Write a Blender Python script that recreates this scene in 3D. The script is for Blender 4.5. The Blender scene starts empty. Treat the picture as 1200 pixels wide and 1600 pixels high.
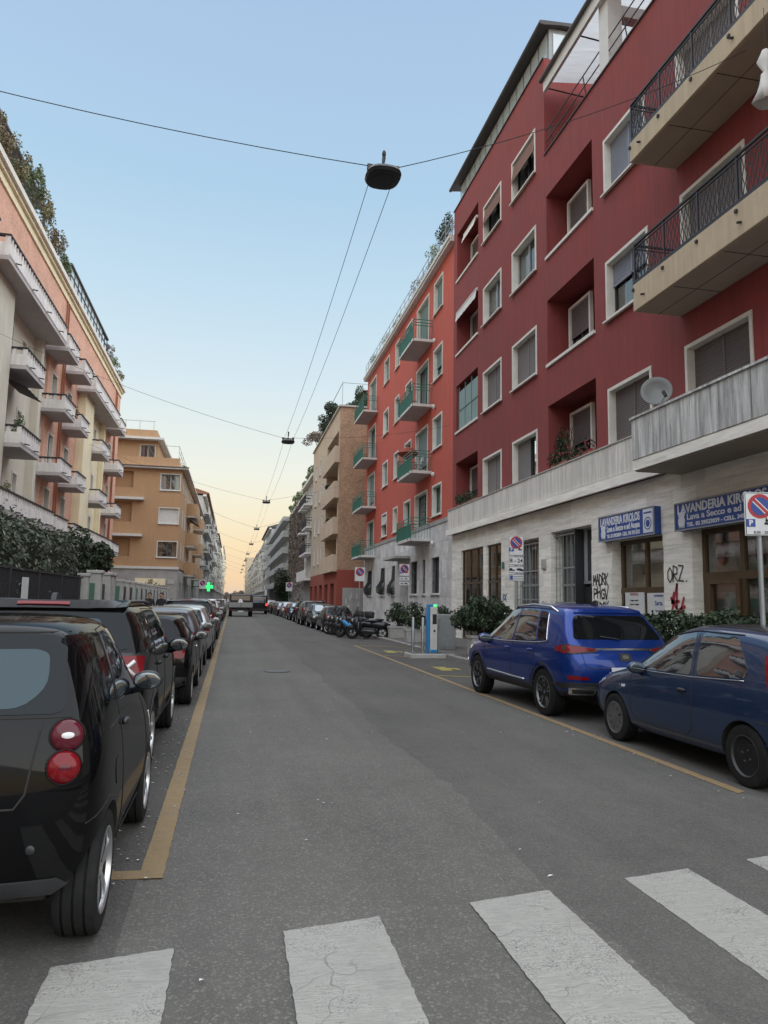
import bpy, bmesh, math, random
from mathutils import Vector, Matrix
from mathutils.bvhtree import BVHTree
from mathutils.geometry import delaunay_2d_cdt
random.seed(7)
SC = bpy.context.scene
COL = SC.collection
R = math.radians

# ---------------------------------------------------------------- camera
cd = bpy.data.cameras.new('camera'); cam = bpy.data.objects.new('camera', cd); COL.objects.link(cam)
yaw, pitch, roll = 0.20055, 0.12125, 0.01793
cy, sy, cp, sp = math.cos(yaw), math.sin(yaw), math.cos(pitch), math.sin(pitch)
fw = Vector((sy*cp, cy*cp, sp)); rt = Vector((cy, -sy, 0)); up = rt.cross(fw)
r2 = rt*math.cos(roll) + up*math.sin(roll); u2 = up*math.cos(roll) - rt*math.sin(roll)
m = Matrix(((r2.x, u2.x, -fw.x, 0), (r2.y, u2.y, -fw.y, 0), (r2.z, u2.z, -fw.z, 1.65), (0, 0, 0, 1)))
cam.matrix_world = m
cd.sensor_fit = 'HORIZONTAL'; cd.sensor_width = 36; cd.lens = 36*1150/1200
cd.clip_start = .05; cd.clip_end = 6000
SC.camera = cam

# ---------------------------------------------------------------- sky, light, exposure
SUN_EL, SUN_AZ = R(20), R(-90)
wd = bpy.data.worlds.new('World'); SC.world = wd; wd.use_nodes = True
nt = wd.node_tree; nt.nodes.clear()
sky = nt.nodes.new('ShaderNodeTexSky'); sky.sky_type = 'NISHITA'; sky.sun_disc = False
sky.sun_elevation = SUN_EL; sky.sun_rotation = SUN_AZ; sky.altitude = 100
sky.air_density = 1.5; sky.dust_density = 3.0; sky.ozone_density = 2.0
# evening gradient by height above the horizon, the same all round: peach, cream, pale blue, blue
geo = nt.nodes.new('ShaderNodeTexCoord'); sep = nt.nodes.new('ShaderNodeSeparateXYZ'); nt.links.new(geo.outputs['Generated'], sep.inputs[0])
ramp = nt.nodes.new('ShaderNodeValToRGB'); nt.links.new(sep.outputs[2], ramp.inputs[0])
def lin(c): return [(q/255/12.92 if q < 11 else ((q/255+.055)/1.055)**2.4) for q in c]
stops = [(0, (236, 212, 190)), (.025, (253, 219, 178)), (.07, (254, 230, 190)), (.115, (251, 240, 212)), (.165, (244, 245, 231)), (.285, (218, 235, 243)), (.39, (197, 224, 241)), (.50, (178, 211, 236)), (.66, (172, 200, 232)), (1, (140, 174, 216))]
el_ = ramp.color_ramp.elements
while len(el_) > 1: el_.remove(el_[-1])
for k_, (p_, c_) in enumerate(stops):
    e_ = el_[0] if k_ == 0 else el_.new(p_)
    e_.position = p_; e_.color = (*lin(c_), 1)
sc1 = nt.nodes.new('ShaderNodeVectorMath'); sc1.operation = 'SCALE'; nt.links.new(ramp.outputs[0], sc1.inputs[0]); sc1.inputs['Scale'].default_value = 7.2
mxw = nt.nodes.new('ShaderNodeMix'); mxw.data_type = 'RGBA'; mxw.inputs[0].default_value = .85
nt.links.new(sky.outputs[0], mxw.inputs[6]); nt.links.new(sc1.outputs[0], mxw.inputs[7])
bg = nt.nodes.new('ShaderNodeBackground'); bg.inputs['Strength'].default_value = .15
out = nt.nodes.new('ShaderNodeOutputWorld')
nt.links.new(mxw.outputs[2], bg.inputs[0]); nt.links.new(bg.outputs[0], out.inputs[0])
# added fill lamp: broad, soft light from overhead, stronger than the visible sky gives
sl = bpy.data.lights.new('soft_fill', 'SUN'); sl.energy = 4.8; sl.angle = R(134); sl.color = (1, .985, .96)
so = bpy.data.objects.new('soft_fill', sl); COL.objects.link(so); so.location = (0, 0, 60)
so.rotation_euler = (R(14), R(19), 0)
vs = SC.view_settings; vs.view_transform = 'Standard'; vs.look = 'None'; vs.exposure = 0; vs.gamma = 1; vs.use_curve_mapping = False
SC.cycles.max_bounces = 6; SC.cycles.transparent_max_bounces = 8
SC.cycles.sample_clamp_indirect = 4

# ---------------------------------------------------------------- object helpers
def link(o, parent=None):
    COL.objects.link(o)
    if parent is not None: o.parent = parent
    return o
def tag(o, label=None, cat=None, group=None, kind=None):
    if label: o['label'] = label
    if cat: o['category'] = cat
    if group: o['group'] = group
    if kind: o['kind'] = kind
    return o
def thing(name, label, cat, loc=(0, 0, 0), rz=0, group=None):
    o = link(bpy.data.objects.new(name, None)); o.empty_display_size = .3
    o.location = loc; o.rotation_euler = (0, 0, rz)
    return tag(o, label, cat, group)
def inst(name, me, parent=None, loc=(0, 0, 0), rot=(0, 0, 0), kind=None, label=None):
    o = link(bpy.data.objects.new(name, me), parent); o.location = loc; o.rotation_euler = rot
    return tag(o, label, None, None, kind)
KIDS = {}
def copy_tree(o, parent=None, swap=None):
    c = o.copy(); COL.objects.link(c)
    if parent is not None: c.parent = parent
    for ch in o.children: copy_tree(ch, c, swap)
    if swap and o.type == 'MESH':
        for i, s in enumerate(o.data.materials):
            if s and s.name in swap:
                c.material_slots[i].link = 'OBJECT'; c.material_slots[i].material = swap[s.name]
    return c

class MB:
    def __init__(s): s.v = []; s.f = []; s.m = []; s.mi = 0
    def add(s, vs, fs):
        n = len(s.v); s.v += [tuple(p) for p in vs]
        for f in fs: s.f.append(tuple(i+n for i in f)); s.m.append(s.mi)
        return s
    def box(s, x0, x1, y0, y1, z0, z1):
        if x0 > x1: x0, x1 = x1, x0
        if y0 > y1: y0, y1 = y1, y0
        if z0 > z1: z0, z1 = z1, z0
        return s.add([(x0,y0,z0),(x1,y0,z0),(x1,y1,z0),(x0,y1,z0),(x0,y0,z1),(x1,y0,z1),(x1,y1,z1),(x0,y1,z1)],
                     [(0,3,2,1),(4,5,6,7),(0,1,5,4),(1,2,6,5),(2,3,7,6),(3,0,4,7)])
    def bbox(s, x0, x1, y0, y1, z0, z1, b=.01):
        """box with chamfered edges"""
        if x0 > x1: x0, x1 = x1, x0
        if y0 > y1: y0, y1 = y1, y0
        bm = bmesh.new(); bmesh.ops.create_cube(bm, size=1)
        for v in bm.verts: v.co = Vector(((x0+x1)/2+v.co.x*(x1-x0), (y0+y1)/2+v.co.y*(y1-y0), (z0+z1)/2+v.co.z*(z1-z0)))
        bmesh.ops.bevel(bm, geom=list(bm.edges), offset=b, segments=2, affect='EDGES', profile=.5)
        return s.frombm(bm)
    def frombm(s, bm):
        bm.verts.index_update()
        s.add([v.co for v in bm.verts], [[v.index for v in f.verts] for f in bm.faces]); bm.free(); return s
    def quad(s, a, b, c, d): return s.add([a, b, c, d], [(0, 1, 2, 3)])
    def tube(s, pts, r, n=6, cap=True):
        pts = [Vector(p) for p in pts]; k = len(pts); rs = r if isinstance(r, (list, tuple)) else [r]*k
        vs = []; prev = None
        for i, p in enumerate(pts):
            d = (pts[min(i+1, k-1)]-pts[max(i-1, 0)])
            if d.length < 1e-9: d = Vector((0, 0, 1))
            d.normalize()
            if prev is None:
                a = Vector((0, 0, 1)) if abs(d.z) < .9 else Vector((1, 0, 0))
                e1 = d.cross(a).normalized()
            else: e1 = (prev - d*prev.dot(d)); e1 = e1.normalized() if e1.length > 1e-6 else d.orthogonal().normalized()
            prev = e1; e2 = d.cross(e1)
            for j in range(n):
                t = 2*math.pi*(j+.5)/n; vs.append(p + (e1*math.cos(t)+e2*math.sin(t))*rs[i])
        fs = [(i*n+j, i*n+(j+1) % n, (i+1)*n+(j+1) % n, (i+1)*n+j) for i in range(k-1) for j in range(n)]
        if cap: fs += [tuple(range(n-1, -1, -1)), tuple((k-1)*n+j for j in range(n))]
        return s.add(vs, fs)
    def cyl(s, p0, p1, r, n=16, r1=None): return s.tube([p0, p1], [r, r if r1 is None else r1], n)
    def lathe(s, prof, n=24, c=(0, 0, 0), axis='z', close=False):
        """prof: (radius, height) pairs along axis"""
        vs = []
        for (r, h) in prof:
            for j in range(n):
                t = 2*math.pi*j/n; a, b = r*math.cos(t), r*math.sin(t)
                p = (a, b, h) if axis == 'z' else ((h, a, b) if axis == 'x' else (b, h, a))
                vs.append((p[0]+c[0], p[1]+c[1], p[2]+c[2]))
        k = len(prof)
        fs = [(i*n+j, i*n+(j+1) % n, (i+1)*n+(j+1) % n, (i+1)*n+j) for i in range(k-1) for j in range(n)]
        if close: fs += [((k-1)*n+j, (k-1)*n+(j+1) % n, (j+1) % n, j) for j in range(n)]
        else: fs += [tuple(range(n-1, -1, -1)), tuple((k-1)*n+j for j in range(n))]
        return s.add(vs, fs)
    def ell(s, c, r, n=14, m_=9, M=None):
        vs = []; 
        for i in range(m_+1):
            a = math.pi*i/m_
            for j in range(n):
                t = 2*math.pi*j/n; p = Vector((math.sin(a)*math.cos(t)*r[0], math.sin(a)*math.sin(t)*r[1], math.cos(a)*r[2]))
                if M: p = M @ p
                vs.append(p+Vector(c))
        fs = [(i*n+j, (i+1)*n+j, (i+1)*n+(j+1) % n, i*n+(j+1) % n) for i in range(m_) for j in range(n)]
        return s.add(vs, fs)
    def prism(s, poly, axis, a0, a1):
        """extrude a 2D polygon along axis: x->(y,z), y->(x,z), z->(x,y)"""
        def P(p, a): return (a, p[0], p[1]) if axis == 'x' else ((p[0], a, p[1]) if axis == 'y' else (p[0], p[1], a))
        n = len(poly)
        return s.add([P(p, a0) for p in poly]+[P(p, a1) for p in poly],
                     [tuple(range(n)), tuple(range(2*n-1, n-1, -1))]+[(i, i+n, (i+1) % n+n, (i+1) % n) for i in range(n)])
    def mesh(s, name, mats, smooth=False, fix=True, angle=None):
        me = bpy.data.meshes.new(name); me.from_pydata(s.v, [], s.f)
        for mm in (mats if isinstance(mats, (list, tuple)) else [mats]): me.materials.append(mm)
        if any(s.m): me.polygons.foreach_set('material_index', s.m)
        if fix:
            bm = bmesh.new(); bm.from_mesh(me); bmesh.ops.recalc_face_normals(bm, faces=bm.faces); bm.to_mesh(me); bm.free()
        if smooth:
            me.polygons.foreach_set('use_smooth', [True]*len(me.polygons))
            if angle: me.set_sharp_from_angle(angle=R(angle))
        me.update(); return me
    def build(s, name, mats, parent=None, smooth=False, loc=(0, 0, 0), rot=(0, 0, 0), kind=None, label=None, fix=True, angle=None):
        return inst(name, s.mesh(name, mats, smooth, fix, angle), parent, loc, rot, kind, label)

# ---------------------------------------------------------------- materials
def newmat(name):
    mt = bpy.data.materials.new(name); mt.use_nodes = True; nt = mt.node_tree
    return mt, nt, nt.nodes['Principled BSDF'], nt.nodes, nt.links
def inp(b, **k):
    for n, v in k.items(): b.inputs[n.replace('_', ' ')].default_value = v
def noise(N, L, co, scale, detail=4, rough=.6, dist=0):
    n = N.new('ShaderNodeTexNoise'); n.inputs['Scale'].default_value = scale; n.inputs['Detail'].default_value = detail
    n.inputs['Roughness'].default_value = rough; n.inputs['Distortion'].default_value = dist; L.new(co, n.inputs['Vector']); return n.outputs['Fac']
def maprange(N, L, v, a, b, c, d):
    n = N.new('ShaderNodeMapRange'); L.new(v, n.inputs[0])
    for i, q in enumerate((a, b, c, d)): n.inputs[i+1].default_value = q
    return n.outputs[0]
def mathn(N, L, op, a, b=None):
    n = N.new('ShaderNodeMath'); n.operation = op
    for i, q in enumerate((a, b)):
        if q is None: continue
        if isinstance(q, (int, float)): n.inputs[i].default_value = q
        else: L.new(q, n.inputs[i])
    return n.outputs[0]
def mixc(N, L, fac, a, b, mode='MIX'):
    n = N.new('ShaderNodeMix'); n.data_type = 'RGBA'; n.blend_type = mode
    for i, q in ((0, fac), (6, a), (7, b)):
        if isinstance(q, (int, float)): n.inputs[i].default_value = q
        elif isinstance(q, tuple): n.inputs[i].default_value = (*q, 1) if len(q) == 3 else q
        else: L.new(q, n.inputs[i])
    return n.outputs[2]
def coords(N, L, scale=(1, 1, 1), kind='Object'):
    t = N.new('ShaderNodeTexCoord'); mp = N.new('ShaderNodeMapping'); mp.inputs['Scale'].default_value = scale
    L.new(t.outputs[kind], mp.inputs[0]); return mp.outputs[0]
def bump(N, L, b, h, strength=.3, dist=.01):
    n = N.new('ShaderNodeBump'); n.inputs['Strength'].default_value = strength; n.inputs['Distance'].default_value = dist
    L.new(h, n.inputs['Height']); L.new(n.outputs[0], b.inputs['Normal'])
def mat(name, col, rough=.7, var=.12, scale=3, fine=60, bmp=0, metal=0, spec=.5, coat=0, streak=0, stretch=(1, 1, 1), dirt=None, dirtamt=0, rv=.1, each=0):
    """general weathered surface: large and fine tone noise, optional vertical streaks and dirt"""
    mt, nt, b, N, L = newmat(name)
    inp(b, Roughness=rough, Metallic=metal); b.inputs['Specular IOR Level'].default_value = spec
    b.inputs['Coat Weight'].default_value = coat; b.inputs['Coat Roughness'].default_value = .04
    co = coords(N, L, stretch)
    a = noise(N, L, co, scale, 5, .65); f = noise(N, L, co, fine, 3)
    t = mathn(N, L, 'ADD', maprange(N, L, a, .3, .7, 1-var, 1+var), maprange(N, L, f, .3, .7, -var*.5, var*.5))
    if streak:
        sc = coords(N, L, (5, 5, .35)); st = noise(N, L, sc, 1.3, 6, .7)
        t = mathn(N, L, 'MULTIPLY', t, maprange(N, L, st, .38, .7, 1, 1-streak))
    if each:
        oi = N.new('ShaderNodeObjectInfo'); t = mathn(N, L, 'MULTIPLY', t, maprange(N, L, oi.outputs['Random'], 0, 1, 1-each, 1+each))
    v = N.new('ShaderNodeCombineColor')
    for i in range(3): L.new(t, v.inputs[i])
    c = mixc(N, L, 1.0, tuple(col), v.outputs[0], 'MULTIPLY')
    if dirt:
        dn = noise(N, L, co, scale*.6+.2, 8, .7, .4)
        c = mixc(N, L, maprange(N, L, dn, .48, .72, 0, dirtamt), c, tuple(dirt))
    L.new(c, b.inputs['Base Color'])
    if rv: L.new(maprange(N, L, a, .3, .7, max(rough-rv, .02), min(rough+rv, 1)), b.inputs['Roughness'])
    if bmp: bump(N, L, b, f, bmp, .006)
    return mt
def plain(name, col, rough=.5, metal=0, spec=.5, coat=0): return mat(name, col, rough, .06, 6, 90, 0, metal, spec, coat, rv=.04)
def emit(name, col, st):
    mt, nt, b, N, L = newmat(name); inp(b, Base_Color=(*col, 1)); b.inputs['Emission Color'].default_value = (*col, 1); b.inputs['Emission Strength'].default_value = st
    f = noise(N, L, coords(N, L), 30, 2); L.new(maprange(N, L, f, 0, 1, st*.85, st*1.15), b.inputs['Emission Strength'])
    return mt
def glassy(name, col=(.012, .015, .018), refl=.25, rough=.03, tint=(.9, .95, 1), blend=.35):
    """dark reflective pane: mirror layer over a dark ground, stronger at grazing angles"""
    mt, nt, b, N, L = newmat(name); inp(b, Base_Color=(*col, 1), Roughness=.6); b.inputs['Specular IOR Level'].default_value = 0
    g = N.new('ShaderNodeBsdfGlossy'); g.inputs['Roughness'].default_value = rough; g.inputs['Color'].default_value = (*tint, 1)
    lw = N.new('ShaderNodeLayerWeight'); lw.inputs['Blend'].default_value = blend
    f = maprange(N, L, lw.outputs['Fresnel'], 0, 1, refl*.6, 1)
    mx = N.new('ShaderNodeMixShader'); L.new(f, mx.inputs[0]); L.new(b.outputs[0], mx.inputs[1]); L.new(g.outputs[0], mx.inputs[2])
    wob = noise(N, L, coords(N, L), 1.1, 2); bn = N.new('ShaderNodeBump'); bn.inputs['Strength'].default_value = .05; bn.inputs['Distance'].default_value = .03
    L.new(wob, bn.inputs['Height']); L.new(bn.outputs[0], g.inputs['Normal'])
    L.new(mx.outputs[0], N['Material Output'].inputs[0]); return mt
def clearglass(name, refl=.12, tint=(.75, .82, .82)):
    """see-through pane with a mirror layer"""
    mt, nt, b, N, L = newmat(name)
    tr = N.new('ShaderNodeBsdfTransparent'); tr.inputs[0].default_value = (*tint, 1)
    g = N.new('ShaderNodeBsdfGlossy'); g.inputs['Roughness'].default_value = .02
    lw = N.new('ShaderNodeLayerWeight'); lw.inputs['Blend'].default_value = .3
    wob = noise(N, L, coords(N, L), .9, 2); bn = N.new('ShaderNodeBump'); bn.inputs['Strength'].default_value = .06; bn.inputs['Distance'].default_value = .03
    L.new(wob, bn.inputs['Height']); L.new(bn.outputs[0], g.inputs['Normal'])
    f = maprange(N, L, lw.outputs['Fresnel'], 0, 1, refl, 1)
    mx = N.new('ShaderNodeMixShader'); L.new(f, mx.inputs[0]); L.new(tr.outputs[0], mx.inputs[1]); L.new(g.outputs[0], mx.inputs[2])
    L.new(mx.outputs[0], N['Material Output'].inputs[0]); return mt
def asphalt(name, base, spk=.5):
    mt, nt, b, N, L = newmat(name); co = coords(N, L)
    big = noise(N, L, co, .35, 5, .6); mid = noise(N, L, co, 5, 5, .7); fine = noise(N, L, co, 130, 3, .8)
    st = coords(N, L, (2.2, .12, 1)); lane = noise(N, L, st, 1, 4, .6)
    vo = N.new('ShaderNodeTexVoronoi'); vo.inputs['Scale'].default_value = 85; L.new(co, vo.inputs['Vector'])
    sp = maprange(N, L, vo.outputs['Color'], .62, .95, 0, 1)
    t = mathn(N, L, 'ADD', maprange(N, L, big, .3, .7, .82, 1.14), maprange(N, L, mid, .25, .75, -.1, .1))
    t = mathn(N, L, 'ADD', t, maprange(N, L, fine, .3, .7, -.42, .42)); t = mathn(N, L, 'ADD', t, maprange(N, L, lane, .3, .7, -.12, .1))
    t = mathn(N, L, 'ADD', t, mathn(N, L, 'MULTIPLY', sp, spk))
    v = N.new('ShaderNodeCombineColor')
    for i in range(3): L.new(t, v.inputs[i])
    L.new(mixc(N, L, 1.0, base, v.outputs[0], 'MULTIPLY'), b.inputs['Base Color']); inp(b, Roughness=.82); b.inputs['Specular IOR Level'].default_value = .35
    h = mathn(N, L, 'ADD', fine, mathn(N, L, 'MULTIPLY', vo.outputs['Distance'], .8)); bump(N, L, b, h, .6, .006); return mt
def paint(name, col, under, wear=.5, crack=True):
    """road paint: brushed grain, cracks and worn spots that show the asphalt"""
    mt, nt, b, N, L = newmat(name); co = coords(N, L)
    br = noise(N, L, coords(N, L, (6, 60, 1)), 1.6, 5, .7, 1.2); big = noise(N, L, co, 2.2, 5, .7); fine = noise(N, L, co, 90, 4, .8)
    t = mathn(N, L, 'ADD', maprange(N, L, br, .3, .7, .72, 1.12), maprange(N, L, big, .3, .7, -.2, .12))
    v = N.new('ShaderNodeCombineColor')
    for i in range(3): L.new(t, v.inputs[i])
    c = mixc(N, L, 1.0, col, v.outputs[0], 'MULTIPLY')
    w = mathn(N, L, 'ADD', mathn(N, L, 'MULTIPLY', fine, .65), mathn(N, L, 'MULTIPLY', big, .5))
    msk = maprange(N, L, w, .59+.1*(1-wear), .72, 0, 1)
    if crack:
        dn = N.new('ShaderNodeTexNoise'); dn.inputs['Scale'].default_value = 3; L.new(co, dn.inputs['Vector'])
        ad = N.new('ShaderNodeMixRGB'); ad.inputs[0].default_value = .25; L.new(co, ad.inputs[1]); L.new(dn.outputs['Color'], ad.inputs[2])
        vo = N.new('ShaderNodeTexVoronoi'); vo.feature = 'DISTANCE_TO_EDGE'; vo.inputs['Scale'].default_value = 2.3; L.new(ad.outputs[0], vo.inputs['Vector'])
        ck = maprange(N, L, vo.outputs['Distance'], .001, .0045, .8, 0)
        gate = maprange(N, L, noise(N, L, co, 1.7, 2), .42, .55, 0, .9)
        msk = mathn(N, L, 'MAXIMUM', msk, mathn(N, L, 'MULTIPLY', ck, gate))
    L.new(mixc(N, L, msk, c, under), b.inputs['Base Color']); inp(b, Roughness=.7)
    bump(N, L, b, mathn(N, L, 'SUBTRACT', br, msk), .5, .004); return mt
def leafmat(name, c0, c1, c2):
    mt, nt, b, N, L = newmat(name); t = N.new('ShaderNodeNewGeometry')
    r = N.new('ShaderNodeValToRGB'); L.new(t.outputs['Random Per Island'], r.inputs[0])
    e = r.color_ramp.elements; e[0].color = (*c0, 1); e[1].color = (*c2, 1); e[1].position = 1; m_ = e.new(.5); m_.color = (*c1, 1)
    n = noise(N, L, coords(N, L), 1.4, 3); v = N.new('ShaderNodeCombineColor')
    for i in range(3): L.new(maprange(N, L, n, .3, .7, .65, 1.3), v.inputs[i])
    L.new(mixc(N, L, 1.0, r.outputs[0], v.outputs[0], 'MULTIPLY'), b.inputs['Base Color']); inp(b, Roughness=.55)
    b.inputs['Specular IOR Level'].default_value = .4; return mt
def brickmat(name, c1, c2, mortar, scale, bmp=.4, w=.5, h=.25, rot=False):
    """bricks too far off to model: small courses with tone per brick; uses x (along the wall) and z"""
    mt, nt, b, N, L = newmat(name); tc = N.new('ShaderNodeTexCoord'); sx = N.new('ShaderNodeSeparateXYZ'); L.new(tc.outputs['Object'], sx.inputs[0])
    cb = N.new('ShaderNodeCombineXYZ'); L.new(mathn(N, L, 'ADD', sx.outputs[0], sx.outputs[1]), cb.inputs[0]); L.new(sx.outputs[2], cb.inputs[1])
    br = N.new('ShaderNodeTexBrick'); L.new(cb.outputs[0], br.inputs[0])
    for k, q in (('Color1', c1), ('Color2', c2), ('Mortar', mortar)): br.inputs[k].default_value = (*q, 1)
    br.inputs['Scale'].default_value = scale; br.inputs['Mortar Size'].default_value = .02; br.inputs['Brick Width'].default_value = w; br.inputs['Row Height'].default_value = h
    n = noise(N, L, tc.outputs['Object'], .8, 6, .7); v = N.new('ShaderNodeCombineColor')
    n2 = noise(N, L, tc.outputs['Object'], 9, 3, .7)
    q = mathn(N, L, 'ADD', maprange(N, L, n, .3, .7, .82, 1.15), maprange(N, L, n2, .3, .7, -.12, .12))
    for i in range(3): L.new(q, v.inputs[i])
    L.new(mixc(N, L, 1.0, br.outputs['Color'], v.outputs[0], 'MULTIPLY'), b.inputs['Base Color']); inp(b, Roughness=.85)
    return mt

M = {}
M['asphalt'] = asphalt('asphalt', (.099, .094, .084), .8); M['asphalt_old'] = asphalt('old_asphalt', (.074, .069, .063), .6)
M['sidewalk'] = asphalt('pavement_asphalt', (.105, .098, .09), .3)
M['asphalt_fine'] = asphalt('smooth_asphalt', (.088, .083, .075), .45); M['blind'] = mat('bounce_toned_blind', (.45, .33, .31), .7, .1, 3, 50)  # the blind's pinkish colour stands in for light bounced off the red wall
M['kerb'] = mat('kerb_granite', (.24, .225, .21), .8, .2, 2, 150, .4, dirt=(.1, .095, .09), dirtamt=.5)
M['white_paint'] = paint('white_road_paint', (.325, .315, .285), (.12, .112, .105), .85)
M['yellow_paint'] = paint('yellow_road_paint', (.265, .18, .085), (.11, .10, .09), .85)
M['yellow_bright'] = paint('bright_yellow_road_paint', (.36, .30, .06), (.10, .09, .08), .8, False)
M['darkred'] = mat('dark_red_plaster', (.25, .050, .046), .88, .12, .7, 45, .25, streak=.2, dirt=(.17, .035, .038), dirtamt=.35)
M['lightred'] = mat('coral_red_plaster', (.52, .105, .07), .88, .09, .6, 45, .25, streak=.16, dirt=(.42, .085, .06), dirtamt=.35)
M['trav'] = mat('travertine', (.80, .77, .70), .75, .13, 2.2, 40, .3, stretch=(.5, 1, 5), dirt=(.26, .24, .21), dirtamt=.45, each=.1)
M['trav_v'] = mat('vertical_travertine', (.72, .69, .63), .75, .14, 3, 40, .3, stretch=(6, 1, .5), streak=.35, dirt=(.3, .29, .27), dirtamt=.3, each=.06)
M['trav_stain'] = mat('stained_travertine', (.62, .62, .60), .8, .25, 2.4, 30, .3, stretch=(5, 1, .35), streak=.55, dirt=(.09, .09, .09), dirtamt=.85, each=.08)
M['marble'] = mat('grey_marble', (.60, .59, .58), .6, .16, 1.8, 12, .1, dirt=(.26, .27, .29), dirtamt=.6, each=.14)
M['stone'] = mat('pale_stone_trim', (.66, .63, .57), .75, .1, 3, 50, .15)
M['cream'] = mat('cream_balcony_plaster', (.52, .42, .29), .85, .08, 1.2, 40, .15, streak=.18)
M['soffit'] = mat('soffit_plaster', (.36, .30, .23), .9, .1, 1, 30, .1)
M['shutter'] = mat('grey_roller_shutter', (.20, .18, .175), .6, .08, 2, 40)
M['shutter_dk'] = mat('dark_roller_shutter', (.13, .105, .10), .6, .08, 2, 40)
M['shutter_b'] = mat('blue_grey_roller_shutter', (.24, .26, .31), .55, .08, 2, 40)
M['shutter_g'] = mat('pale_green_roller_shutter', (.22, .30, .29), .6, .08, 2, 40)
M['iron'] = mat('black_iron', (.025, .025, .03), .5, .2, 8, 80, .1)
M['green_iron'] = mat('green_painted_iron', (.04, .16, .12), .5, .15, 6, 60)
M['green_panel'] = mat('green_railing_panel', (.05, .20, .14), .5, .12, 3, 60)
M['grey_iron'] = mat('grey_painted_iron', (.28, .29, .29), .5, .12, 6, 60, metal=.2)
M['wood'] = mat('brown_window_wood', (.10, .06, .035), .5, .2, 2, 40, .1, stretch=(6, 6, 1))
M['bronze'] = mat('bronze_shop_frame', (.11, .075, .042), .4, .15, 4, 60, metal=.4)
M['white_trim'] = mat('white_painted_trim', (.58, .57, .54), .55, .08, 3, 50)
M['concrete'] = mat('pale_concrete', (.42, .41, .39), .85, .15, 2, 60, .3, dirt=(.2, .19, .18), dirtamt=.4)
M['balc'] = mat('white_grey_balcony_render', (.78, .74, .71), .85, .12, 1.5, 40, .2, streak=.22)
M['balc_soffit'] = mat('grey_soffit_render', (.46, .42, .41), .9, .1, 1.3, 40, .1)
M['beige'] = mat('beige_plaster', (.66, .61, .51), .88, .09, .8, 40, .15, streak=.15)
M['creamwall'] = mat('pale_yellow_plaster', (.84, .74, .52), .88, .08, .8, 40, .15, streak=.15)
M['brick_l'] = brickmat('pink_brick', (.68, .36, .25), (.57, .28, .19), (.58, .44, .36), 3.8)
M['brick_t'] = brickmat('tan_brick', (.42, .265, .165), (.28, .165, .10), (.36, .27, .19), 3.0)
M['tan'] = mat('tan_plaster', (.52, .41, .30), .88, .1, .8, 40, .15, streak=.15)
M['orange'] = mat('ochre_orange_plaster', (.43, .265, .145), .88, .07, .7, 40, .15, streak=.12)
M['redground'] = mat('brick_red_ground_floor', (.27, .06, .04), .85, .1, 1.2, 40, .2)
M['grey_wall'] = mat('grey_render', (.33, .32, .31), .85, .15, 1, 30, .2, dirt=(.15, .15, .15), dirtamt=.5)
M['roof'] = mat('dark_roof', (.07, .065, .065), .7, .2, 3, 40)
M['tile'] = mat('red_roof_tile', (.22, .10, .06), .8, .2, 3, 20)
M['glass'] = glassy('window_glass'); M['carglass'] = glassy('car_glass', (.012, .016, .02), .28, .015)
M['carglass_sky'] = glassy('sky_toned_car_glass', (.024, .042, .05), .04, .03, (.85, .95, 1), .22); M['carglass_dk'] = glassy('dark_car_glass', (.006, .007, .008), .015, .02, blend=.2)  # the paler glass colour stands in for sky reflected in rear windows
M['shopglass'] = clearglass('shop_glass', .2); M['greenhouse'] = glassy('conservatory_glass', (.46, .52, .52), .15, .05)
M['curtain'] = mat('pale_curtain', (.50, .47, .44), .9, .25, 2, 20, stretch=(8, 8, .3))
M['dark'] = plain('dark_interior', (.02, .019, .018), .9); M['black'] = plain('black_plastic', (.018, .018, .02), .45)
M['dkgrey'] = mat('dark_grey_plastic', (.022, .022, .024), .65, .15, 10, 150, .2)
M['rubber'] = mat('tyre_rubber', (.013, .013, .013), .9, .2, 12, 120, .3, spec=.2, dirt=(.04, .037, .034), dirtamt=.4)
M['chrome'] = plain('chrome', (.7, .71, .73), .16, 1); M['alloy'] = plain('alloy_rim', (.52, .53, .55), .3, .9)
M['alloy_dk'] = plain('dark_alloy_rim', (.16, .165, .175), .4, .7)
M['steel'] = mat('brushed_steel', (.45, .46, .47), .35, .1, 5, 90, metal=.9); M['steelblk'] = mat('black_steel_rim', (.03, .03, .032), .5, .2, 8, 60)
M['hub'] = mat('worn_hubcap', (.13, .13, .13), .45, .2, 10, 80, metal=.5)
M['redlens'] = mat('red_lens', (.15, .004, .008), .2, .1, 20, 90, spec=.2, coat=.35); M['pinklens'] = mat('smoky_red_lens', (.085, .010, .018), .2, .1, 20, 90, spec=.2, coat=.4)
M['clearlens'] = plain('clear_lens', (.62, .62, .62), .15, coat=1); M['amber'] = plain('amber_lens', (.6, .2, .02), .2, coat=1)
M['litred'] = emit('lit_tail_light', (1, .04, .03), 3); M['litgreen'] = emit('lit_green_cross', (.05, 1, .25), .9)
M['warmlight'] = emit('warm_lamp', (1, .8, .4), 3); M['greenled'] = emit('green_status_light', (.1, 1, .2), 1.6)
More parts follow.
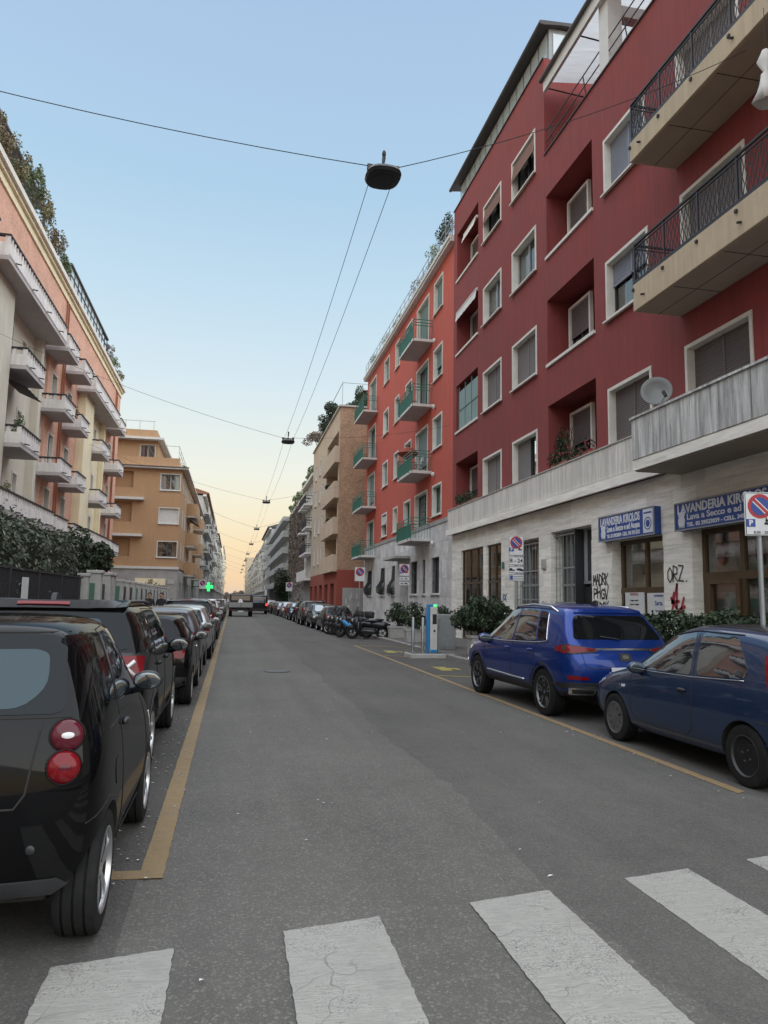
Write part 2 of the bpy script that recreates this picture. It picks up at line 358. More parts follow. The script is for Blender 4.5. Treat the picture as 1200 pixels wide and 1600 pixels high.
def carpaint(name, col, metal=.3, rough=.32, dust=.15, cw=.6):
    mt, nt, b, N, L = newmat(name); co = coords(N, L)
    inp(b, Metallic=metal, Roughness=rough); b.inputs['Specular IOR Level'].default_value = .0 if cw < .6 else .15; b.inputs['Coat Weight'].default_value = cw; b.inputs['Coat Roughness'].default_value = .035
    d = noise(N, L, co, 2.5, 6, .7); f = noise(N, L, co, 300, 2)
    dm = mathn(N, L, 'ADD', mathn(N, L, 'MULTIPLY', d, .7), mathn(N, L, 'MULTIPLY', f, .3))
    L.new(mixc(N, L, maprange(N, L, dm, .4, .72, 0, dust), col, (.16, .15, .14)), b.inputs['Base Color'])
    L.new(maprange(N, L, d, .35, .7, .02, .09), b.inputs['Coat Roughness']); return mt
M['p_black'] = carpaint('black_car_paint', (.003, .003, .0035), .0, .5, .01, .5); M['p_blue'] = carpaint('bright_blue_car_paint', (.008, .034, .20), .5, .3, .03)
M['p_navy'] = carpaint('dusty_navy_car_paint', (.015, .033, .08), .35, .36, .05, .8); M['p_grey'] = carpaint('dark_grey_car_paint', (.06, .062, .07), .5)
M['p_silver'] = carpaint('silver_car_paint', (.38, .39, .40), .7); M['p_white'] = carpaint('white_car_paint', (.7, .7, .69), 0, .4)
M['p_dark'] = carpaint('charcoal_car_paint', (.018, .019, .023), .3); M['p_red'] = carpaint('dark_red_car_paint', (.16, .012, .016), .3)
M['p_brown'] = carpaint('brown_grey_car_paint', (.10, .085, .075), .4); M['p_blk2'] = carpaint('black_suv_paint', (.004, .004, .0045), .0, .5, .015, .5)
M['leaf_hedge'] = leafmat('hedge_leaves', (.03, .043, .028), (.06, .078, .05), (.17, .19, .14))
M['leaf_dark'] = leafmat('dark_leaves', (.012, .024, .012), (.026, .045, .02), (.055, .08, .035))
M['leaf_bush'] = leafmat('bush_leaves', (.012, .026, .014), (.03, .055, .025), (.07, .10, .045))
M['leaf_dry'] = leafmat('dry_terrace_leaves', (.16, .13, .07), (.15, .17, .08), (.30, .21, .12)); M['leaf_rust'] = leafmat('rust_leaves', (.15, .09, .06), (.19, .14, .08), (.16, .17, .10))
M['leaf_green'] = leafmat('fresh_leaves', (.075, .10, .05), (.11, .15, .07), (.18, .22, .11)); M['leaf_grey'] = leafmat('dry_creeper', (.13, .095, .075), (.17, .13, .105), (.22, .18, .15))
def translucent(name, col):
    mt, nt, b, N, L = newmat(name); inp(b, Base_Color=(*col, 1), Roughness=.5); tr = N.new('ShaderNodeBsdfTranslucent'); tr.inputs[0].default_value = (*col, 1)
    st = noise(N, L, coords(N, L, (30, 1, 1)), 1, 2); mx = N.new('ShaderNodeMixShader'); L.new(maprange(N, L, st, .3, .7, .55, .75), mx.inputs[0]); L.new(b.outputs[0], mx.inputs[1]); L.new(tr.outputs[0], mx.inputs[2]); L.new(mx.outputs[0], N['Material Output'].inputs[0]); return mt
M['poly'] = translucent('translucent_roof_sheet', (.5, .5, .5))
M['dish'] = plain('grey_dish_metal', (.17, .175, .17), .5)
M['bark'] = mat('bark', (.10, .075, .055), .9, .25, 6, 40, .4); M['soil'] = mat('garden_soil', (.09, .075, .055), .95, .25, 3, 60, .4)
M['cloth_w'] = mat('white_awning_cloth', (.62, .60, .57), .9, .1, 3, 50); M['cloth_dk'] = mat('dark_clothing', (.02, .02, .024), .9, .2, 6, 60); M['skin'] = plain('skin', (.42, .25, .18), .6); M['hair'] = plain('dark_hair', (.02, .014, .01), .7)
M['sign_w'] = plain('sign_white', (.66, .67, .68), .4); M['sign_b'] = plain('sign_blue', (.02, .06, .28), .4); M['sign_r'] = plain('sign_red', (.42, .02, .03), .4); M['sign_back'] = plain('galvanised_steel', (.34, .36, .37), .45, .6)
M['shop_b'] = mat('shop_sign_blue', (.02, .065, .28), .45, .08, 2, 40); M['shop_w'] = plain('shop_sign_lettering', (.66, .68, .72), .5); M['ink'] = plain('black_spray_paint', (.02, .02, .022), .8); M['ink_r'] = plain('red_spray_paint', (.36, .04, .06), .8)
M['ink_b'] = plain('blue_spray_paint', (.05, .16, .35), .8); M['blueplastic'] = plain('blue_plastic', (.02, .22, .5), .35, coat=.5); M['paper'] = plain('paper_poster', (.6, .6, .6), .8)
M['curtain_o'] = mat('warm_curtain', (.55, .33, .15), .9, .2, 3, 20, stretch=(6, 6, .5)); M['terracotta'] = plain('terracotta', (.30, .11, .06), .85)
# ================================================================ GROUND
def sheet(name, x0, x1, y0, y1, z, mt, kind='structure', parent=None):
    b = MB(); b.quad((x0, y0, z), (x1, y0, z), (x1, y1, z), (x0, y1, z)); return b.build(name, mt, parent, kind=kind)
def jag(pts, step, amp, rnd):
    """polygon outline cut into short steps with worn, uneven edges"""
    o = []
    for i, p in enumerate(pts):
        q = pts[(i+1) % len(pts)]; p = Vector(p); q = Vector(q); n = max(1, int((q-p).length/step)); d = (q-p).normalized(); nn = Vector((-d.y, d.x))
        for k in range(n): o.append(p+(q-p)*k/n + nn*rnd.uniform(-amp, amp)*(0 if k == 0 else 1))
    return o
def marking(name, pts, z, mt, parent, amp=.008, step=.06, seed=1):
    o = jag(pts, step, amp, random.Random(seed)); b = MB(); n = len(o)
    b.add([(p.x, p.y, z) for p in o]+[(p.x, p.y, z-.0035) for p in o], [tuple(range(n))]+[(i, (i+1) % n, (i+1) % n+n, i+n) for i in range(n)])
    return b.build(name, mt, parent)
ground = sheet('ground', -400, 400, -60, 3000, -.06, M['asphalt_old'])
road = sheet('road', -2.55, 6.32, -30, 900, 0, M['asphalt'])
sheet('parking_lane', -2.55, -.47, -30, 900, .004, M['asphalt_old'], None, road)
sheet('parking_lane', 4.6, 6.32, 4.5, 900, .004, M['asphalt_old'], None, road)
rq = random.Random(19); b = MB(); P = [(2.02+.05*math.sin(k*.31)+rq.uniform(-.045, .045), -30+k*.25) for k in range(1200)]
b.add([(x, y, .004) for x, y in P]+[(4.6, y, .004) for x, y in P]+[(x-.06, y, .0004) for x, y in P], [(k, k+1200, k+1201, k+1) for k in range(1199)]+[(k+2400, k, k+1, k+2401) for k in range(1199)]); b.build('resurfaced_lane', M['asphalt_fine'], road)
def ys(x): return 3.72+.19*(x+.72)
for i, (a, b_) in enumerate([(-1.76, -1.24), (-.72, -.2), (.32, .83), (1.36, 1.87), (2.41, 2.9), (3.39, 3.92), (4.43, 4.95), (5.47, 5.99)]):
    marking('crosswalk_stripe', [(a, ys(a)-2.7), (b_, ys(b_)-2.7), (b_, ys(b_)), (a, ys(a))], .008, M['white_paint'], road, .004, .03, i+3)
marking('parking_line', [(-.33, 4.74), (-.33, 60), (-.33, 120), (-.47, 120), (-.47, 4.88), (-2.3, 4.98), (-2.3, 4.84)], .010, M['yellow_paint'], road, .0035, .06, 40)
marking('parking_line', [(4.5, 6.05), (4.61, 6.1), (4.61, 27.6), (4.5, 27.6)], .010, M['yellow_paint'], road, .003, .06, 41)
for k, (a, c, w) in enumerate([((4.62, 27.5), (6.25, 26.4), .1), ((4.62, 22.5), (6.2, 21.2), .12), ((4.62, 16.4), (6.2, 15.6), .1)]):
    d = (Vector(c)-Vector(a)).normalized(); n = Vector((-d.y, d.x))*w/2
    marking('parking_line', [Vector(a)-n, Vector(c)-n, Vector(c)+n, Vector(a)+n], .014, M['yellow_paint' if k == 1 else 'yellow_bright'], road, .006, .12, 50+k)
def evsym(x, y, s, seed):
    pts = [(-.32, -.45), (.05, -.45), (.05, -.15), (.2, -.1), (.32, -.42), (.4, .1), (.1, .15), (.1, .45), (-.3, .45)]
    marking('charging_symbol', [(x+p[0]*s, y+p[1]*s*1.4) for p in pts], .012, M['yellow_bright'], road, .01, .08, seed)
evsym(5.3, 24.2, .8, 60); evsym(5.35, 18.1, .8, 61)
pav = sheet('pavement', 6.5, 10.2, -30, 900, .12, M['sidewalk'])
pavl = sheet('pavement', -9.3, -2.72, 0, 900, .12, M['sidewalk'])
def kerbrow(x0, x1, y0, y1, par):
    b = MB(); b.bbox(x0, x1, -.495, .495, -.1, .128, .012); me = b.mesh('kerbstone', M['kerb']); rnd = random.Random(3)
    for k in range(int(y1-y0)):
        inst('kerbstone', me, par, (rnd.uniform(-.004, .004), y0+k+.5, rnd.uniform(-.004, .003)), (0, 0, rnd.uniform(-.003, .003)))
kerbrow(6.32, 6.52, 2, 62, pav); kerbrow(-2.74, -2.55, 8, 30, pavl)
b = MB(); b.box(6.32, 6.52, 62, 700, -.1, .125); b.build('kerb', M['kerb'], pav)
b = MB(); b.box(-2.74, -2.55, 30, 700, -.1, .125); b.build('kerb', M['kerb'], pavl)
# small litter, dry leaves and pale grit on the asphalt beside the parked cars
rnd = random.Random(11); b = MB()
for k in range(420):
    x, y = (rnd.gauss(-.62, .12), rnd.uniform(4.5, 14)) if k < 260 else ((rnd.uniform(-.3, 4.5), rnd.uniform(2, 16)) if k < 300 else (rnd.gauss(4.45, .15), rnd.uniform(5, 20)))
    s = rnd.uniform(.003, .012); a = rnd.uniform(0, 3.1); z = .018
    b.add([(x+s*math.cos(a+q*1.57)*(1 if q % 2 else 1.8), y+s*math.sin(a+q*1.57)*(1 if q % 2 else 1.8), z-(.008 if q == 0 else 0)) for q in range(4)], [(0, 1, 2, 3)])
b.build('grit', M['paper'], road, kind='stuff')
def cover(x, y, r):
    t = tag(MB().lathe([(0, .016), (r*.96, .016), (r, .012), (r, .005)], 28, (x, y, 0)).build('manhole_cover', M['steelblk'], road), None)
cover(1.1, 17.5, .3); cover(3.2, 30, .3)

# ================================================================ FACADE TOOLS
class Fac:
    """a facade plane: u runs along the wall, local y goes into the wall, z is up; s maps street distance to u"""
    def __init__(f, root, ox=0, oy=0, rz=0): f.root = root; f.o = (ox, oy, 0); f.rz = rz
    def put(f, name, mb, mt, parent=None, **k):
        if parent is not None: return mb.build(name, mt, parent, **k)
        return mb.build(name, mt, f.root, loc=f.o, rot=(0, 0, f.rz), **k)
    def at(f, u, y, z):
        c, s = math.cos(f.rz), math.sin(f.rz); return (f.o[0]+u*c-y*s, f.o[1]+u*s+y*c, z)
    def inst(f, name, me, u, y, z, rz=0, **k): return inst(name, me, f.root, f.at(u, y, z), (0, 0, f.rz+rz), **k)
def wall_mb(u0, u1, z0, z1, holes, D, top=True):
    b = MB(); E = 1e-5
    us = sorted({u0, u1, *[q for h in holes for q in h[:2]]}); zs = sorted({z0, z1, *[q for h in holes for q in h[2:4]]})
    us = [q for q in us if u0-E <= q <= u1+E]; zs = [q for q in zs if z0-E <= q <= z1+E]
    for i in range(len(us)-1):
        for j in range(len(zs)-1):
            cu, cz = (us[i]+us[i+1])/2, (zs[j]+zs[j+1])/2
            if any(h[0] < cu < h[1] and h[2] < cz < h[3] for h in holes): continue
            b.quad((us[i], 0, zs[j]), (us[i+1], 0, zs[j]), (us[i+1], 0, zs[j+1]), (us[i], 0, zs[j+1]))
    for (a, c, e, g, d) in holes:
        b.quad((a, 0, e), (a, 0, g), (a, d, g), (a, d, e)); b.quad((c, 0, g), (c, 0, e), (c, d, e), (c, d, g))
        b.quad((a, 0, g), (c, 0, g), (c, d, g), (a, d, g)); b.quad((c, 0, e), (a, 0, e), (a, d, e), (c, d, e))
        b.quad((a, d, e), (c, d, e), (c, d, g), (a, d, g))
    b.quad((u0, 0, z0), (u0, 0, z1), (u0, D, z1), (u0, D, z0)); b.quad((u1, 0, z1), (u1, 0, z0), (u1, D, z0), (u1, D, z1))
    if top: b.quad((u0, 0, z1), (u1, 0, z1), (u1, D, z1), (u0, D, z1)); b.quad((u0, 0, z0), (u0, D, z0), (u1, D, z0), (u1, 0, z0))
    b.quad((u1, D, z0), (u0, D, z0), (u0, D, z1), (u1, D, z1))
    return b
CACHE = {}
def cached(key, fn):
    if key not in CACHE: CACHE[key] = fn()
    return CACHE[key]
def ring(w, h, t, y0, y1, bottom=True):
    b = MB(); b.box(-w/2, -w/2+t, y0, y1, 0, h); b.box(w/2-t, w/2, y0, y1, 0, h); b.box(-w/2+t, w/2-t, y0, y1, h-t, h)
    if bottom: b.box(-w/2+t, w/2-t, y0, y1, 0, t)
    return b
def shutter_mb(u0, u1, z0, z1, y, n=None):
    b = MB(); n = n or max(3, int((z1-z0)/.055)); d = (z1-z0)/n
    for k in range(n):
        z = z0+k*d
        b.quad((u0, y, z), (u1, y, z), (u1, y-.014, z+d*.3), (u0, y-.014, z+d*.3)); b.quad((u0, y-.014, z+d*.3), (u1, y-.014, z+d*.3), (u1, y, z+d), (u0, y, z+d))
    return b
def curtain_mb(u0, u1, z0, z1, y, amp=.03, wl=.12):
    b = MB(); n = max(6, int((u1-u0)/wl*4))
    for k in range(n):
        a, c = u0+(u1-u0)*k/n, u0+(u1-u0)*(k+1)/n; f = lambda q: y+amp*math.sin(q/wl*6.28)
        b.quad((a, f(a), z0), (c, f(c), z0), (c, f(c), z1), (a, f(a), z1))
    return b
def window(F, ua, ub, za, zb, style='shutter', dy=0, trim='stone', sh='shutter', sash='wood', frac=.5, sill=True, proud=.025, tw=.09, mull=True, curtain=None, cur=.5, label=None, lining=.22):
    """window = stone surround lining the opening; sub-parts sill, roller_shutter, sash, pane, curtain"""
    ua, ub = min(ua, ub), max(ua, ub); w, h = round(ub-ua, 2), round(zb-za, 2); u = (ua+ub)/2
    me = cached(('ring', w, h, trim, proud, tw, sill, lining), lambda: ring(w, h, tw, -proud, lining, sill).mesh('window', M[trim]))
    o = F.inst('window', me, u, dy, za, label=label); iw, z0, z1 = w/2-tw, (tw if sill else 0), h-tw
    def sub(name, key, fn, mt): inst(name, cached((name, w, h, tw, sill, lining, *key), lambda: fn().mesh(name, mt)), o)
    if sill: sub('sill', (trim, proud), lambda: MB().box(-w/2-.05, w/2+.05, -.11, -proud-.002, -.045, .005), M[trim])
    yb = lining-.04
    if style in ('shutter', 'half', 'gap'):
        zs = z0 if style != 'half' else z0+(z1-z0)*(1-frac)
        mp = [(-iw, -.03), (.03, iw)] if mull else [(-iw, iw)]
        if style == 'gap': mp = [(-iw, .12), (iw*.72, iw)] if frac > 0 else [(-iw, -iw*.7), (-.12, iw)]
        for (p, q) in mp:
            def f():
                b = shutter_mb(p, q, zs, z1, yb)
                if zs > z0: b.box(p, q, yb-.02, yb+.02, zs-.04, zs-.001)
                return b
            sub('roller_shutter', (sh, style, frac, mull, p), f, M[sh])
        if mull and style != 'gap': sub('mullion', (sh, style, frac), lambda: MB().box(-.03, .03, yb-.03, yb+.03, zs, z1), M[sh])
    if style in ('casement', 'half', 'tilt', 'gap', 'grid'):
        ys_ = lining+.03; zt = z1
        def f():
            b = MB(); t = .055
            for (p, q) in ([(-iw, -.004), (.004, iw)] if w > .9 else [(-iw, iw)]):
                b.box(p, p+t, ys_-.04, ys_+.02, z0, zt); b.box(q-t, q, ys_-.04, ys_+.02, z0, zt)
                b.box(p+t, q-t, ys_-.04, ys_+.02, zt-t, zt); b.box(p+t, q-t, ys_-.04, ys_+.02, z0, z0+t*1.3)
                if style == 'grid':
                    for k in range(1, 4): zz = z0+(zt-z0)*k/4; b.box(p+t, q-t, ys_-.03, ys_+.01, zz-.015, zz+.015)
            return b
        sub('sash', (sash, style), f, M[sash])
        sub('pane', (style,), lambda: MB().quad((-iw, ys_, z0), (iw, ys_, z0), (iw, ys_, z1), (-iw, ys_, z1)), M['shopglass' if curtain else 'glass'])
        if curtain:
            for (p, q) in [(-iw, -iw+cur*iw), (iw-cur*iw, iw)]: sub('curtain', (curtain, cur, p), lambda: curtain_mb(p, q, z0, z1, ys_+.08), M[curtain])
            sub('room', (), lambda: MB().quad((-w/2, ys_+.09+.05, 0), (w/2, ys_+.14, 0), (w/2, ys_+.14, h), (-w/2, ys_+.14, h)), M['dark'])
    if style == 'tilt':   # roller blind swung outwards on arms over the lower half
        def f():
            b = MB(); zt = z1-.1; zm = z0+(z1-z0)*.5; s_ = shutter_mb(-iw, iw, 0, 1, 0, 16)
            b.add([(p[0], -.10*(1-p[2])+p[1]+.04, zm+(zt-zm)*p[2]) for p in s_.v], s_.f)
            b.tube([(-iw, .1, z0+.3), (-iw, -.06, zm)], .012, 4); b.tube([(iw, .1, z0+.3), (iw, -.06, zm)], .012, 4); return b
        sub('tilted_blind', (sh,), f, M[sh])
    return o
def text(parent, s, size, loc, rz=0, mt='sign_w', ext=.002, align='CENTER', bold=0, name='lettering', sx=1, shear=0):
    c = bpy.data.curves.new('lettering', 'FONT'); c.body = s; c.size = size; c.extrude = ext; c.offset = bold; c.align_x = align; c.align_y = 'CENTER'; c.resolution_u = 3; c.shear = shear
    t = bpy.data.objects.new('tmp', c); COL.objects.link(t); dg = bpy.context.evaluated_depsgraph_get(); dg.update()
    me = bpy.data.meshes.new_from_object(t.evaluated_get(dg)); bpy.data.objects.remove(t); me.name = name; me.materials.clear(); me.materials.append(M[mt])
    o = inst(name, me, parent, loc, (R(90), 0, rz)); o.scale = (sx, 1, 1); return o
def slabs(F, name, u0, u1, z0, z1, du, dz, holes, mt, th=.02, gap=.006, seed=1, stagger=True, edge=.12, limit=300):
    """cladding slabs laid in courses over a wall, cut around its openings; each slab is an object"""
    rnd = random.Random(seed); nz = max(1, round((z1-z0)/dz)); cnt = 0; extra = MB()
    for j in range(nz):
        a0, a1 = z0+(z1-z0)*j/nz, z0+(z1-z0)*(j+1)/nz; u = u0-(du*(.5 if j % 2 else .15) if stagger else 0)
        while u < u1-.01:
            wd_ = du*(rnd.uniform(.8, 1.2) if stagger else 1); p, q = max(u, u0), min(u+wd_, u1); u += wd_
            if q-p < .05: continue
            rects = [(p, q, a0, a1)]
            for h in holes:
                nr = []
                for (a, b_, c, d) in rects:
                    if h[0] >= b_ or h[1] <= a or h[2] >= d or h[3] <= c: nr.append((a, b_, c, d)); continue
                    if h[0] > a: nr.append((a, h[0], c, d))
                    if h[1] < b_: nr.append((h[1], b_, c, d))
                    a2, b2 = max(a, h[0]), min(b_, h[1])
                    if h[2] > c: nr.append((a2, b2, c, h[2]))
                    if h[3] < d: nr.append((a2, b2, h[3], d))
                rects = nr
            for (a, b_, c, d) in rects:
                if b_-a < .04 or d-c < .04: continue
                y = rnd.uniform(-.004, .004); cnt += 1
                if cnt <= limit:
                    m_ = MB().box(a+gap/2, b_-gap/2, -th-y, -.002, c+gap/2, d-gap/2); F.put(name, m_, mt)
                else: extra.box(a+gap/2, b_-gap/2, -th-y, -.002, c+gap/2, d-gap/2)
    if extra.v: F.put(name, extra, mt, kind='stuff')
def leaves(rnd, pts_fn, n, size, droop=.3, b=None):
    """n small bent leaves; pts_fn gives a position and an outward direction"""
    b = b or MB()
    for _ in range(n):
        p, d = pts_fn(); d = (d+Vector((rnd.gauss(0, .7), rnd.gauss(0, .7), rnd.gauss(0, .7)))).normalized()
        e = d.orthogonal().normalized(); e.rotate(Matrix.Rotation(rnd.uniform(0, 6.28), 3, d)); s = size*rnd.uniform(.6, 1.3)
        l = (e*.9+d*.4).normalized(); w = l.cross(d).normalized(); t = p+l*s*1.1-Vector((0, 0, droop*s)); mid = p+l*s*.5
        b.add([p, mid+w*s*.36, t, mid-w*s*.36+d*s*.08], [(0, 1, 2, 3)])
    return b
def boxpts(rnd, x0, x1, y0, y1, z0, z1, lump=.12):
    ph = [rnd.uniform(0, 6) for _ in range(6)]
    def f():
        q = rnd.random(); x, y, z = rnd.uniform(x0, x1), rnd.uniform(y0, y1), rnd.uniform(z0, z1)
        dep = abs(rnd.gauss(0, .09)); wv = lump*(math.sin(y*2.1+ph[0]+z*1.3)+math.sin(y*4.7+ph[1]-x*2)*.6+math.sin(x*3+z*3.1+ph[2])*.5)
        if q < .38: return Vector((x1-dep+wv*.6, y, z)), Vector((1, 0, .3))
        if q < .55: return Vector((x0+dep-wv*.6, y, z)), Vector((-1, 0, .3))
        if q < .83: return Vector((x, y, z1-dep+wv)), Vector((0, 0, 1))
        if q < .92: return Vector((x, y0+dep-wv*.5, z)), Vector((0, -1, .3))
        return Vector((x, y1-dep+wv*.5, z)), Vector((0, 1, .3))
    return f
def ellpts(rnd, cs):
    def f():
        (c, r) = rnd.choice(cs); d = Vector((rnd.gauss(0, 1), rnd.gauss(0, 1), rnd.gauss(0, 1))).normalized(); k = 1-abs(rnd.gauss(0, .18))
        return Vector((c[0]+d.x*r[0]*k, c[1]+d.y*r[1]*k, c[2]+d.z*r[2]*k)), d
    return f
def clumps(rnd, c, r, n, s):
    o = []
    for _ in range(n):
        d = Vector((rnd.gauss(0, 1), rnd.gauss(0, 1), rnd.gauss(0, 1))).normalized()*rnd.uniform(.3, 1)
        k = rnd.uniform(.7, 1.25)*s; o.append(((c[0]+d.x*r[0], c[1]+d.y*r[1], c[2]+d.z*r[2]), (k*r[0], k*r[1], k*r[2])))
    return o
def plant(name, label, cat, loc, cs, n, size, lm, group=None, stems=3, seed=1, trunk=None, h0=0, droop=.3):
    """plant = foliage of single leaves round clumps, with bark stems"""
    rnd = random.Random(seed); t = thing(name, label, cat, loc, 0, group)
    leaves(rnd, ellpts(rnd, cs), n, size, droop).build('foliage', M[lm], t, kind='stuff', fix=False)
    b = MB()
    for (c, r) in rnd.sample(cs, min(stems, len(cs))):
        m_ = Vector((c[0]*.4+rnd.uniform(-.05, .05), c[1]*.4+rnd.uniform(-.05, .05), h0+(c[2]-h0)*.55)); rr = trunk or max(.008, size*.12)
        b.tube([(rnd.uniform(-.02, .02), rnd.uniform(-.02, .02), h0), m_, c, (c[0]+r[0]*.3, c[1], c[2]+r[2]*.6)], [rr, rr*.7, rr*.45, rr*.15], 5)
    b.build('trunk' if trunk else 'stem', M['bark'], t, smooth=True); return t
# ================================================================ DARK RED BUILDING (right, near)
S = [5.9, 9.47, 13.2, 16.83]; H = [7.55, 11.2, 14.86, 18.5]
DR = thing('apartment_building', 'dark red plastered apartment block with travertine shop front and laundry signs', 'building', (9.9, 20, 0), R(-90))
F = Fac(DR); U = lambda y: 20-y
def hole(ya, yb, za, zb, d): return (U(yb), U(ya), za, zb, d)
cols = {'w1': (22.85, 25.12), 'w2': (26.25, 28.4), 'w0': (15.9, 18.06), 'door': (12.3, 14.53), 'x': (8.0, 10.2)}
LA = (29.1, 32.2); LB = (18.75, 22.0)
h1 = []; h2 = []
for i in range(4):
    for c in ('w1', 'w2'): h2.append(hole(*cols[c], S[i], H[i], .5))
    h2.append(hole(*LA, S[i]+(0 if i else 0), (8.05, 11.7, 15.3, 19.2)[i], .95))
    if i < 3:
        h1.append(hole(*cols['w0'], S[i], H[i], .5)); h1.append(hole(*LB, S[i], (8.1, 11.7, 15.4)[i], .95))
        for c in ('door', 'x'): h1.append(hole(*cols[c], (4.9, 8.95, 12.42)[i], H[i], .5))
F.put('upper_wall', wall_mb(U(22.1), U(2), 4.75, 16.95, h1, 14), M['darkred'])
F.put('upper_wall', wall_mb(U(32.7), U(22.103), 4.75, 20.62, h2, 14), M['darkred'])
def W(c, i, style, **k): return window(F, U(cols[c][1]), U(cols[c][0]), S[i], H[i], style, **k)
W('w1', 3, 'tilt', sash='dkgrey', sh='blind'); W('w2', 3, 'tilt', sash='dkgrey', sh='blind')
W('w1', 2, 'casement', sash='grey_iron', curtain='curtain', cur=.7); W('w2', 2, 'casement', sash='grey_iron', curtain='curtain', cur=.85)
W('w1', 1, 'shutter'); W('w2', 1, 'shutter'); W('w2', 0, 'shutter')
W('w1', 0, 'gap', sash='dkgrey')
W('w0', 2, 'shutter', sh='shutter_b'); W('w0', 1, 'half', sh='shutter_b', sash='iron', frac=.4, curtain='curtain', cur=.4); W('w0', 0, 'shutter', sh='shutter_dk')
for i, st in ((0, 'half'), (1, 'half'), (2, 'half')):
    z = (4.9, 8.95, 12.42)[i]
    window(F, U(cols['door'][1]), U(cols['door'][0]), z, H[i], st, sill=False, sh=('shutter_dk', 'shutter', 'shutter')[i], frac=(.55, .62, .5)[i], sash='dkgrey', curtain='curtain_o' if i != 1 else 'curtain', cur=.6)
    window(F, U(cols['x'][1]), U(cols['x'][0]), z, H[i], 'shutter', sill=False)
# loggias: ledge, inner window on the back wall
for (ya, yb), rows, d in ((LA, range(4), .95), (LB, range(3), .95)):
    for i in rows:
        F.put('loggia_ledge', MB().box(U(yb)-.03, U(ya)+.03, -.06, .12, S[i]-.07, S[i]+.03), M['stone'])
        window(F, U(ya+3.05), U(ya+1.55), S[i]+.25, S[i]+1.95, 'half', dy=d-.27, sh='shutter_dk', sash='dkgrey', frac=.6, sill=False, lining=.1, mull=False, proud=.02)
        F.put('loggia_lamp', MB().ell((U(ya+1.2), d-.12, S[i]+1.75), (.09, .09, .11)), M['white_trim'], smooth=True)
def rolled_awning(y0, y1, z, out_, mt):
    b = MB(); b.tube([(U(y1), -.02, z), (U(y0), -.02, z)], .07, 8); n = 14
    for k in range(n):
        a, c = U(y1)+(y1-y0)*k/n, U(y1)+(y1-y0)*(k+1)/n; b.quad((a, -.06, z), (c, -.06, z), (c, -.06-out_, z-.42+.03*(k % 2)), (a, -.06-out_, z-.42+.03*((k+1) % 2)))
    F.put('awning', b, mt)
rolled_awning(29.2, 31.0, S[3]+1.75, .12, M['cloth_w']); rolled_awning(29.15, 32.1, H[2]+.35, .05, M['cloth_w'])
b = MB()
for k in range(9): b.quad((U(31.9-k*.3), .05, S[1]+.1), (U(31.62-k*.3), .12, S[1]+.1), (U(31.62-k*.3), .12, S[1]+1.9), (U(31.9-k*.3), .05, S[1]+1.9))
F.put('loggia_screen', b, M['shutter_g'])
b = MB()
for k in range(4): b.tube([(U(31.9-k*.9), .06, S[1]), (U(31.9-k*.9), .06, 11.6)], .03, 4)
b.tube([(U(32.1), .06, S[1]+1.0), (U(29.2), .06, S[1]+1.0)], .02, 4); F.put('loggia_frame', b, M['green_iron'])
# travertine strip parapet (recess ledge) and its cornice
F.put('strip_wall', MB().box(U(32.7), U(14.85), -.2, -.001, 4.78, 5.86), M['trav_v'])
G = Fac(DR, 0, -.2, 0)
slabs(G, 'strip_slab', U(32.72), U(14.86), 5.02, 5.87, .95, .85, [], M['trav_v'], .022, .007, 3, False)
F.put('strip_cornice', MB().box(U(32.74), U(14.86), -.30, -.222, 4.72, 4.98), M['trav'])
F.put('strip_coping', MB().box(U(32.72), U(14.86), -.25, .01, 5.872, 5.91), M['concrete'])
# ground floor
gh = [hole(28.35, 31.3, .05, 3.95, 1.3), hole(26.3, 27.95, .05, 3.95, 1.3), hole(22.8, 25.05, .75, 3.86, .45), hole(19.15, 21.85, .05, 3.93, .6), hole(15.62, 18.0, .45, 3.36, .5), hole(11.4, 14.5, .05, 3.36, .5), hole(7.5, 10.4, .05, 3.36, .5)]
F.put('ground_floor_wall', wall_mb(U(32.7), U(2), 0, 4.748, gh, 14), M['trav'])
slabs(F, 'travertine_slab', U(32.7), U(5), .12, 4.74, 1.1, .42, gh, M['trav'], .016, .006, 5)
# entrance glazing
def glazing(ya, yb, za, zb, dy, cols_, rows, fm, fw_=.06, name='shop_window', gm='shopglass', back=True, bd=.9):
    b = MB(); L = yb-ya
    b.box(U(yb), U(ya), dy-.05, dy+.05, za, za+fw_*1.6); b.box(U(yb), U(ya), dy-.05, dy+.05, zb-fw_, zb)
    for c in cols_: u = U(yb)+L*c; b.box(max(u-fw_/2, U(yb)), min(u+fw_/2, U(ya)), dy-.045, dy+.045, za+fw_*1.6, zb-fw_)
    for r_ in rows: z = za+(zb-za)*r_; b.box(U(yb)+.01, U(ya)-.01, dy-.055, dy+.055, z-fw_*.7, z+fw_*.7)
    o = F.put(name, b, M[fm])
    MB().quad((U(yb), dy, za), (U(ya), dy, za), (U(ya), dy, zb), (U(yb), dy, zb)).build('pane', M[gm], o)
    return o
glazing(28.35, 31.3, .12, 3.95, .11, (.02, .35, .68, .98), (.62,), 'bronze'); glazing(26.3, 27.95, .12, 3.95, .11, (.03, .5, .97), (.62,), 'bronze')
for ya, yb in ((28.35, 31.3), (26.3, 27.95)): F.put('lobby_wall', MB().box(U(yb), U(ya), 1.24, 1.28, .05, 3.95), M['wood'])
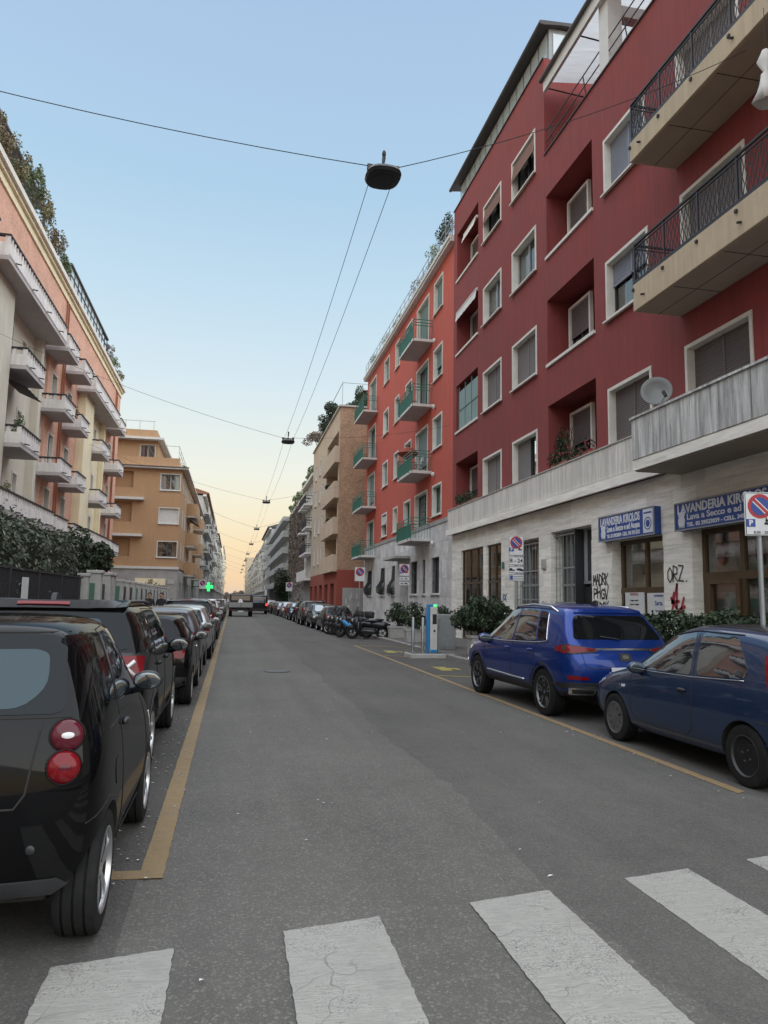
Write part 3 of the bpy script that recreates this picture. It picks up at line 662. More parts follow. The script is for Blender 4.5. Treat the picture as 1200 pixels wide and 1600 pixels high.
# barred window and barred door
def bars(ya, yb, za, zb, nv, rows, dy=.12):
    b = MB()
    for k in range(nv+1): u = U(yb)+.04+(yb-ya-.08)*k/nv; b.box(u-.008, u+.008, dy-.008, dy+.008, za, zb)
    for r_ in rows: z = za+(zb-za)*r_; b.box(U(yb), U(ya), dy-.03, dy-.014, z-.02, z+.02)
    return F.put('window_grille', b, M['grey_iron'])
glazing(22.8, 25.05, .75, 3.86, .32, (.03, .36, .66, .97), (.5,), 'grey_iron', .05, gm='glass'); bars(22.8, 25.05, .78, 3.8, 8, (.03, .34, .66, .97))
glazing(20.4, 21.85, .6, 3.93, .4, (.03, .5, .97), (.5,), 'grey_iron', .05, gm='glass'); bars(20.42, 21.8, .6, 3.9, 5, (.03, .34, .66, .97))
b = MB(); b.box(U(20.38), U(19.2), .38, .45, .1, 2.2); d_ = F.put('street_door', b, M['dkgrey'])
glazing(19.2, 20.36, 2.28, 3.93, .4, (.04, .5, .96), (.02,), 'grey_iron', .05, gm='glass', name='fanlight')
F.put('door_pier', MB().box(U(20.41), U(20.39), .1, .55, .1, 3.92), M['dkgrey'])
# laundry shop windows
o = glazing(15.62, 18.0, .45, 3.36, .28, (.03, .52, .97), (.55,), 'bronze', .11)
MB().box(U(17.75), U(16.85), .2, .23, 1.38, 2.0).build('poster', M['paper'], o); MB().box(U(16.7), U(15.75), .2, .23, 1.38, 1.98).build('poster', M['paper'], o)
for q, (yy, zz, s_, t_, mt_) in enumerate([(17.3, 1.2, .1, 'OFFERTA', 'ink_r'), (17.3, 1.05, .06, 'lavaggio camicie', 'ink'), (17.3, .95, .06, 'piumoni e tappeti', 'ink'), (16.2, 1.16, .07, 'LAVANDERIA', 'sign_b'), (16.2, .98, .16, 'Sarta', 'sign_b'), (16.2, .8, .07, 'riparazioni', 'sign_b')]):
    text(DR, t_, s_, (U(yy), .195, zz+.75), 0, mt_)
o = glazing(11.4, 14.5, .12, 3.36, .28, (.015, .42, .985), (.68,), 'bronze', .12)
b = MB(); b.box(U(14.3), U(13.3), .2, .3, .22, .3); b.box(U(14.32), U(14.22), .19, .3, .22, 2.25); b.box(U(13.38), U(13.28), .19, .3, .22, 2.25); b.box(U(14.22), U(13.38), .19, .3, 2.15, 2.25)
dd = F.put('shop_door', b, M['wood']); MB().box(U(13.45), U(13.41), .12, .18, 1.0, 1.35).build('handle', M['chrome'], dd)
glazing(7.5, 10.4, .12, 3.36, .28, (.015, .5, .985), (.68,), 'bronze', .12)
# things seen in the shop: folded laundry racks, hanging clothes
rnd = random.Random(5); b = MB()
for k in range(46): y = rnd.uniform(11.6, 13.2); z = .5+.16*(k % 10); b.box(U(y), U(y-.3), .34, .48, z, z+rnd.uniform(.05, .12))
F.put('folded_linen', b, M['paper'], kind='stuff')
for (y, z, m_) in ((14.1, 2.9, 'terracotta'), (13.5, 2.75, 'cloth_w'), (12.9, 2.85, 'ink_r'), (12.3, 2.8, 'curtain'), (17.2, 2.8, 'curtain'), (16.4, 1.9, 'cloth_w')):
    b = MB(); b.ell((U(y), .42, z), (.16, .05, .34), 8, 6); b.tube([(U(y), .42, z+.3), (U(y), .42, z+.45)], .008, 4); F.put('hanging_garment', b, M[m_], smooth=True)
# shop signs
def shopsign(ya, yb, za, zb, full):
    o = F.put('shop_sign', MB().bbox(U(yb), U(ya), -.2, -.022, za, zb, .01), M['shop_b'])
    b = MB(); t = .025
    b.box(U(yb)-.01, U(ya)+.01, -.215, -.202, zb-t, zb+.008); b.box(U(yb)-.01, U(ya)+.01, -.215, -.202, za-.008, za+t)
    b.box(U(yb)-.01, U(yb)+t, -.215, -.202, za+t, zb-t); b.box(U(ya)-t, U(ya)+.01, -.215, -.202, za+t, zb-t); b.build('sign_edging', M['grey_iron'], o)
    L = yb-ya; h = zb-za; x0 = U(yb)+.1; y_ = -.204
    wt = .8 if full else .97
    for s_, sz, dz, xo in (('LAVANDERIA KIROLOS', .29*h/.66, .74, .0), ('Lava a Secco e ad Acqua', .2*h/.66, .44, .34), ('TEL. 02 29523039 - CELL. 345 592 6223', .125*h/.66, .17, .34)):
        t_ = text(DR, s_, sz, (x0+xo, y_, za+h*dz), 0, 'shop_w', .003, 'LEFT', .008 if sz > .2 else .004)
        w_ = t_.data.vertices and (max(v.co.x for v in t_.data.vertices)-min(v.co.x for v in t_.data.vertices)); tgt = L*wt-.2-xo; t_.scale.x = tgt/w_; t_.parent = DR
    b = MB(); b.ell((x0+.15, y_, za+.2), (.13, .006, .13), 14, 8); b.ell((x0+.1, y_, za+.34), (.07, .006, .07)); b.ell((x0+.2, y_, za+.35), (.08, .006, .07)); b.box(x0+.05, x0+.25, y_-.004, y_+.004, za+.05, za+.16)
    b.build('emblem', M['shop_w'], o, smooth=True)
    if full:
        u1 = U(ya)-.06; b = MB(); b.box(u1-.42, u1, y_-.004, y_+.004, za+.06, zb-.04); b.build('washing_machine_picture', M['shop_w'], o)
        b = MB(); b.lathe([(.13, -.003), (.155, -.003), (.155, .003), (.13, .003)], 24, (u1-.21, y_-.006, za+.28), 'y', True); b.ell((u1-.21, y_-.006, za+.28), (.09, .004, .09)); b.box(u1-.38, u1-.04, y_-.008, y_-.004, zb-.15, zb-.11); b.build('drum_picture', M['shop_b'], o)
shopsign(15.65, 18.35, 3.35, 4.02, True); shopsign(11.7, 14.82, 3.33, 3.95, False)
# spray tags on the piers
def scrawl(strokes, u0, z0, w, h, mt, r=.016, name='graffiti'):
    b = MB()
    for st in strokes:
        pts = [(u0+p[0]*w, -.024, z0+p[1]*h) for p in st]
        for k in range(len(pts)-1):
            a, c = Vector(pts[k]), Vector(pts[k+1]); d = (c-a).normalized(); n = Vector((-d.z, 0, d.x))*r; a -= d*r*.6; c += d*r*.6; o_ = Vector((0, -.002, 0))
            b.add([a-n, c-n, c+n, a+n, a-n+o_, c-n+o_, c+n+o_, a+n+o_], [(4, 5, 6, 7), (0, 1, 5, 4), (1, 2, 6, 5), (2, 3, 7, 6), (3, 0, 4, 7)])
    F.put(name, b, M[mt])
GL = {'M': [[(0, 0), (.1, 1), (.5, .4), (.9, 1), (1, 0)]], 'A': [[(0, 0), (.5, 1), (1, 0)], [(.2, .4), (.85, .45)]], 'D': [[(0, 0), (.1, 1), (.9, .8), (.95, .2), (0, 0)]], 'R': [[(0, 0), (.1, 1), (.9, .85), (.8, .5), (.1, .45), (1, 0)]], 'K': [[(.1, 0), (.1, 1)], [(1, 1), (.1, .45), (1, -.05)]],
      'P': [[(.1, -.1), (.15, 1), (.9, .9), (.85, .5), (.1, .4)]], 'H': [[(0, 0), (.1, 1)], [(.9, 1), (.85, 0)], [(.05, .5), (.9, .55)]], 'G': [[(1, .9), (.4, 1), (0, .5), (.3, 0), (1, .1), (.95, .5), (.55, .5)]], 'V': [[(0, 1), (.4, 0), (1, 1.1)]], 'O': [[(.5, 1), (.05, .7), (.05, .25), (.5, 0), (.95, .3), (.9, .75), (.5, 1)]],
      'C': [[(1, .9), (.3, 1), (0, .4), (.4, 0), (1, .15)]], 'I': [[(.5, 0), (.55, 1)]], 'B': [[(0, 0), (.1, 1), (.9, .8), (.1, .5), (1, .2), (0, 0)]], 'E': [[(1, 1), (.1, .95), (0, 0), (1, .05)], [(.05, .5), (.8, .5)]], 'Z': [[(0, 1), (1, .95), (.05, .05), (1, 0)]], '.': [[(.4, 0), (.5, .05)]]}
def word(w, u0, z0, lw, lh, mt, r=.014):
    rnd = random.Random(w)
    for i, ch in enumerate(w): scrawl(GL[ch], u0+i*lw*1.12, z0+rnd.uniform(-.03, .03), lw, lh*rnd.uniform(.85, 1.1), mt, r)
for i, (w_, z) in enumerate((('MADRK', 2.22), ('PHGV', 1.84), ('CIBOK', 1.46), ('GEVO', 1.1))): word(w_, U(19.05), z, .15 if i != 1 else .19, .29, 'ink', .019)
word('ORZ.', U(15.45), 2.2, .19, .34, 'ink', .015)
scrawl([[(.1, .1), (.5, 1)], [(.5, 1), (.45, .2), (.95, .35)], [(.1, .6), (.6, .15), (.9, 0)], [(.3, .75), (.15, .45), (.6, .5)], [(.6, .05), (.9, .6)]], U(15.4), 1.4, .62, .76, 'ink_r', .035)
word('EV', U(22.55), 1.55, .15, .2, 'ink', .008); word('OB', U(22.5), 1.3, .14, .18, 'ink', .008)
word('BK', U(26.1), 1.75, .2, .28, 'ink_b', .018); word('AMO', U(26.15), 1.3, .15, .25, 'ink', .009); word('RGE', U(26.12), .95, .15, .22, 'ink_r', .008); word('OCI', U(26.1), .62, .15, .22, 'ink', .009)
F.put('house_number', MB().bbox(U(22.5), U(22.2), -.08, -.02, 2.78, 3.12, .03), M['concrete']); F.put('intercom', MB().bbox(U(26.15), U(25.95), -.06, -.02, 2.95, 3.2, .01), M['green_iron'])
# long balconies at the right edge
def big_balcony(zb, zt, rail):
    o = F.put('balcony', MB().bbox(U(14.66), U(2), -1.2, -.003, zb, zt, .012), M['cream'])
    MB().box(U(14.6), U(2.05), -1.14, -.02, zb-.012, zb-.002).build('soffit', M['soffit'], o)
    b = MB()
    for k in range(1): b.box(U(14.6), U(2.1), -.6, -.592, zb-.02, zb-.0125)
    for k in range(7): y = 13.2-k*1.6; b.box(U(y), U(y)+.012, -1.12, -.03, zb-.0195, zb-.0122)
    b.build('soffit_joint', M['dark'], o)
    for y in (14.2, 11.0): MB().cyl((U(y), -1.28, zb+.22), (U(y), -1.1, zb+.26), .025, 8).build('drain_spout', M['iron'], o)
    b = MB(); zr = zt+.95; u0, u1 = U(14.62), U(2.1)
    for z, r_ in ((zr, .028), (zr-.09, .016), (zt+.08, .02), (zt+.03, .03)): b.box(u0, u1, -1.16-r_, -1.16+r_, z-r_*.7, z+r_*.7); b.box(u0-r_, u0+r_, -1.16, -.02, z-r_*.7, z+r_*.7)
    n = int((u1-u0)/.13)
    for k in range(n+1):
        u = u0+(u1-u0)*k/n; 
        if k % 9 == 0: b.box(u-.018, u+.018, -1.178, -1.142, zt-.14, zr+.02); b.box(u-.03, u+.03, -1.24, -1.17, zt-.16, zt-.1)
        else:
            b.tube([(u, -1.16, zt+.08), (u+.05, -1.16, zt+.3), (u-.05, -1.16, zt+.62), (u, -1.16, zr-.09)], .009, 4)
            b.tube([(u, -1.16, zt+.08), (u-.05, -1.16, zt+.3), (u+.05, -1.16, zt+.62), (u, -1.16, zr-.09)], .009, 4)
    for k in range(8): y = -1.1+k*.14; b.tube([(u0, y, zt+.08), (u0, y+.05, zt+.35), (u0, y-.05, zt+.6), (u0, y, zr-.09)], .009, 4); b.tube([(u0, y, zt+.08), (u0, y-.05, zt+.35), (u0, y+.05, zt+.6), (u0, y, zr-.09)], .009, 4)
    b.build('railing', M['iron'], o)
big_balcony(11.94, 12.42, 0); big_balcony(8.31, 8.94, 0)
o = F.put('balcony', MB().box(U(14.84), U(2), -1.2, -.001, 4.66, 4.88), M['trav'])
b = MB(); b.box(U(14.83), U(2), -1.19, -1.05, 4.882, 5.82); b.box(U(14.83), U(14.7), -1.049, -.255, 4.882, 5.82); b.build('parapet', M['trav_v'], o)
MB().box(U(14.87), U(2), -1.25, -1.03, 5.822, 5.87).build('coping', M['trav_stain'], o)
G = Fac(DR, 0, -1.19, 0); slabs(G, 'parapet_slab', U(14.84), U(4), 4.9, 5.82, .98, .9, [], M['trav_stain'], .022, .007, 9, False)
b = MB(); b.box(U(14.856), U(14.832), -1.2, -.26, 4.9, 5.82); b.build('parapet_slab', M['trav_stain'], o)
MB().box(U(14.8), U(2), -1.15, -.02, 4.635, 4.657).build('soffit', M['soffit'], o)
# rooftop: glazed penthouse on the taller half, framed terrace on the lower half
o = F.put('penthouse', MB().box(U(32.5), U(22.2), .25, 8, 20.63, 21.9), M['grey_iron'])
b = MB(); n = 14
for k in range(n): a, c = U(32.4)+10.1*k/n+.06, U(32.4)+10.1*(k+1)/n-.06; b.box(a, c, .215, .245, 20.72, 21.8)
b.box(U(22.19), U(22.17), .4, 1.2, 20.75, 21.7); b.box(U(22.19), U(22.17), 1.3, 2.1, 20.75, 21.7); b.build('glazing', M['greenhouse'], o)
MB().prism([(-.10, 21.83), (-.06, 22.0), (8, 22.5), (8, 21.95), (.6, 21.92)], 'x', U(32.9), U(22.0)).build('roof', M['roof'], o)
MB().tube([(U(32.95), -.14, 21.88), (U(21.95), -.14, 21.88)], .075, 8).build('gutter', M['roof'], o)
F.put('wall_coping', MB().box(U(32.72), U(22.11), -.05, .2, 20.622, 20.66), M['roof'])
F.put('wall_coping', MB().box(U(22.099), U(2), -.05, .1, 16.952, 16.99), M['roof'])
o = F.put('terrace_back_wall', MB().box(U(22.099), U(2), 2.6, 6, 16.96, 19.74), M['darkred'])
MB().add([(U(21.7), -.1, 19.41), (U(2), -.1, 19.41), (U(2), 2.6, 19.75), (U(21.7), 2.6, 19.75)], [(0, 1, 2, 3)]).build('terrace_roof', M['poly'], o)
F.put('terrace_beam', MB().box(U(21.72), U(2), -.2, -.104, 19.02, 19.4), M['white_trim'])
F.put('terrace_gutter', MB().tube([(U(21.8), -.26, 19.46), (U(2), -.26, 19.46)], .08, 8), M['roof'])
for y in (18.1, 12.5): F.put('terrace_post', MB().box(U(y+.02), U(y-.5), -.04, .4, 16.99, 19.15), M['white_trim']); F.put('terrace_cross_beam', MB().box(U(y-.1), U(y-.4), .41, 2.58, 18.6, 18.95), M['white_trim'])
b = MB()
for z in (17.35, 17.75): b.tube([(U(21.9), -.02, z), (U(2), -.02, z)], .02, 5)
for k in range(6): y = 21.6-k*2.4; b.tube([(U(y), .1, 17), (U(y), -.02, 17.75)], .02, 5); b.tube([(U(y), 2.55, 18.9), (U(y), -.1, 19.1)], .025, 5)
F.put('terrace_rail', b, M['iron'])
# things on the dark red facade
t = thing('satellite_dish', 'grey satellite dish standing on the stained travertine balcony parapet', 'dish', (8.78, 13.95, 5.78))
b = MB(); prof = [(0, .0), (.14, .012), (.28, .045), (.40, .10), (.41, .105), (.40, .112), (.28, .06), (.14, .027), (0, .015)]
Mx = Matrix.Rotation(R(-100), 4, 'X') @ Matrix.Rotation(R(0), 4, 'Z'); prof = [(r_*.8, h_) for r_, h_ in prof]; b.lathe(prof, 32); b.v = [tuple(Matrix.Rotation(R(-32), 4, 'Z') @ (Matrix.Rotation(R(80), 4, 'X') @ Vector(p)) + Vector((0, 0, .44))) for p in b.v]
b.build('dish', M['dish'], t, smooth=True); MB().tube([(0, .1, .0), (0, .1, .44)], .025, 8).build('mast', M['steel'], t)
MB().tube([(0, -.05, .1), (-.1, -.5, .25)], .014, 6).build('arm', M['steel'], t); MB().cyl((-.1, -.5, .22), (-.12, -.44, .34), .035, 10).build('receiver', M['dkgrey'], t)
t = thing('hanging_cloth', 'pale grey cloth bag hanging at the right edge beside the upper balcony', 'cloth', (8.60, 10.08, 10.2))
b = MB(); b.lathe([(.03, 1.0), (.09, .95), (.14, .75), (.06, .58), (.10, .5), (.17, .25), (.24, 0), (.2, .01), (.12, .1)], 14); b.v = [(p[0]*(1+.25*math.sin(p[2]*17+p[1]*20)), p[1]*.8, p[2]) for p in b.v]
b.build('fabric', M['cloth_w'], t, smooth=True); MB().tube([(0, 0, .97), (0, 0, 1.78)], .006, 4).build('cord', M['iron'], t)
for k, (ya, yb, z, d, sd) in enumerate(((18.9, 21.9, 5.92, 'trailing geraniums in boxes along the loggia ledge above the barred door', 1), (29.3, 32.1, 5.92, 'low green plants along the far loggia ledge above the glass entrance', 2))):
    rr = random.Random(sd); y_ = (ya+yb)/2; cs = [((rr.uniform(-.1, .12), rr.uniform(-(yb-ya)/2, (yb-ya)/2), rr.uniform(.05, .5 if k else .45)), (.14, .22, .2)) for _ in range(22)]
    if k == 0: cs += [((.15, 1.2+rr.uniform(-.3, .3), rr.uniform(.4, 1.2)), (.12, .2, .22)) for _ in range(8)]
    t = plant('balcony_plant', d, 'plant', (10.02, y_, z), cs, 1500, .075, 'leaf_bush' if k else 'leaf_dark', None, 6, sd)
    MB().bbox(-.1, .1, -(yb-ya)/2, (yb-ya)/2, 0, .18, .01).build('planter_box', M['terracotta'], t)
    if k == 0:
        b = MB()
        for q in range(7): b.tube([(.2, .3+q*.2, .2), (.2, 1.0+q*.2-.35, 1.25)], .012, 4); b.tube([(.2, 1.0+q*.2-.35, .2), (.2, .3+q*.2, 1.25)], .012, 4)
        b.build('trellis', M['wood'], t)
        b = MB(); 
        for q in range(26): b.ell((rr.uniform(-.2, 0), rr.uniform(-1.5, 1.2), rr.uniform(.1, .5)), (.03, .035, .03), 6, 4)
        b.build('flowers', M['ink_r'], t, kind='stuff')

# ================================================================ LIGHT RED BUILDING
S2 = [6.03, 9.5, 13.18, 16.83]; H2 = [7.66, 11.25, 14.93, 18.65]; ZB = [4.8, 8.36, 11.95, 15.52]
LR = thing('apartment_building', 'bright coral red apartment block with green railed balconies and grey marble base', 'building', (10, 45, 0), R(-90))
F = Fac(LR); U = lambda y: 45-y
cc = {'A': (34.9, 36.66), 'B': (41.45, 43.15), 'C': (44.9, 46.2), 'E': (48.15, 49.93)}
hs = []
for i in range(4):
    for c in cc: hs.append(hole(*cc[c], S2[i], H2[i], .5))
    for ya, yb in ((37.65, 40.4), (52.8, 55.65)): hs.append(hole(ya, yb, max(ZB[i]+.16, 5.78), H2[i], .5))
F.put('upper_wall', wall_mb(U(56.6), U(32.71), 5.76, 19.2, hs, 13), M['lightred'])
for i in range(4):
    for c in cc:
        k = (i*5+ord(c)*3) % 4
        st, sh, fr = ('shutter', 'shutter_g', 1)
        if c == 'A': st, fr = [('grid', 1), ('shutter', 1), ('half', .55), ('shutter', 1)][i]
        elif c == 'E': st, fr = [('tilt', 1), ('shutter', 1), ('casement', 1), ('shutter', 1)][i]
        elif c == 'B': st, fr = [('casement', 1), ('casement', 1), ('grid', 1), ('casement', 1)][i]
        else: st, fr = [('casement', 1), ('shutter', 1), ('half', .6), ('shutter', 1)][i]
        window(F, U(cc[c][1]), U(cc[c][0]), S2[i], H2[i], st, sh='cloth_w' if st == 'tilt' else sh, sash='green_iron', frac=fr, mull=False, tw=.1)
    for j, (ya, yb) in enumerate(((37.65, 40.4), (52.8, 55.65))):
        st = [['grid', 'half', 'casement', 'shutter'], ['casement', 'half', 'casement', 'half']][j][i]
        window(F, U(yb), U(ya), max(ZB[i]+.16, 5.78), H2[i], st, sh='shutter_g', sash='green_iron', frac=.75, sill=False, tw=.1, mull=False, curtain='curtain' if i in (1, 3) and st != 'shutter' else None, cur=.6)
# ground floor: grey marble slabs, dark band, windows with bulging grilles, door with canopy
gw = [(35.1, 36.7, 2.07, 3.97), (37.8, 38.55, 2.07, 3.97), (39.55, 41.2, 2.07, 3.97), (45.2, 46.3, 2.07, 3.97), (48.35, 49.95, 2.07, 3.97), (53.05, 54.9, 2.07, 3.97)]
gh = [hole(a, c, e, g, .4) for a, c, e, g in gw]+[hole(41.7, 43.7, .05, 3.95, .7)]
F.put('ground_floor_wall', wall_mb(U(56.6), U(32.71), 0, 5.55, gh, 13), M['marble'])
slabs(F, 'marble_slab', U(56.6), U(33.0), .13, 5.55, .8, .9, gh, M['marble'], .018, .014, 8)
F.put('band', MB().box(U(56.62), U(32.75), -.06, 5, 5.553, 5.757), M['grey_wall'])
for q, (a, c, e, g) in enumerate(gw):
    window(F, U(c), U(a), e, g, 'casement', trim='marble', sash='iron', tw=.05, proud=.03)
    b = MB(); n = max(4, int((c-a)/.14))
    for k in range(n+1):
        u = U(c)+.06+(c-a-.12)*k/n
        if q < 3: b.tube([(u, .06, e), (u, .06, g)], .012, 4)
        else: b.tube([(u, .04, g-.1), (u, -.04, e+1.0), (u, -.32, e+.55), (u, -.3, e+.2), (u, .02, e+.04)], .014, 4)
    for z in ((e+.6, e+1.2) if q < 3 else ()): b.box(U(c)+.05, U(a)-.05, .05, .075, z-.015, z+.015)
    F.put('window_grille', b, M['iron'])
    if q >= 3:
        t = plant('window_plant', ('dark ivy bulging from the grille right of the canopy' if q == 3 else 'dark ivy filling the middle bulging window grille' if q == 4 else 'dark ivy in the grille nearest the alley'), 'plant', (9.85, (a+c)/2, e+.05), [((random.uniform(-.12, .1), random.uniform(-.4, .4)*(c-a), random.uniform(.1, .5)), (.13, .25, .2)) for _ in range(9)], 520, .07, 'leaf_dark', 'ivy in the window grilles', 2, q)
o = F.put('entrance_door', MB().box(U(43.65), U(41.75), .5, .56, .12, 3.9), M['wood'])
b = MB(); b.box(U(43.4), U(42.75), .46, .498, .4, 3.0); b.box(U(42.65), U(42.0), .46, .498, .4, 3.0); b.build('pane', M['glass'], o)
F.put('door_canopy', MB().bbox(U(44.6), U(41.2), -.95, -.02, 4.14, 4.3, .02), M['concrete'])
def green_balcony(ya, yb, zb, k):
    o = F.put('balcony', MB().bbox(U(yb), U(ya), -1.1, -.001, zb, zb+.15, .01), M['white_trim'])
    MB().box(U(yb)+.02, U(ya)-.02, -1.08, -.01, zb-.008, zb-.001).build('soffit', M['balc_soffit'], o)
    b = MB(); z0, z1 = zb+.15, zb+1.2
    for z in (z1, z1-.17, z1-.32): b.box(U(yb), U(ya), -1.09, -1.06, z-.02, z+.02); b.box(U(yb), U(yb)+.03, -1.06, 0, z-.02, z+.02); b.box(U(ya)-.03, U(ya), -1.06, 0, z-.02, z+.02)
    for u in (U(yb)+.015, U(ya)-.015, (U(yb)+U(ya))/2): b.box(u-.02, u+.02, -1.095, -1.055, z0-.1, z1)
    for s_ in (U(yb)+.015, U(ya)-.015):
        for q in range(7): y = -.95+q*.15; b.box(s_-.008, s_+.008, y-.008, y+.008, z0, z1-.32)
    for q in range(int((yb-ya)/.12)): u = U(yb)+.06+q*.12; b.box(u-.008, u+.008, -1.085, -1.068, z0, z1-.32)
    b.build('railing', M['green_iron'], o)
    b = MB(); b.box(U(yb)+.04, U(ya)-.04, -1.055, -1.045, z0+.05, z1-.36); b.build('screen', M['green_panel'], o)
    for u in (U(yb)+.5, U(ya)-.5): MB().cyl((u, -1.16, zb+.1), (u, -1.05, zb+.1), .025, 6).build('drain_spout', M['iron'], o)
    return o
for i in range(4): green_balcony(36.85, 40.2, ZB[i], i); green_balcony(52.1, 56.2, ZB[i], i+1)
t = thing('parasol', 'folded dark red parasol leaning on the second green balcony of the coral red block', 'parasol', (9.3, 39.3, 8.52)); MB().lathe([(.02, .95), (.3, 1.1), (.62, 1.35), (.6, 1.38), (.3, 1.62), (.02, 1.75)], 12).build('canopy', M['redground'], t); MB().tube([(0, 0, 0), (0, 0, 1.75)], .02, 6).build('pole', M['wood'], t)
t = thing('folding_chair', 'white folding chair on the second green balcony of the coral red block', 'chair', (9.5, 37.3, 8.52)); b = MB(); b.tube([(-.2, 0, 0), (.2, 0, .85)], .018, 5); b.tube([(.2, 0, 0), (-.25, 0, .5)], .018, 5); b.tube([(-.2, .4, 0), (.2, .4, .85)], .018, 5); b.tube([(.2, .4, 0), (-.25, .4, .5)], .018, 5); b.build('frame', M['white_trim'], t); MB().bbox(-.22, .12, 0, .4, .42, .46, .01).build('seat', M['white_trim'], t); MB().bbox(.12, .2, 0, .4, .6, .85, .01).build('backrest', M['white_trim'], t)
F.put('cornice', MB().box(U(56.75), U(32.72), -.3, -.001, 19.18, 19.32), M['white_trim']); F.put('cornice', MB().box(U(56.8), U(32.72), -.36, 13, 19.322, 19.5), M['white_trim'])
b = MB()
for z in (19.75, 20.05, 20.4): b.box(U(56.6), U(32.75), -.2, -.17, z-.015, z+.015)
for k in range(22): u = U(56.5)+k*1.13; b.box(u-.02, u+.02, -.205, -.165, 19.5, 20.42)
F.put('terrace_railing', b, M['grey_iron'])
for k, (y, hh, n, lm, d) in enumerate(((35.0, 1.6, 900, 'leaf_dark', 'tall airy shrub on the coral roof terrace beside the dark red block'), (37.8, 1.1, 500, 'leaf_green', 'dense low shrub on the coral roof terrace behind the railing'), (41, .9, 250, 'leaf_grey', 'small bare twiggy plant midway along the coral roof terrace'), (46.5, .7, 260, 'leaf_dry', 'dry tuft on the coral roof railing past the twiggy plant'), (50.5, .8, 300, 'leaf_green', 'green pot plant near the far end of the coral roof terrace'), (54.2, .6, 260, 'leaf_dark', 'last small dark plant at the far end of the coral roof'))):
    rr = random.Random(k+20); plant('roof_plant', d, 'plant', (10.2, y, 19.5), clumps(rr, (0, 0, .6+hh*.5), (.35, 1.3, hh*.55), 12, .35), n, .10, lm, 'plants on the coral roof terrace', 8, k)
for i in range(4): F.put('wall_lamp', MB().ell((U(36.2), -.1, ZB[i]-.15), (.09, .1, .13)), M['white_trim'], smooth=True)
# ================================================================ LEFT BUILDING (pink brick and cream, white balconies)
LBD = thing('apartment_building', 'pink brick and cream apartment block with stacked white box balconies behind the hedge', 'building', (-9.8, 35, 0), R(90))
F = Fac(LBD); U = lambda y: y-35
def hl(ya, yb, za, zb, d=.45): return (U(ya), U(yb), za, zb, d)
FL = [4.85, 7.72, 10.95, 14.12]
def sect(ya, yb, z0, z1, mt, wins, D=8, off=0, name='wall'):
    hs = [hl(*w[:4], .45) for w in wins]
    g = Fac(LBD, 0, -off, 0); g.put(name, wall_mb(U(ya), U(yb), z0, z1, hs, D+off), M[mt])
    for w in wins: window(g, U(w[0]), U(w[1]), w[2], w[3], w[4], sh=w[5] if len(w) > 5 else 'shutter', sash='wood', frac=.55, sill=w[6] if len(w) > 6 else False, trim='stone', tw=.09, mull=False)
for k, (y0, ye) in enumerate(((-7.6, 0), (10.3, 0), (28.2, 0), (46.1, 0))):
    wm = 'beige' if k < 3 else 'creamwall'; c0, c1 = y0+.6, y0+11.1
    if k == 0: c0 = 3
    top = 14.05
    # projecting plain block, recess with doors, flat part with narrow windows
    ws = []
    if y0+.6 > 3: sect(y0+.6, y0+3.2, 0, top, wm, [], 8, .6, 'bay_wall')
    for i in range(3):
        z = FL[i]
        if y0+4.0 > 3: ws += [(y0+4.2, y0+5.4, z, z+2.35, 'half' if i % 2 else 'casement', 'shutter'), (y0+6.7, y0+7.5, z+.9, z+2.3, 'casement')]
    if y0+3.2 > 3 or k == 0: sect(max(y0+3.201, 3), y0+8.8, 0, top, wm, [w for w in ws if w[0] > 3.2], 8, 0)
    sect(max(y0+8.801, 3), y0+9.25, 0, top, wm, [], 8, .35, 'pilaster')
    sect(max(y0+9.251, 3), y0+11.1, 0, top, wm, [(y0+9.7, y0+10.6, FL[i]+.7, FL[i]+2.3, 'casement', 'shutter', True) for i in range(3)], 8, 0)
    b1 = min(y0+18.5, 62.5) if k == 3 else y0+18.499
    bw = []
    for i in range(4):
        for (p, q) in ((11.9, 13.1), (15.6, 16.8)):
            if y0+p+.2 > 3 and y0+q < 62: bw.append((y0+p, y0+q, FL[i], FL[i]+2.4, ('casement', 'half', 'casement', 'shutter')[(i+k) % 4], 'shutter'))
    sect(max(y0+11.101, 3), min(b1, 62.5), 0, top+.001, 'brick_l', [w for w in bw if w[2] < 14 and w[0] < 61], 8, .12, 'brick_wall')
    tw = []
    for p in (3.9, 6.9, 9.7, 12.2, 15.9):
        if 4 < y0+p < 60.5: tw.append((y0+p, y0+p+1.1, 14.15, 16.6, 'half' if int(p) % 2 else 'casement', 'shutter'))
    sect(max(y0+.6, 3), min(b1, 62.5), top+.002, 18.3, 'brick_l', tw, 8, .12, 'brick_wall')
    for p in (13.9, 14.35):
        if y0+p > 4: F.put('downpipe', MB().tube([(U(y0+p), -.19, 0), (U(y0+p), -.19, 17.94)], .045, 6), M['terracotta'])
F.put('cornice', MB().box(U(3), U(62.6), -.32, 7, 18.302, 18.46), M['creamwall']); F.put('cornice', MB().box(U(3), U(62.65), -.46, 7, 18.462, 18.72), M['stone']); F.put('cornice', MB().box(U(3), U(62.55), -.2, -.122, 17.95, 18.3), M['creamwall'])
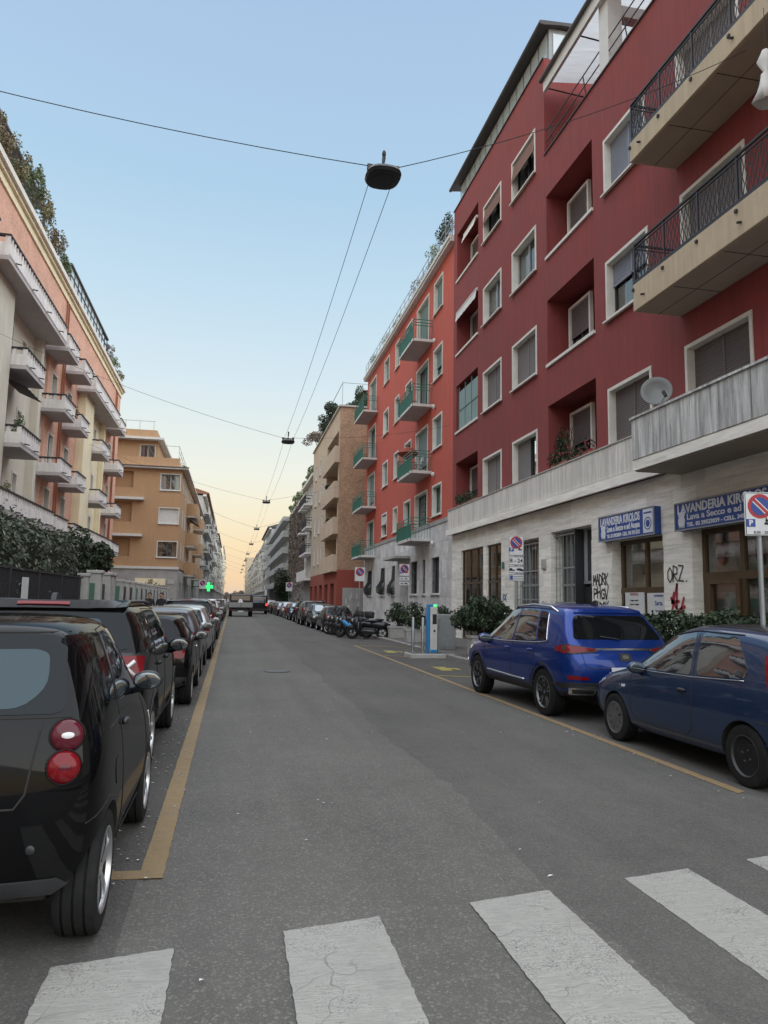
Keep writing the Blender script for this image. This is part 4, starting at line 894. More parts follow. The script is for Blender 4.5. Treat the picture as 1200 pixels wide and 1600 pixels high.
def box_balcony(ya, yb, zb, h=.92, out_=1.2, spouts=2):
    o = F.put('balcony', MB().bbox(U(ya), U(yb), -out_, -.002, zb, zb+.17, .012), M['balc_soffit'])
    b = MB(); t = .11; za, zs, zc = zb+.172, zb+h*.68, zb+h-.07
    def run(p, q, f):   # parapet: solid lower part, a row of slots, a top band
        f(p, q, za, zs); L = q-p; n = max(2, int(L/.34)); w = L/n
        for k in range(n+1): c = p+k*w; f(max(p, c-.055), min(q, c+.055), zs, zc)
    run(U(ya), U(yb), lambda p, q, a, c: b.box(p, q, -out_-.01, -out_+t, a, c))
    for s0 in (U(ya), U(yb)-t): run(-out_+t+.001, -.003, lambda p, q, a, c: b.box(s0, s0+t, p, q, a, c))
    b.build('parapet', M['balc'], o)
    c = MB(); c.box(U(ya)-.03, U(yb)+.03, -out_-.04, -out_+t+.03, zc+.001, zb+h); c.box(U(ya)-.03, U(ya)+t+.03, -out_+t+.031, -.003, zc+.001, zb+h); c.box(U(yb)-t-.03, U(yb)+.03, -out_+t+.031, -.003, zc+.001, zb+h); c.build('coping', M['dkgrey'], o)
    MB().box(U(ya)-.012, U(yb)+.012, -out_-.022, -out_-.0101, zb+.2, zb+.225).build('groove', M['balc_soffit'], o)
    n = max(2, int((yb-ya)/2.4)) if spouts else 0
    for k in range(n): u = U(ya)+(yb-ya)*(k+.35)/n; MB().cyl((u, -out_-.22, zb+.2), (u, -out_, zb+.24), .028, 6).build('drain_spout', M['iron'], o)
    return o
for y0 in (-7.6, 10.3, 28.2, 46.1):
    for i, z in enumerate((4.69, 7.56, 10.79, 13.96)):
        if i in (0, 3):
            if y0 > 0: box_balcony(y0, y0+9.65, z, 1.0 if i == 3 else .62+.35)
        elif y0 > 0: box_balcony(y0+3.25, y0+6.2, z)
        for p, q in ((10.3, 12.75), (14.35, 16.6)):
            if y0+p > 3 and (y0 < 46 or p < 12): box_balcony(y0+p, y0+q, z)
b = MB(); 
for k in range(10): a = U(31.7)+k*.27; b.quad((a, -.2, 10.55), (a+.27, -.2, 10.55), (a+.27, -1.15, 10.2-.04*(k % 2)), (a, -1.15, 10.2-.04*((k+1) % 2)))
F.put('awning', b, M['dkgrey'])
# roof: terrace shrubs, conservatory, shrubs
o = F.put('conservatory', MB().box(U(41.4), U(53.4), .6, 4.5, 18.73, 19.4), M['grey_iron'])
b = MB()
for k in range(13): y = 41.4+k; b.tube([(U(y), -.38, 18.73), (U(y), -.38, 19.75), (U(y), 1.4, 20.5)], .04, 4)
b.tube([(U(41.3), -.42, 19.78), (U(53.5), -.42, 19.78)], .07, 4); b.tube([(U(41.4), -.38, 19.25), (U(53.4), -.38, 19.25)], .03, 4); b.tube([(U(41.3), 1.4, 20.52), (U(53.5), 1.4, 20.52)], .07, 4); b.build('frame', M['roof'], o)
b = MB()
for k in range(12): y = 41.45+k; b.quad((U(y), -.37, 18.75), (U(y+.9), -.37, 18.75), (U(y+.9), -.37, 19.74), (U(y), -.37, 19.74)); b.quad((U(y), -.36, 19.79), (U(y+.9), -.36, 19.79), (U(y+.9), 1.38, 20.52), (U(y), 1.38, 20.52))
b.build('glazing', M['greenhouse'], o)
MB().box(U(24), U(38.5), .3, 3.5, 21.3, 21.4).build('pergola_roof', M['roof'], o)
for y in (25, 29.5, 34, 38.3): MB().box(U(y), U(y)+.1, .35, .45, 18.73, 21.3).build('pergola_post', M['iron'], o)
for k, (y, hh, w, n, lm, d) in enumerate(((26.0, 2.0, 1.3, 1500, 'leaf_dry', 'dry brown bush at the near end of the pink brick roof terrace'), (28.8, 1.7, 1.2, 1400, 'leaf_rust', 'rust coloured bush on the pink brick roof terrace under the dark canopy'), (31.6, 1.9, 1.2, 1400, 'leaf_dry', 'brownish bush in the middle of the pink brick roof terrace'), (34.0, 2.9, .9, 1500, 'leaf_green', 'tallest green shrub rising above the pink brick cornice'), (36.2, 2.4, 1.1, 1400, 'leaf_dry', 'yellowish bush right after the tallest roof shrub'), (38.6, 1.8, 1.0, 1100, 'leaf_rust', 'reddish flowering bush near the roof conservatory'), (40.6, 1.5, .9, 700, 'leaf_green', 'thin green bush beside the roof conservatory'), (54.8, 1.3, 1.0, 600, 'leaf_grey', 'grey twiggy bush just past the roof conservatory'), (57.3, 1.2, 1.1, 700, 'leaf_green', 'green bush on the far part of the pink brick roof'), (60.3, 1.2, 1.1, 700, 'leaf_dry', 'last dry bush at the far corner of the pink brick roof'))):
    rr = random.Random(k+50); plant('roof_plant', d, 'plant', (-9.55, y, 18.7), clumps(rr, (0, 0, hh*.5), (.38, w, hh*.5), 16, .28), int(n*.8), .11, lm, 'plants along the pink brick roof edge', 8, k)
for k, (y, z, d) in enumerate(((31.6, 4.9, 'dry potted plants on the lowest long white balcony'), (43.5, 10.9, 'plants on the third floor white balcony of the brick part'), (33, 7.9, 'green plant on the second floor white balcony'))):
    rr = random.Random(k+80); plant('balcony_plant', d, 'plant', (-9.2, y, z+.2), clumps(rr, (0, 0, .6), (.3, .8, .5), 8, .4), 500, .09, 'leaf_dry' if k != 2 else 'leaf_green', None, 5, k)
# ================================================================ GARDEN WALL, HEDGE, FENCE
sheet('garden', -9.8, -4.9, 3, 68, .16, M['soil'])
t = thing('iron_fence', 'black iron railing in front of the tall clipped hedge on the left', 'fence', (-4.8, 14, .12))
b = MB(); b.box(-.1, .1, -9, 11.6, 0, .5); b.build('plinth', M['concrete'], t)
b = MB()
for z in (.75, 1.25, 2.13): b.box(-.03, .03, -9, 11.6, z-.02, z+.02)
b.build('rail', M['iron'], t)
b = MB(); b.box(-.012, .012, -.012, .012, .5, 2.12); me = b.mesh('bar', M['iron'])
for k in range(170): inst('bar', me, t, (0, -8.95+k*.12, 0))
b = MB(); b.box(-.04, .04, -.04, .04, .5, 2.2); me = b.mesh('post', M['iron'])
for k in range(9): inst('post', me, t, (0, -9+k*2.5, 0))
o = MB().box(.04, .05, 4.4, 4.95, 1.35, 1.95).build('notice', M['paper'], t)
rr = random.Random(4); t = thing('hedge', 'tall clipped evergreen hedge behind the black iron railing', 'hedge', (0, 0, 0))
b = leaves(rr, boxpts(rr, -6.5, -5.0, 4, 16.2, .3, 2.75), 9000, .13); leaves(rr, boxpts(rr, -6.5, -5.0, 16.2, 25.9, .3, 3.35, .2), 12500, .115, b=b)
b.build('foliage', M['leaf_hedge'], t, kind='stuff', fix=False)
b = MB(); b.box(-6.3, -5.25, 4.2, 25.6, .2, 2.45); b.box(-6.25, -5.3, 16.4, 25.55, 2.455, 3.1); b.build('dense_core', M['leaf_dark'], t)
b = MB()
for k in range(24): b.tube([(-5.7+rr.uniform(-.2, .2), 4.5+k*.9, .15), (-5.7, 4.5+k*.9, 1.4)], .04, 5)
b.build('stem', M['bark'], t)
t = thing('tree', 'rounded dark evergreen tree standing between the hedge and the orange house', 'tree', (-6.2, 31.5, .16))
rr = random.Random(9); cs = clumps(rr, (0, 0, 3.1), (1.3, 3.2, 1.1), 26, .3)
leaves(rr, ellpts(rr, cs), 9000, .14).build('crown', M['leaf_dark'], t, kind='stuff', fix=False)
b = MB()
for k in range(7): c = rr.choice(cs)[0]; b.tube([(0, 0, 0), (.05, .05, 1.2), (c[0]*.5, c[1]*.5, 2.1), c], [.14, .11, .07, .02], 7)
b.build('trunk', M['bark'], t, smooth=True)
t = thing('garden_fence', 'pale concrete pillars with dark green panels between them along the left pavement', 'fence', (-4.8, 42, .12))
me1 = MB().bbox(-.22, .22, -.2, .2, 0, 2.35, .015).mesh('pillar', M['concrete']); mec = MB().bbox(-.28, .28, -.26, .26, 2.351, 2.46, .02).mesh('cap', M['concrete']); me2 = None
ys_ = [25.9, 27.95, 30.1, 31.0, 33.9]+[35.9+k*2.15 for k in range(11)]
rr = random.Random(2)
for i, y in enumerate(ys_):
    o = inst('pillar', me1, t, (0, y-42, 0)); inst('cap', mec, o, (0, 0, 0))
    if i in (0, 4) or i > 4: o.scale = (.7, .7, .93)
    if i+1 < len(ys_):
        g = ys_[i+1]-y-.44
        MB().bbox(-.03, .03, y-42+.22, y-42+.22+g, .25, 2.0, .01).build('panel', M['green_panel'] if i % 3 == 0 else M['iron'], t)
rr = random.Random(14); plant('garden_plant', 'dry climbing plant over the fence pillars before the orange house', 'plant', (-5.3, 50.5, .16), clumps(rr, (0, 0, 2.2), (.4, 2.0, .45), 9, .4), 600, .10, 'leaf_dry', None, 5, 3, .03)

# ================================================================ ORANGE CORNER HOUSE
OR = thing('apartment_building', 'ochre orange corner house with stepped attic and rounded bay balconies', 'building', (-4.9, 69, 0))
A = Fac(OR); B = Fac(OR, 0, 0, R(90))
X = lambda x: x+4.9
rows = [(5.25, 6.75), (8.3, 9.8), (11.36, 12.92)]
hs = [(X(-6.82), X(-5.0), a, c, .4) for a, c in rows]+[(X(-11.2), X(-9.15), a, c, 1.4) for a, c in ((4.7, 6.9), (7.8, 10.2), (10.9, 13.0))]
A.put('side_wall', wall_mb(X(-15), 0, 4.36, 13.3, hs, .5), M['orange'])
for i, (a, c) in enumerate(rows):
    window(A, X(-6.82), X(-5.0), a, c, ('casement', 'shutter', 'casement')[i], trim='white_trim', sh='white_trim', sash=('wood', 'wood', 'grey_iron')[i], tw=.08, mull=False, curtain='curtain_o' if i == 0 else 'curtain' if i == 2 else None, cur=.5)
for i, z in enumerate((7.05, 10.35)): A.put('ledge', MB().box(X(-12), X(-8.1), -.7, -.002, z, z+.22), M['white_trim'])
for i, z in enumerate((4.7, 7.8, 10.9)): A.put('loggia_parapet', MB().box(X(-11.2), X(-9.15), .02, .15, z, z+.6), M['orange'])
A.put('band', MB().box(X(-15), .12, -.12, -.002, 4.2, 4.42), M['white_trim'])
gh = [(X(-8.5), X(-6.0), .6, 3.3, .3)]
A.put('ground_floor_wall', wall_mb(X(-15), 0, 0, 4.19, gh, .5), M['grey_wall'])
A.put('shop_sign', MB().box(X(-8.5), X(-5.9), -.1, -.01, 2.75, 3.35), M['creamwall'])
A.put('wall_plate', MB().box(X(-5.7), X(-5.15), -.04, -.005, 2.9, 3.3), M['concrete'])
word_o = None
A.put('eave', MB().box(X(-15), .55, -.55, 39, 13.302, 13.46), M['white_trim'])
A.put('eave_edge', MB().box(X(-15), .6, -.6, -.551, 13.40, 13.5), M['roof'])
A.put('parapet', MB().box(X(-15), -.3, -.1, .15, 13.462, 14.35), M['orange'])
A.put('parapet', MB().box(-.65, -.4, .151, 39, 13.462, 14.35), M['orange'])
hs = [(X(-8.9), X(-7.5), 14.5, 15.75, .3)]
C_ = Fac(OR, 0, 1.2, 0); C_.put('attic_wall', wall_mb(X(-15), X(-7.3), 13.47, 16.1, hs, 30), M['orange']); window(C_, X(-8.9), X(-7.5), 14.5, 15.75, 'casement', trim='white_trim', sash='grey_iron', tw=.06)
A.put('attic_eave', MB().box(X(-15), X(-6.75), .3, 32, 16.102, 16.3), M['white_trim']); A.put('attic_parapet', MB().box(X(-15), X(-7.4), .8, 28, 16.302, 17.05), M['orange'])
b = MB(); 
for k in range(6): b.box(X(-14+k*1.25), X(-14+k*1.25)+.04, .85, .89, 17.05, 17.9)
b.box(X(-14), X(-7.6), .85, .88, 17.86, 17.9)
for k in range(12): b.box(-.55, -.52, 2+k*2.6, 2.04+k*2.6, 14.35, 15.9); 
for z in (14.9, 15.4, 15.88): b.box(-.55, -.52, 2, 32, z-.02, z+.02)
b.box(-3, -.52, 2, 2.03, 15.86, 15.9); A.put('roof_railing', b, M['grey_iron'])
for k, (x, y, d) in enumerate(((-5.6, 80, 'dark climbing shrub on the roof edge of the orange house'), (-12.2, 69.9, 'potted tree on the attic terrace of the orange house'))):
    rr = random.Random(k+90); plant('roof_plant', d, 'plant', (x, y, 13.5), clumps(rr, (0, 0, 1.2), (.5, 2.5 if k == 0 else .6, .9), 10, .35), 700, .15, 'leaf_dark' if k == 0 else 'leaf_dry', None, 5, k)
# street facade with two stacks of rounded balconies
hs = []; 
for a, c in rows:
    for y in (2.2, 5.5, 9.5, 14, 17.5, 24, 27.5, 33): hs.append((y, y+1.1, a-.5 if y in (9.5, 14, 24, 27.5) else a, c, .35))
B.put('street_wall', wall_mb(.52, 44, 4.361, 13.299, hs, 4), M['orange'])
for h in hs: window(B, h[0], h[1], h[2], h[3], 'shutter' if int(h[0]) % 2 else 'casement', trim='white_trim', sh='shutter', tw=.09, mull=False, sill=False)
B.put('street_ground_wall', wall_mb(.52, 44, .001, 4.189, [(3+k*4, 5+k*4, .3, 3.2, .3) for k in range(9)], 4), M['grey_wall'])
for k in range(9): window(B, 3+k*4, 5+k*4, .3, 3.2, 'casement', trim='grey_wall', sash='dkgrey', sill=False)
for y0 in (8.6, 23.2):
    for z in (4.0, 7.0, 10.05):
        poly = [(y0, -.003), (y0, -.6)]+[(y0+.5+.5*(-math.cos(t)), -.6-.45*math.sin(t)) for t in (.5, 1.0, 1.57)]+[(y0+6.0+.5*math.sin(t), -.6-.45*math.cos(t)) for t in (0, .6, 1.1, 1.57)]+[(y0+6.5, -.003)]
        o = B.put('bay_balcony', MB().prism(poly, 'z', z, z+1.25), M['orange']); MB().prism([(p[0]+(.04 if p[0] < y0+1 else -.04), p[1]*.96) for p in poly], 'z', z-.15, z-.001).build('slab', M['white_trim'], o)
b = MB()
for k in range(6): b.quad((9.2+k*.5, -.2, 9.75), (9.7+k*.5, -.2, 9.75), (9.7+k*.5, -1.2, 9.2), (9.2+k*.5, -1.2, 9.2))
B.put('awning', b, M['dkgrey'])

# ================================================================ TAN BRICK BUILDING (right, beyond the alley)
TB = thing('apartment_building', 'tan brick apartment house with a red ground floor and stacked corner loggias', 'building', (8.35, 60, 0))
A = Fac(TB); B = Fac(TB, 0, 0, R(-90))
A.put('side_wall', wall_mb(0, 14, 4.2, 17.9, [(4.4, 5.4, 9, 10.6, .3)], .5), M['brick_t'])
A.put('side_ground_wall', wall_mb(0, 14, 0, 4.199, [], .5), M['redground'])
hs = []; pz = [(4.2, 5.45), (7.3, 8.55), (10.3, 11.7), (13.3, 14.5), (16.05, 17.5)]
for i in range(4): hs.append((-8.6, -.9, pz[i][0]+.05, pz[i+1][0], 1.4))
for i in range(4):
    for y in (11, 13.6, 17.2): hs.append((-y-1, -y, pz[i][1]-.2, pz[i][1]+1.5, .35))
B.put('street_wall', wall_mb(-21, -.5, 4.201, 17.899, hs, 10), M['tan'])
for h in hs:
    if h[4] < 1: window(B, h[0], h[1], h[2], h[3], 'shutter' if (int(h[0]*3)) % 2 else 'casement', sash='wood', tw=.08, mull=False)
    else:
        o = B.put('loggia_parapet', MB().box(h[0]-.1, h[1]+.85, -.42, -.003, h[2]-.2, h[2]+1.2), M['tan'])
        window(B, h[1]-2.6, h[1]-1.4, h[2]+.1, h[3]-.3, 'half', dy=1.12, sash='wood', tw=.06, lining=.1, sill=False); window(B, h[1]-6, h[1]-4.6, h[2]+.1, h[3]-.3, 'shutter', dy=1.12, tw=.06, lining=.1, sill=False)
B.put('street_ground_wall', wall_mb(-21, -.5, 0, 4.2, [(-4-k*4.2, -1.6-k*4.2, .2, 3.2, .3) for k in range(5)], 10), M['redground'])
for k in range(5): window(B, -4-k*4.2, -1.6-k*4.2, .2, 3.2, 'casement', trim='redground', sash='dkgrey', sill=False)
A.put('coping', MB().box(-.15, 14, -.12, 21, 17.902, 18.05), M['concrete'])
A.put('terrace_house', MB().box(3.2, 12, 4, 18, 18.051, 20.4), M['cream']); A.put('terrace_roof', MB().add([(2.4, 3.2, 20.41), (12.8, 3.2, 20.41), (12.8, 19, 20.41), (2.4, 19, 20.41), (5.5, 7, 21.9), (10, 7, 21.9), (10, 15, 21.9), (5.5, 15, 21.9)], [(3, 2, 1, 0), (0, 1, 5, 4), (1, 2, 6, 5), (2, 3, 7, 6), (3, 0, 4, 7), (4, 5, 6, 7)]), M['tile'])
b = MB(); b.box(.1, .14, .1, .14, 18.05, 20.1); b.box(.1, .14, 6, 6.04, 18.05, 20.1); b.box(2.6, 2.64, .1, .14, 18.05, 20.1); b.box(.1, .14, .141, 6, 20.0, 20.04); b.box(.141, 2.64, .1, .14, 20.0, 20.04); A.put('terrace_frame', b, M['grey_iron'])
for k, (x, y, hh, w, lm, d) in enumerate(((10.6, 63, 2.6, 1.5, 'leaf_bush', 'broad dark tree on the roof terrace of the tan brick house'), (8.9, 66, 1.9, 2.4, 'leaf_dark', 'dark bush at the roof corner of the tan brick house'), (8.7, 72, 1.8, 2.6, 'leaf_dark', 'dark bush along the middle of the tan brick roof edge'), (8.4, 78, 2.0, 2.6, 'leaf_grey', 'greyish overhanging bush at the far end of the tan brick roof'))):
    rr = random.Random(k+60); plant('roof_tree', d, 'tree', (x, y, 18.05), clumps(rr, (0, 0, hh*.55), (w*.55, w*.9, hh*.42), 14, .38), 2000, .17, lm, None, 6, k, .05)
for i in range(4):
    rr = random.Random(i+66)
    if i in (1, 2): plant('balcony_plant', ('small plants on the second corner loggia parapet', 'dark plants on the third corner loggia parapet')[i-1], 'plant', (8.2, 66.5, pz[i][1]), clumps(rr, (0, 0, .25), (.2, 1.4, .3), 7, .4), 320, .12, 'leaf_dark', None, 3, i)
t = thing('alley_gate', 'grey metal gate panels with spray paint closing the alley beside the coral block', 'gate', (8.6, 58.3, .1))
for k in range(3): MB().bbox(k*.95, k*.95+.93, 0, .06, .08, 2.6, .01).build('gate_panel', M['grey_wall'], t)
b = MB(); rr = random.Random(8)
for k in range(9): x = rr.uniform(.1, 2.6); z = rr.uniform(.4, 1.9); b.add([(x, -.004, z), (x+.08, -.004, z+.02), (x+.2*rr.random(), -.004, z+.45), (x+.02, -.004, z+.4)], [(0, 1, 2, 3)])
b.build('paint_mark', M['paper'], t, kind='stuff')

# ================================================================ FAR BUILDINGS
def far(label, side, X_, y0, y1, z1, wall, trim='stone', floors=5, bay=3.0, zg=4.0, balc=.3, bal_mt='balc', ground='grey_wall', seed=1, band=False, roof=None, D=14, cat='building', sash='wood', ww=1.15, bow=0):
    rr = random.Random(seed); L = y1-y0; t = thing('apartment_building', label, cat, (X_, y0, 0), R(-90 if side > 0 else 90))
    f = Fac(t); s = -side; span = sorted((0, s*L)); n = max(1, int(L/bay)); fh = (z1-zg)/floors; hs = []
    for i in range(floors):
        for k in range(n):
            c = s*(k+.5)*L/n; z = zg+i*fh; door = rr.random() < balc; hs.append((c-ww/2, c+ww/2, z+(.1 if door else .9), z+fh*.82, .35, door))
    f.put('wall', wall_mb(span[0], span[1], zg, z1, [h[:5] for h in hs], D), M[wall]); f.put('ground_floor_wall', wall_mb(span[0], span[1], 0, zg-.002, [], D), M[ground])
    for h in hs:
        st = rr.random(); window(f, h[0], h[1], h[2], h[3], 'shutter' if st < .45 else 'casement', trim=trim, sash=sash, sh=rr.choice(('shutter', 'shutter_dk', 'shutter_g')), sill=False, mull=False, tw=.14, proud=.06)
        if h[5]:
            o = f.put('balcony', MB().box(h[0]-.6, h[1]+.6, -.95, -.002, h[2]-.25, h[2]-.05), M[bal_mt])
            if rr.random() < .55: MB().box(h[0]-.6, h[1]+.6, -.95, -.86, h[2]-.049, h[2]+.9).build('parapet', M[bal_mt], o)
            else:
                b = MB(); b.box(h[0]-.6, h[1]+.6, -.94, -.9, h[2]+.86, h[2]+.92)
                for q in range(int((h[1]-h[0]+1.2)/.16)): u = h[0]-.58+q*.16; b.box(u, u+.03, -.935, -.905, h[2]-.049, h[2]+.86)
                for u in (h[0]-.6, h[1]+.56): b.box(u, u+.04, -.899, 0, h[2]+.86, h[2]+.92)
                b.build('railing', M['iron'], o)
    if band:
        for i in range(floors+1): f.put('balcony_band', MB().box(span[0], span[1], -1.1, -.003, zg+i*fh-.3, zg+i*fh+(.75 if i < floors else .4)), M[bal_mt])
    else:
        for z in (zg, z1): f.put('cornice', MB().box(span[0]-.2, span[1]+.2, -.5 if z == z1 else -.2, -.003, z-.15, z+.2), M[trim])
    if roof: f.put('roof', MB().prism([(-.9, z1+.21), (-.9, z1+.4), (5, z1+2.2), (9, z1+.21)], 'x', span[0]-.3, span[1]+.3), M[roof])
    return t, f, span
far('grey house with curved balconies and many small windows just past the tan brick house', 1, 8.7, 81.2, 92.5, 15.6, 'concrete', 'stone', 4, 2.7, 4, .75, seed=3)
t, f, sp = far('tall house covered by a dry brown creeper with green growing at the top', 1, 9.2, 92.7, 121.5, 15.2, 'tan', 'stone', 4, 4.5, 4, 0, seed=4)
rr = random.Random(5); b = MB()
def crp():
    return Vector((9.05-abs(rr.gauss(0, .12)), rr.uniform(93, 121), 15.6-abs(rr.gauss(0, 1))*5.4)), Vector((-1, 0, -.4))
leaves(rr, crp, 22000, .22, 1.0, b); cr = b.build('creeper', M['leaf_grey'], t, kind='stuff', fix=False); cr.matrix_parent_inverse = (Matrix.Translation(t.location) @ Matrix.Rotation(R(-90), 4, 'Z')).inverted()
for k, (y, z, d) in enumerate(((98, 15.2, 'light green shrub at the near end of the creeper house roof'), (108, 15.2, 'green shrub in the middle of the creeper house roof'), (118, 15.2, 'green shrub at the far end of the creeper house roof'), (88, 15.8, 'pale twiggy tree on the roof of the grey house with curved balconies'))):
    rr = random.Random(k+30); plant('roof_tree', d, 'tree', (9.3, y, z), clumps(rr, (0, 0, 1.2), (.8, 3.5, 1.0), 12, .35), 1300, .28, 'leaf_green', None, 6, k, .06)
far('white modern block with continuous horizontal balcony bands on the right', 1, 8.9, 122, 176, 15.0, 'concrete', 'stone', 4, 4.5, 4.2, .0, 'concrete', 'dkgrey', 6, True)
far('tall grey house with overhanging dark roof beyond the white banded block', 1, 8.6, 176.5, 215, 18.5, 'grey_wall', 'stone', 5, 4, 4, .5, seed=7, roof='roof')
far('pale rendered house past the dark roofed grey house on the right', 1, 8.6, 216, 262, 17.2, 'beige', 'stone', 5, 4, 4, .5, seed=8)
far('long beige house before the slim tan tower on the right', 1, 8.7, 263, 330, 18.0, 'tan', 'stone', 5, 5, 4, .5, seed=9)
far('grey farther house on the right near the vanishing end of the street', 1, 8.7, 331, 435, 17.5, 'grey_wall', 'stone', 5, 6, 4, .4, seed=10)
far('slim tan tower block closing the right side of the street', 1, 7.6, 440, 470, 26, 'tan', 'stone', 8, 6, 4, .2, seed=11)
far('ornate white and pink house with many dark balconies right after the orange house', -1, -4.9, 114, 150, 17.2, 'concrete', 'stone', 5, 2.7, 4, .8, 'concrete', 'grey_wall', 12, ww=1.3, roof='tile')
far('ornate pale grey house with iron balconies, second after the orange house', -1, -4.9, 150.5, 200, 19.5, 'grey_wall', 'white_trim', 5, 3, 4, .75, 'stone', 'grey_wall', 13, ww=1.3)
far('cream ornate house, third after the orange house on the left', -1, -4.8, 200.5, 255, 18.5, 'stone', 'white_trim', 5, 3.6, 4, .6, 'stone', 'grey_wall', 14, ww=1.3, roof='roof')
far('long grey house, fourth after the orange house on the left', -1, -4.8, 256, 325, 18.8, 'grey_wall', 'stone', 5, 4.5, 4, .5, 'stone', 'grey_wall', 15)
far('plain yellowish block standing taller at the far left end', -1, -4.6, 326, 440, 24.5, 'creamwall', 'stone', 7, 7, 4, .2, seed=16)
rr = random.Random(33)
for k, (x, y, w, h, d) in enumerate(((-3.6, 560, 5, 7, 'hazy grey tree left of centre at the end of the street'), (2.5, 600, 6, 8.5, 'hazy tree right of centre at the end of the street'), (6.2, 520, 3, 8, 'hazy dark tree beside the slim tan tower'))):
    cs = clumps(rr, (0, 0, h*.6), (w*.6, w*.6, h*.35), 14, .4); plant('street_tree', d, 'tree', (x, y, 0), cs, 900, 1.0, 'leaf_grey', None, 6, k, .25)
t = thing('street_tree', 'dark bushy evergreen tree on the pavement in front of the creeper house', 'tree', (7.6, 116, .12))
rr = random.Random(21); cs = clumps(rr, (0, 0, 3.2), (1.2, 1.2, 2.6), 16, .4); leaves(rr, ellpts(rr, cs), 2600, .3).build('crown', M['leaf_dark'], t, kind='stuff', fix=False); MB().tube([(0, 0, 0), (.05, 0, 1.5), (0, 0, 4)], [.16, .12, .04], 7).build('trunk', M['bark'], t)
# ================================================================ VEHICLES
def ring_rows(s):
    yl, yu, zb, zB, zt, wm, wb, wt = s[:8]; h = zB-zb; dr = min(.10, .5*(zt-zB)); ym = (yl+yu)/2
    return [(0, yl, zb), (.78*wm, yl, zb), (.95*wm, yl, zb+.035), (wm, yl, zb+.35*h), (.992*wm, yl, zb+.72*h), (wb, yl*.85+yu*.15, zB), (wb*.5+wt*.5+.008, ym, zB+.5*(zt-dr-zB)), (wt, yu, zt-dr), (wt-.075*min(1, dr/.1), yu, zt-.3*dr), (.5*wt, yu, zt-.03*dr), (0, yu, zt)]
def car_body(st, bulge_r=.05, bulge_f=.09, rear=None, front=None, crease=.0):
    """closed body surface: cross-sections lofted along the car, rounded end faces, subdivided"""
    bm = bmesh.new(); rings = []
    for i, s in enumerate(st):
        rows = ring_rows(s)
        if i == 0 and rear: rows = [(x, y+rear[k], z) for k, (x, y, z) in enumerate(rows)]
        if i == len(st)-1 and front: rows = [(x, y+front[k], z) for k, (x, y, z) in enumerate(rows)]
        pts = rows+[(-x, y, z) for (x, y, z) in rows[-2:0:-1]]
        rings.append([bm.verts.new(p) for p in pts])
    n = len(rings[0])
    for a, b in zip(rings, rings[1:]):
        for j in range(n): bm.faces.new((a[j], a[(j+1) % n], b[(j+1) % n], b[j]))
    for rg, bul, sg in ((rings[0], bulge_r, -1), (rings[-1], bulge_f, 1)):
        C = {0: rg[0], 10: rg[10]}
        for j in range(1, 10): v = rg[j].co; k = 1 if 1 < j < 9 else .5; C[j] = bm.verts.new((0, v.y+sg*bul*k, v.z+(.02 if j == 1 else (-.012 if j == 9 else 0))))
        for j in range(10):
            r0, r1 = rg[j], rg[j+1]; l0, l1 = rg[(n-j) % n], rg[n-j-1]
            fs = [(r0, r1, C[j+1], C[j]), (l0, C[j], C[j+1], l1)]
            for f in fs:
                u = []
                for v in f:
                    if v not in u: u.append(v)
                bm.faces.new(u)
    bmesh.ops.recalc_face_normals(bm, faces=bm.faces)
    me = bpy.data.meshes.new('tmp'); bm.to_mesh(me); bm.free(); o = bpy.data.objects.new('tmp', me); COL.objects.link(o)
    md = o.modifiers.new('s', 'SUBSURF'); md.levels = 2; md.render_levels = 2
    r = apply(o); return r
def apply(o):
    dg = bpy.context.evaluated_depsgraph_get(); dg.update()
    me = bpy.data.meshes.new_from_object(o.evaluated_get(dg)); bpy.data.objects.remove(o); return me
def cut_wells(me, axles, r, wm, inner):
    o = bpy.data.objects.new('tmp', me); COL.objects.link(o); cs = []
    for y in axles:
        for s in (-1, 1):
            b = MB(); b.cyl((s*(wm-inner), y, r*.93), (s*(wm+.3), y, r*.93), r+.055, 36); c = b.build('cut', M['dark']); cs.append(c)
            md = o.modifiers.new('b', 'BOOLEAN'); md.operation = 'DIFFERENCE'; md.solver = 'EXACT'; md.object = c
    m2 = apply(o)
    for c in cs: bpy.data.objects.remove(c)
    return m2
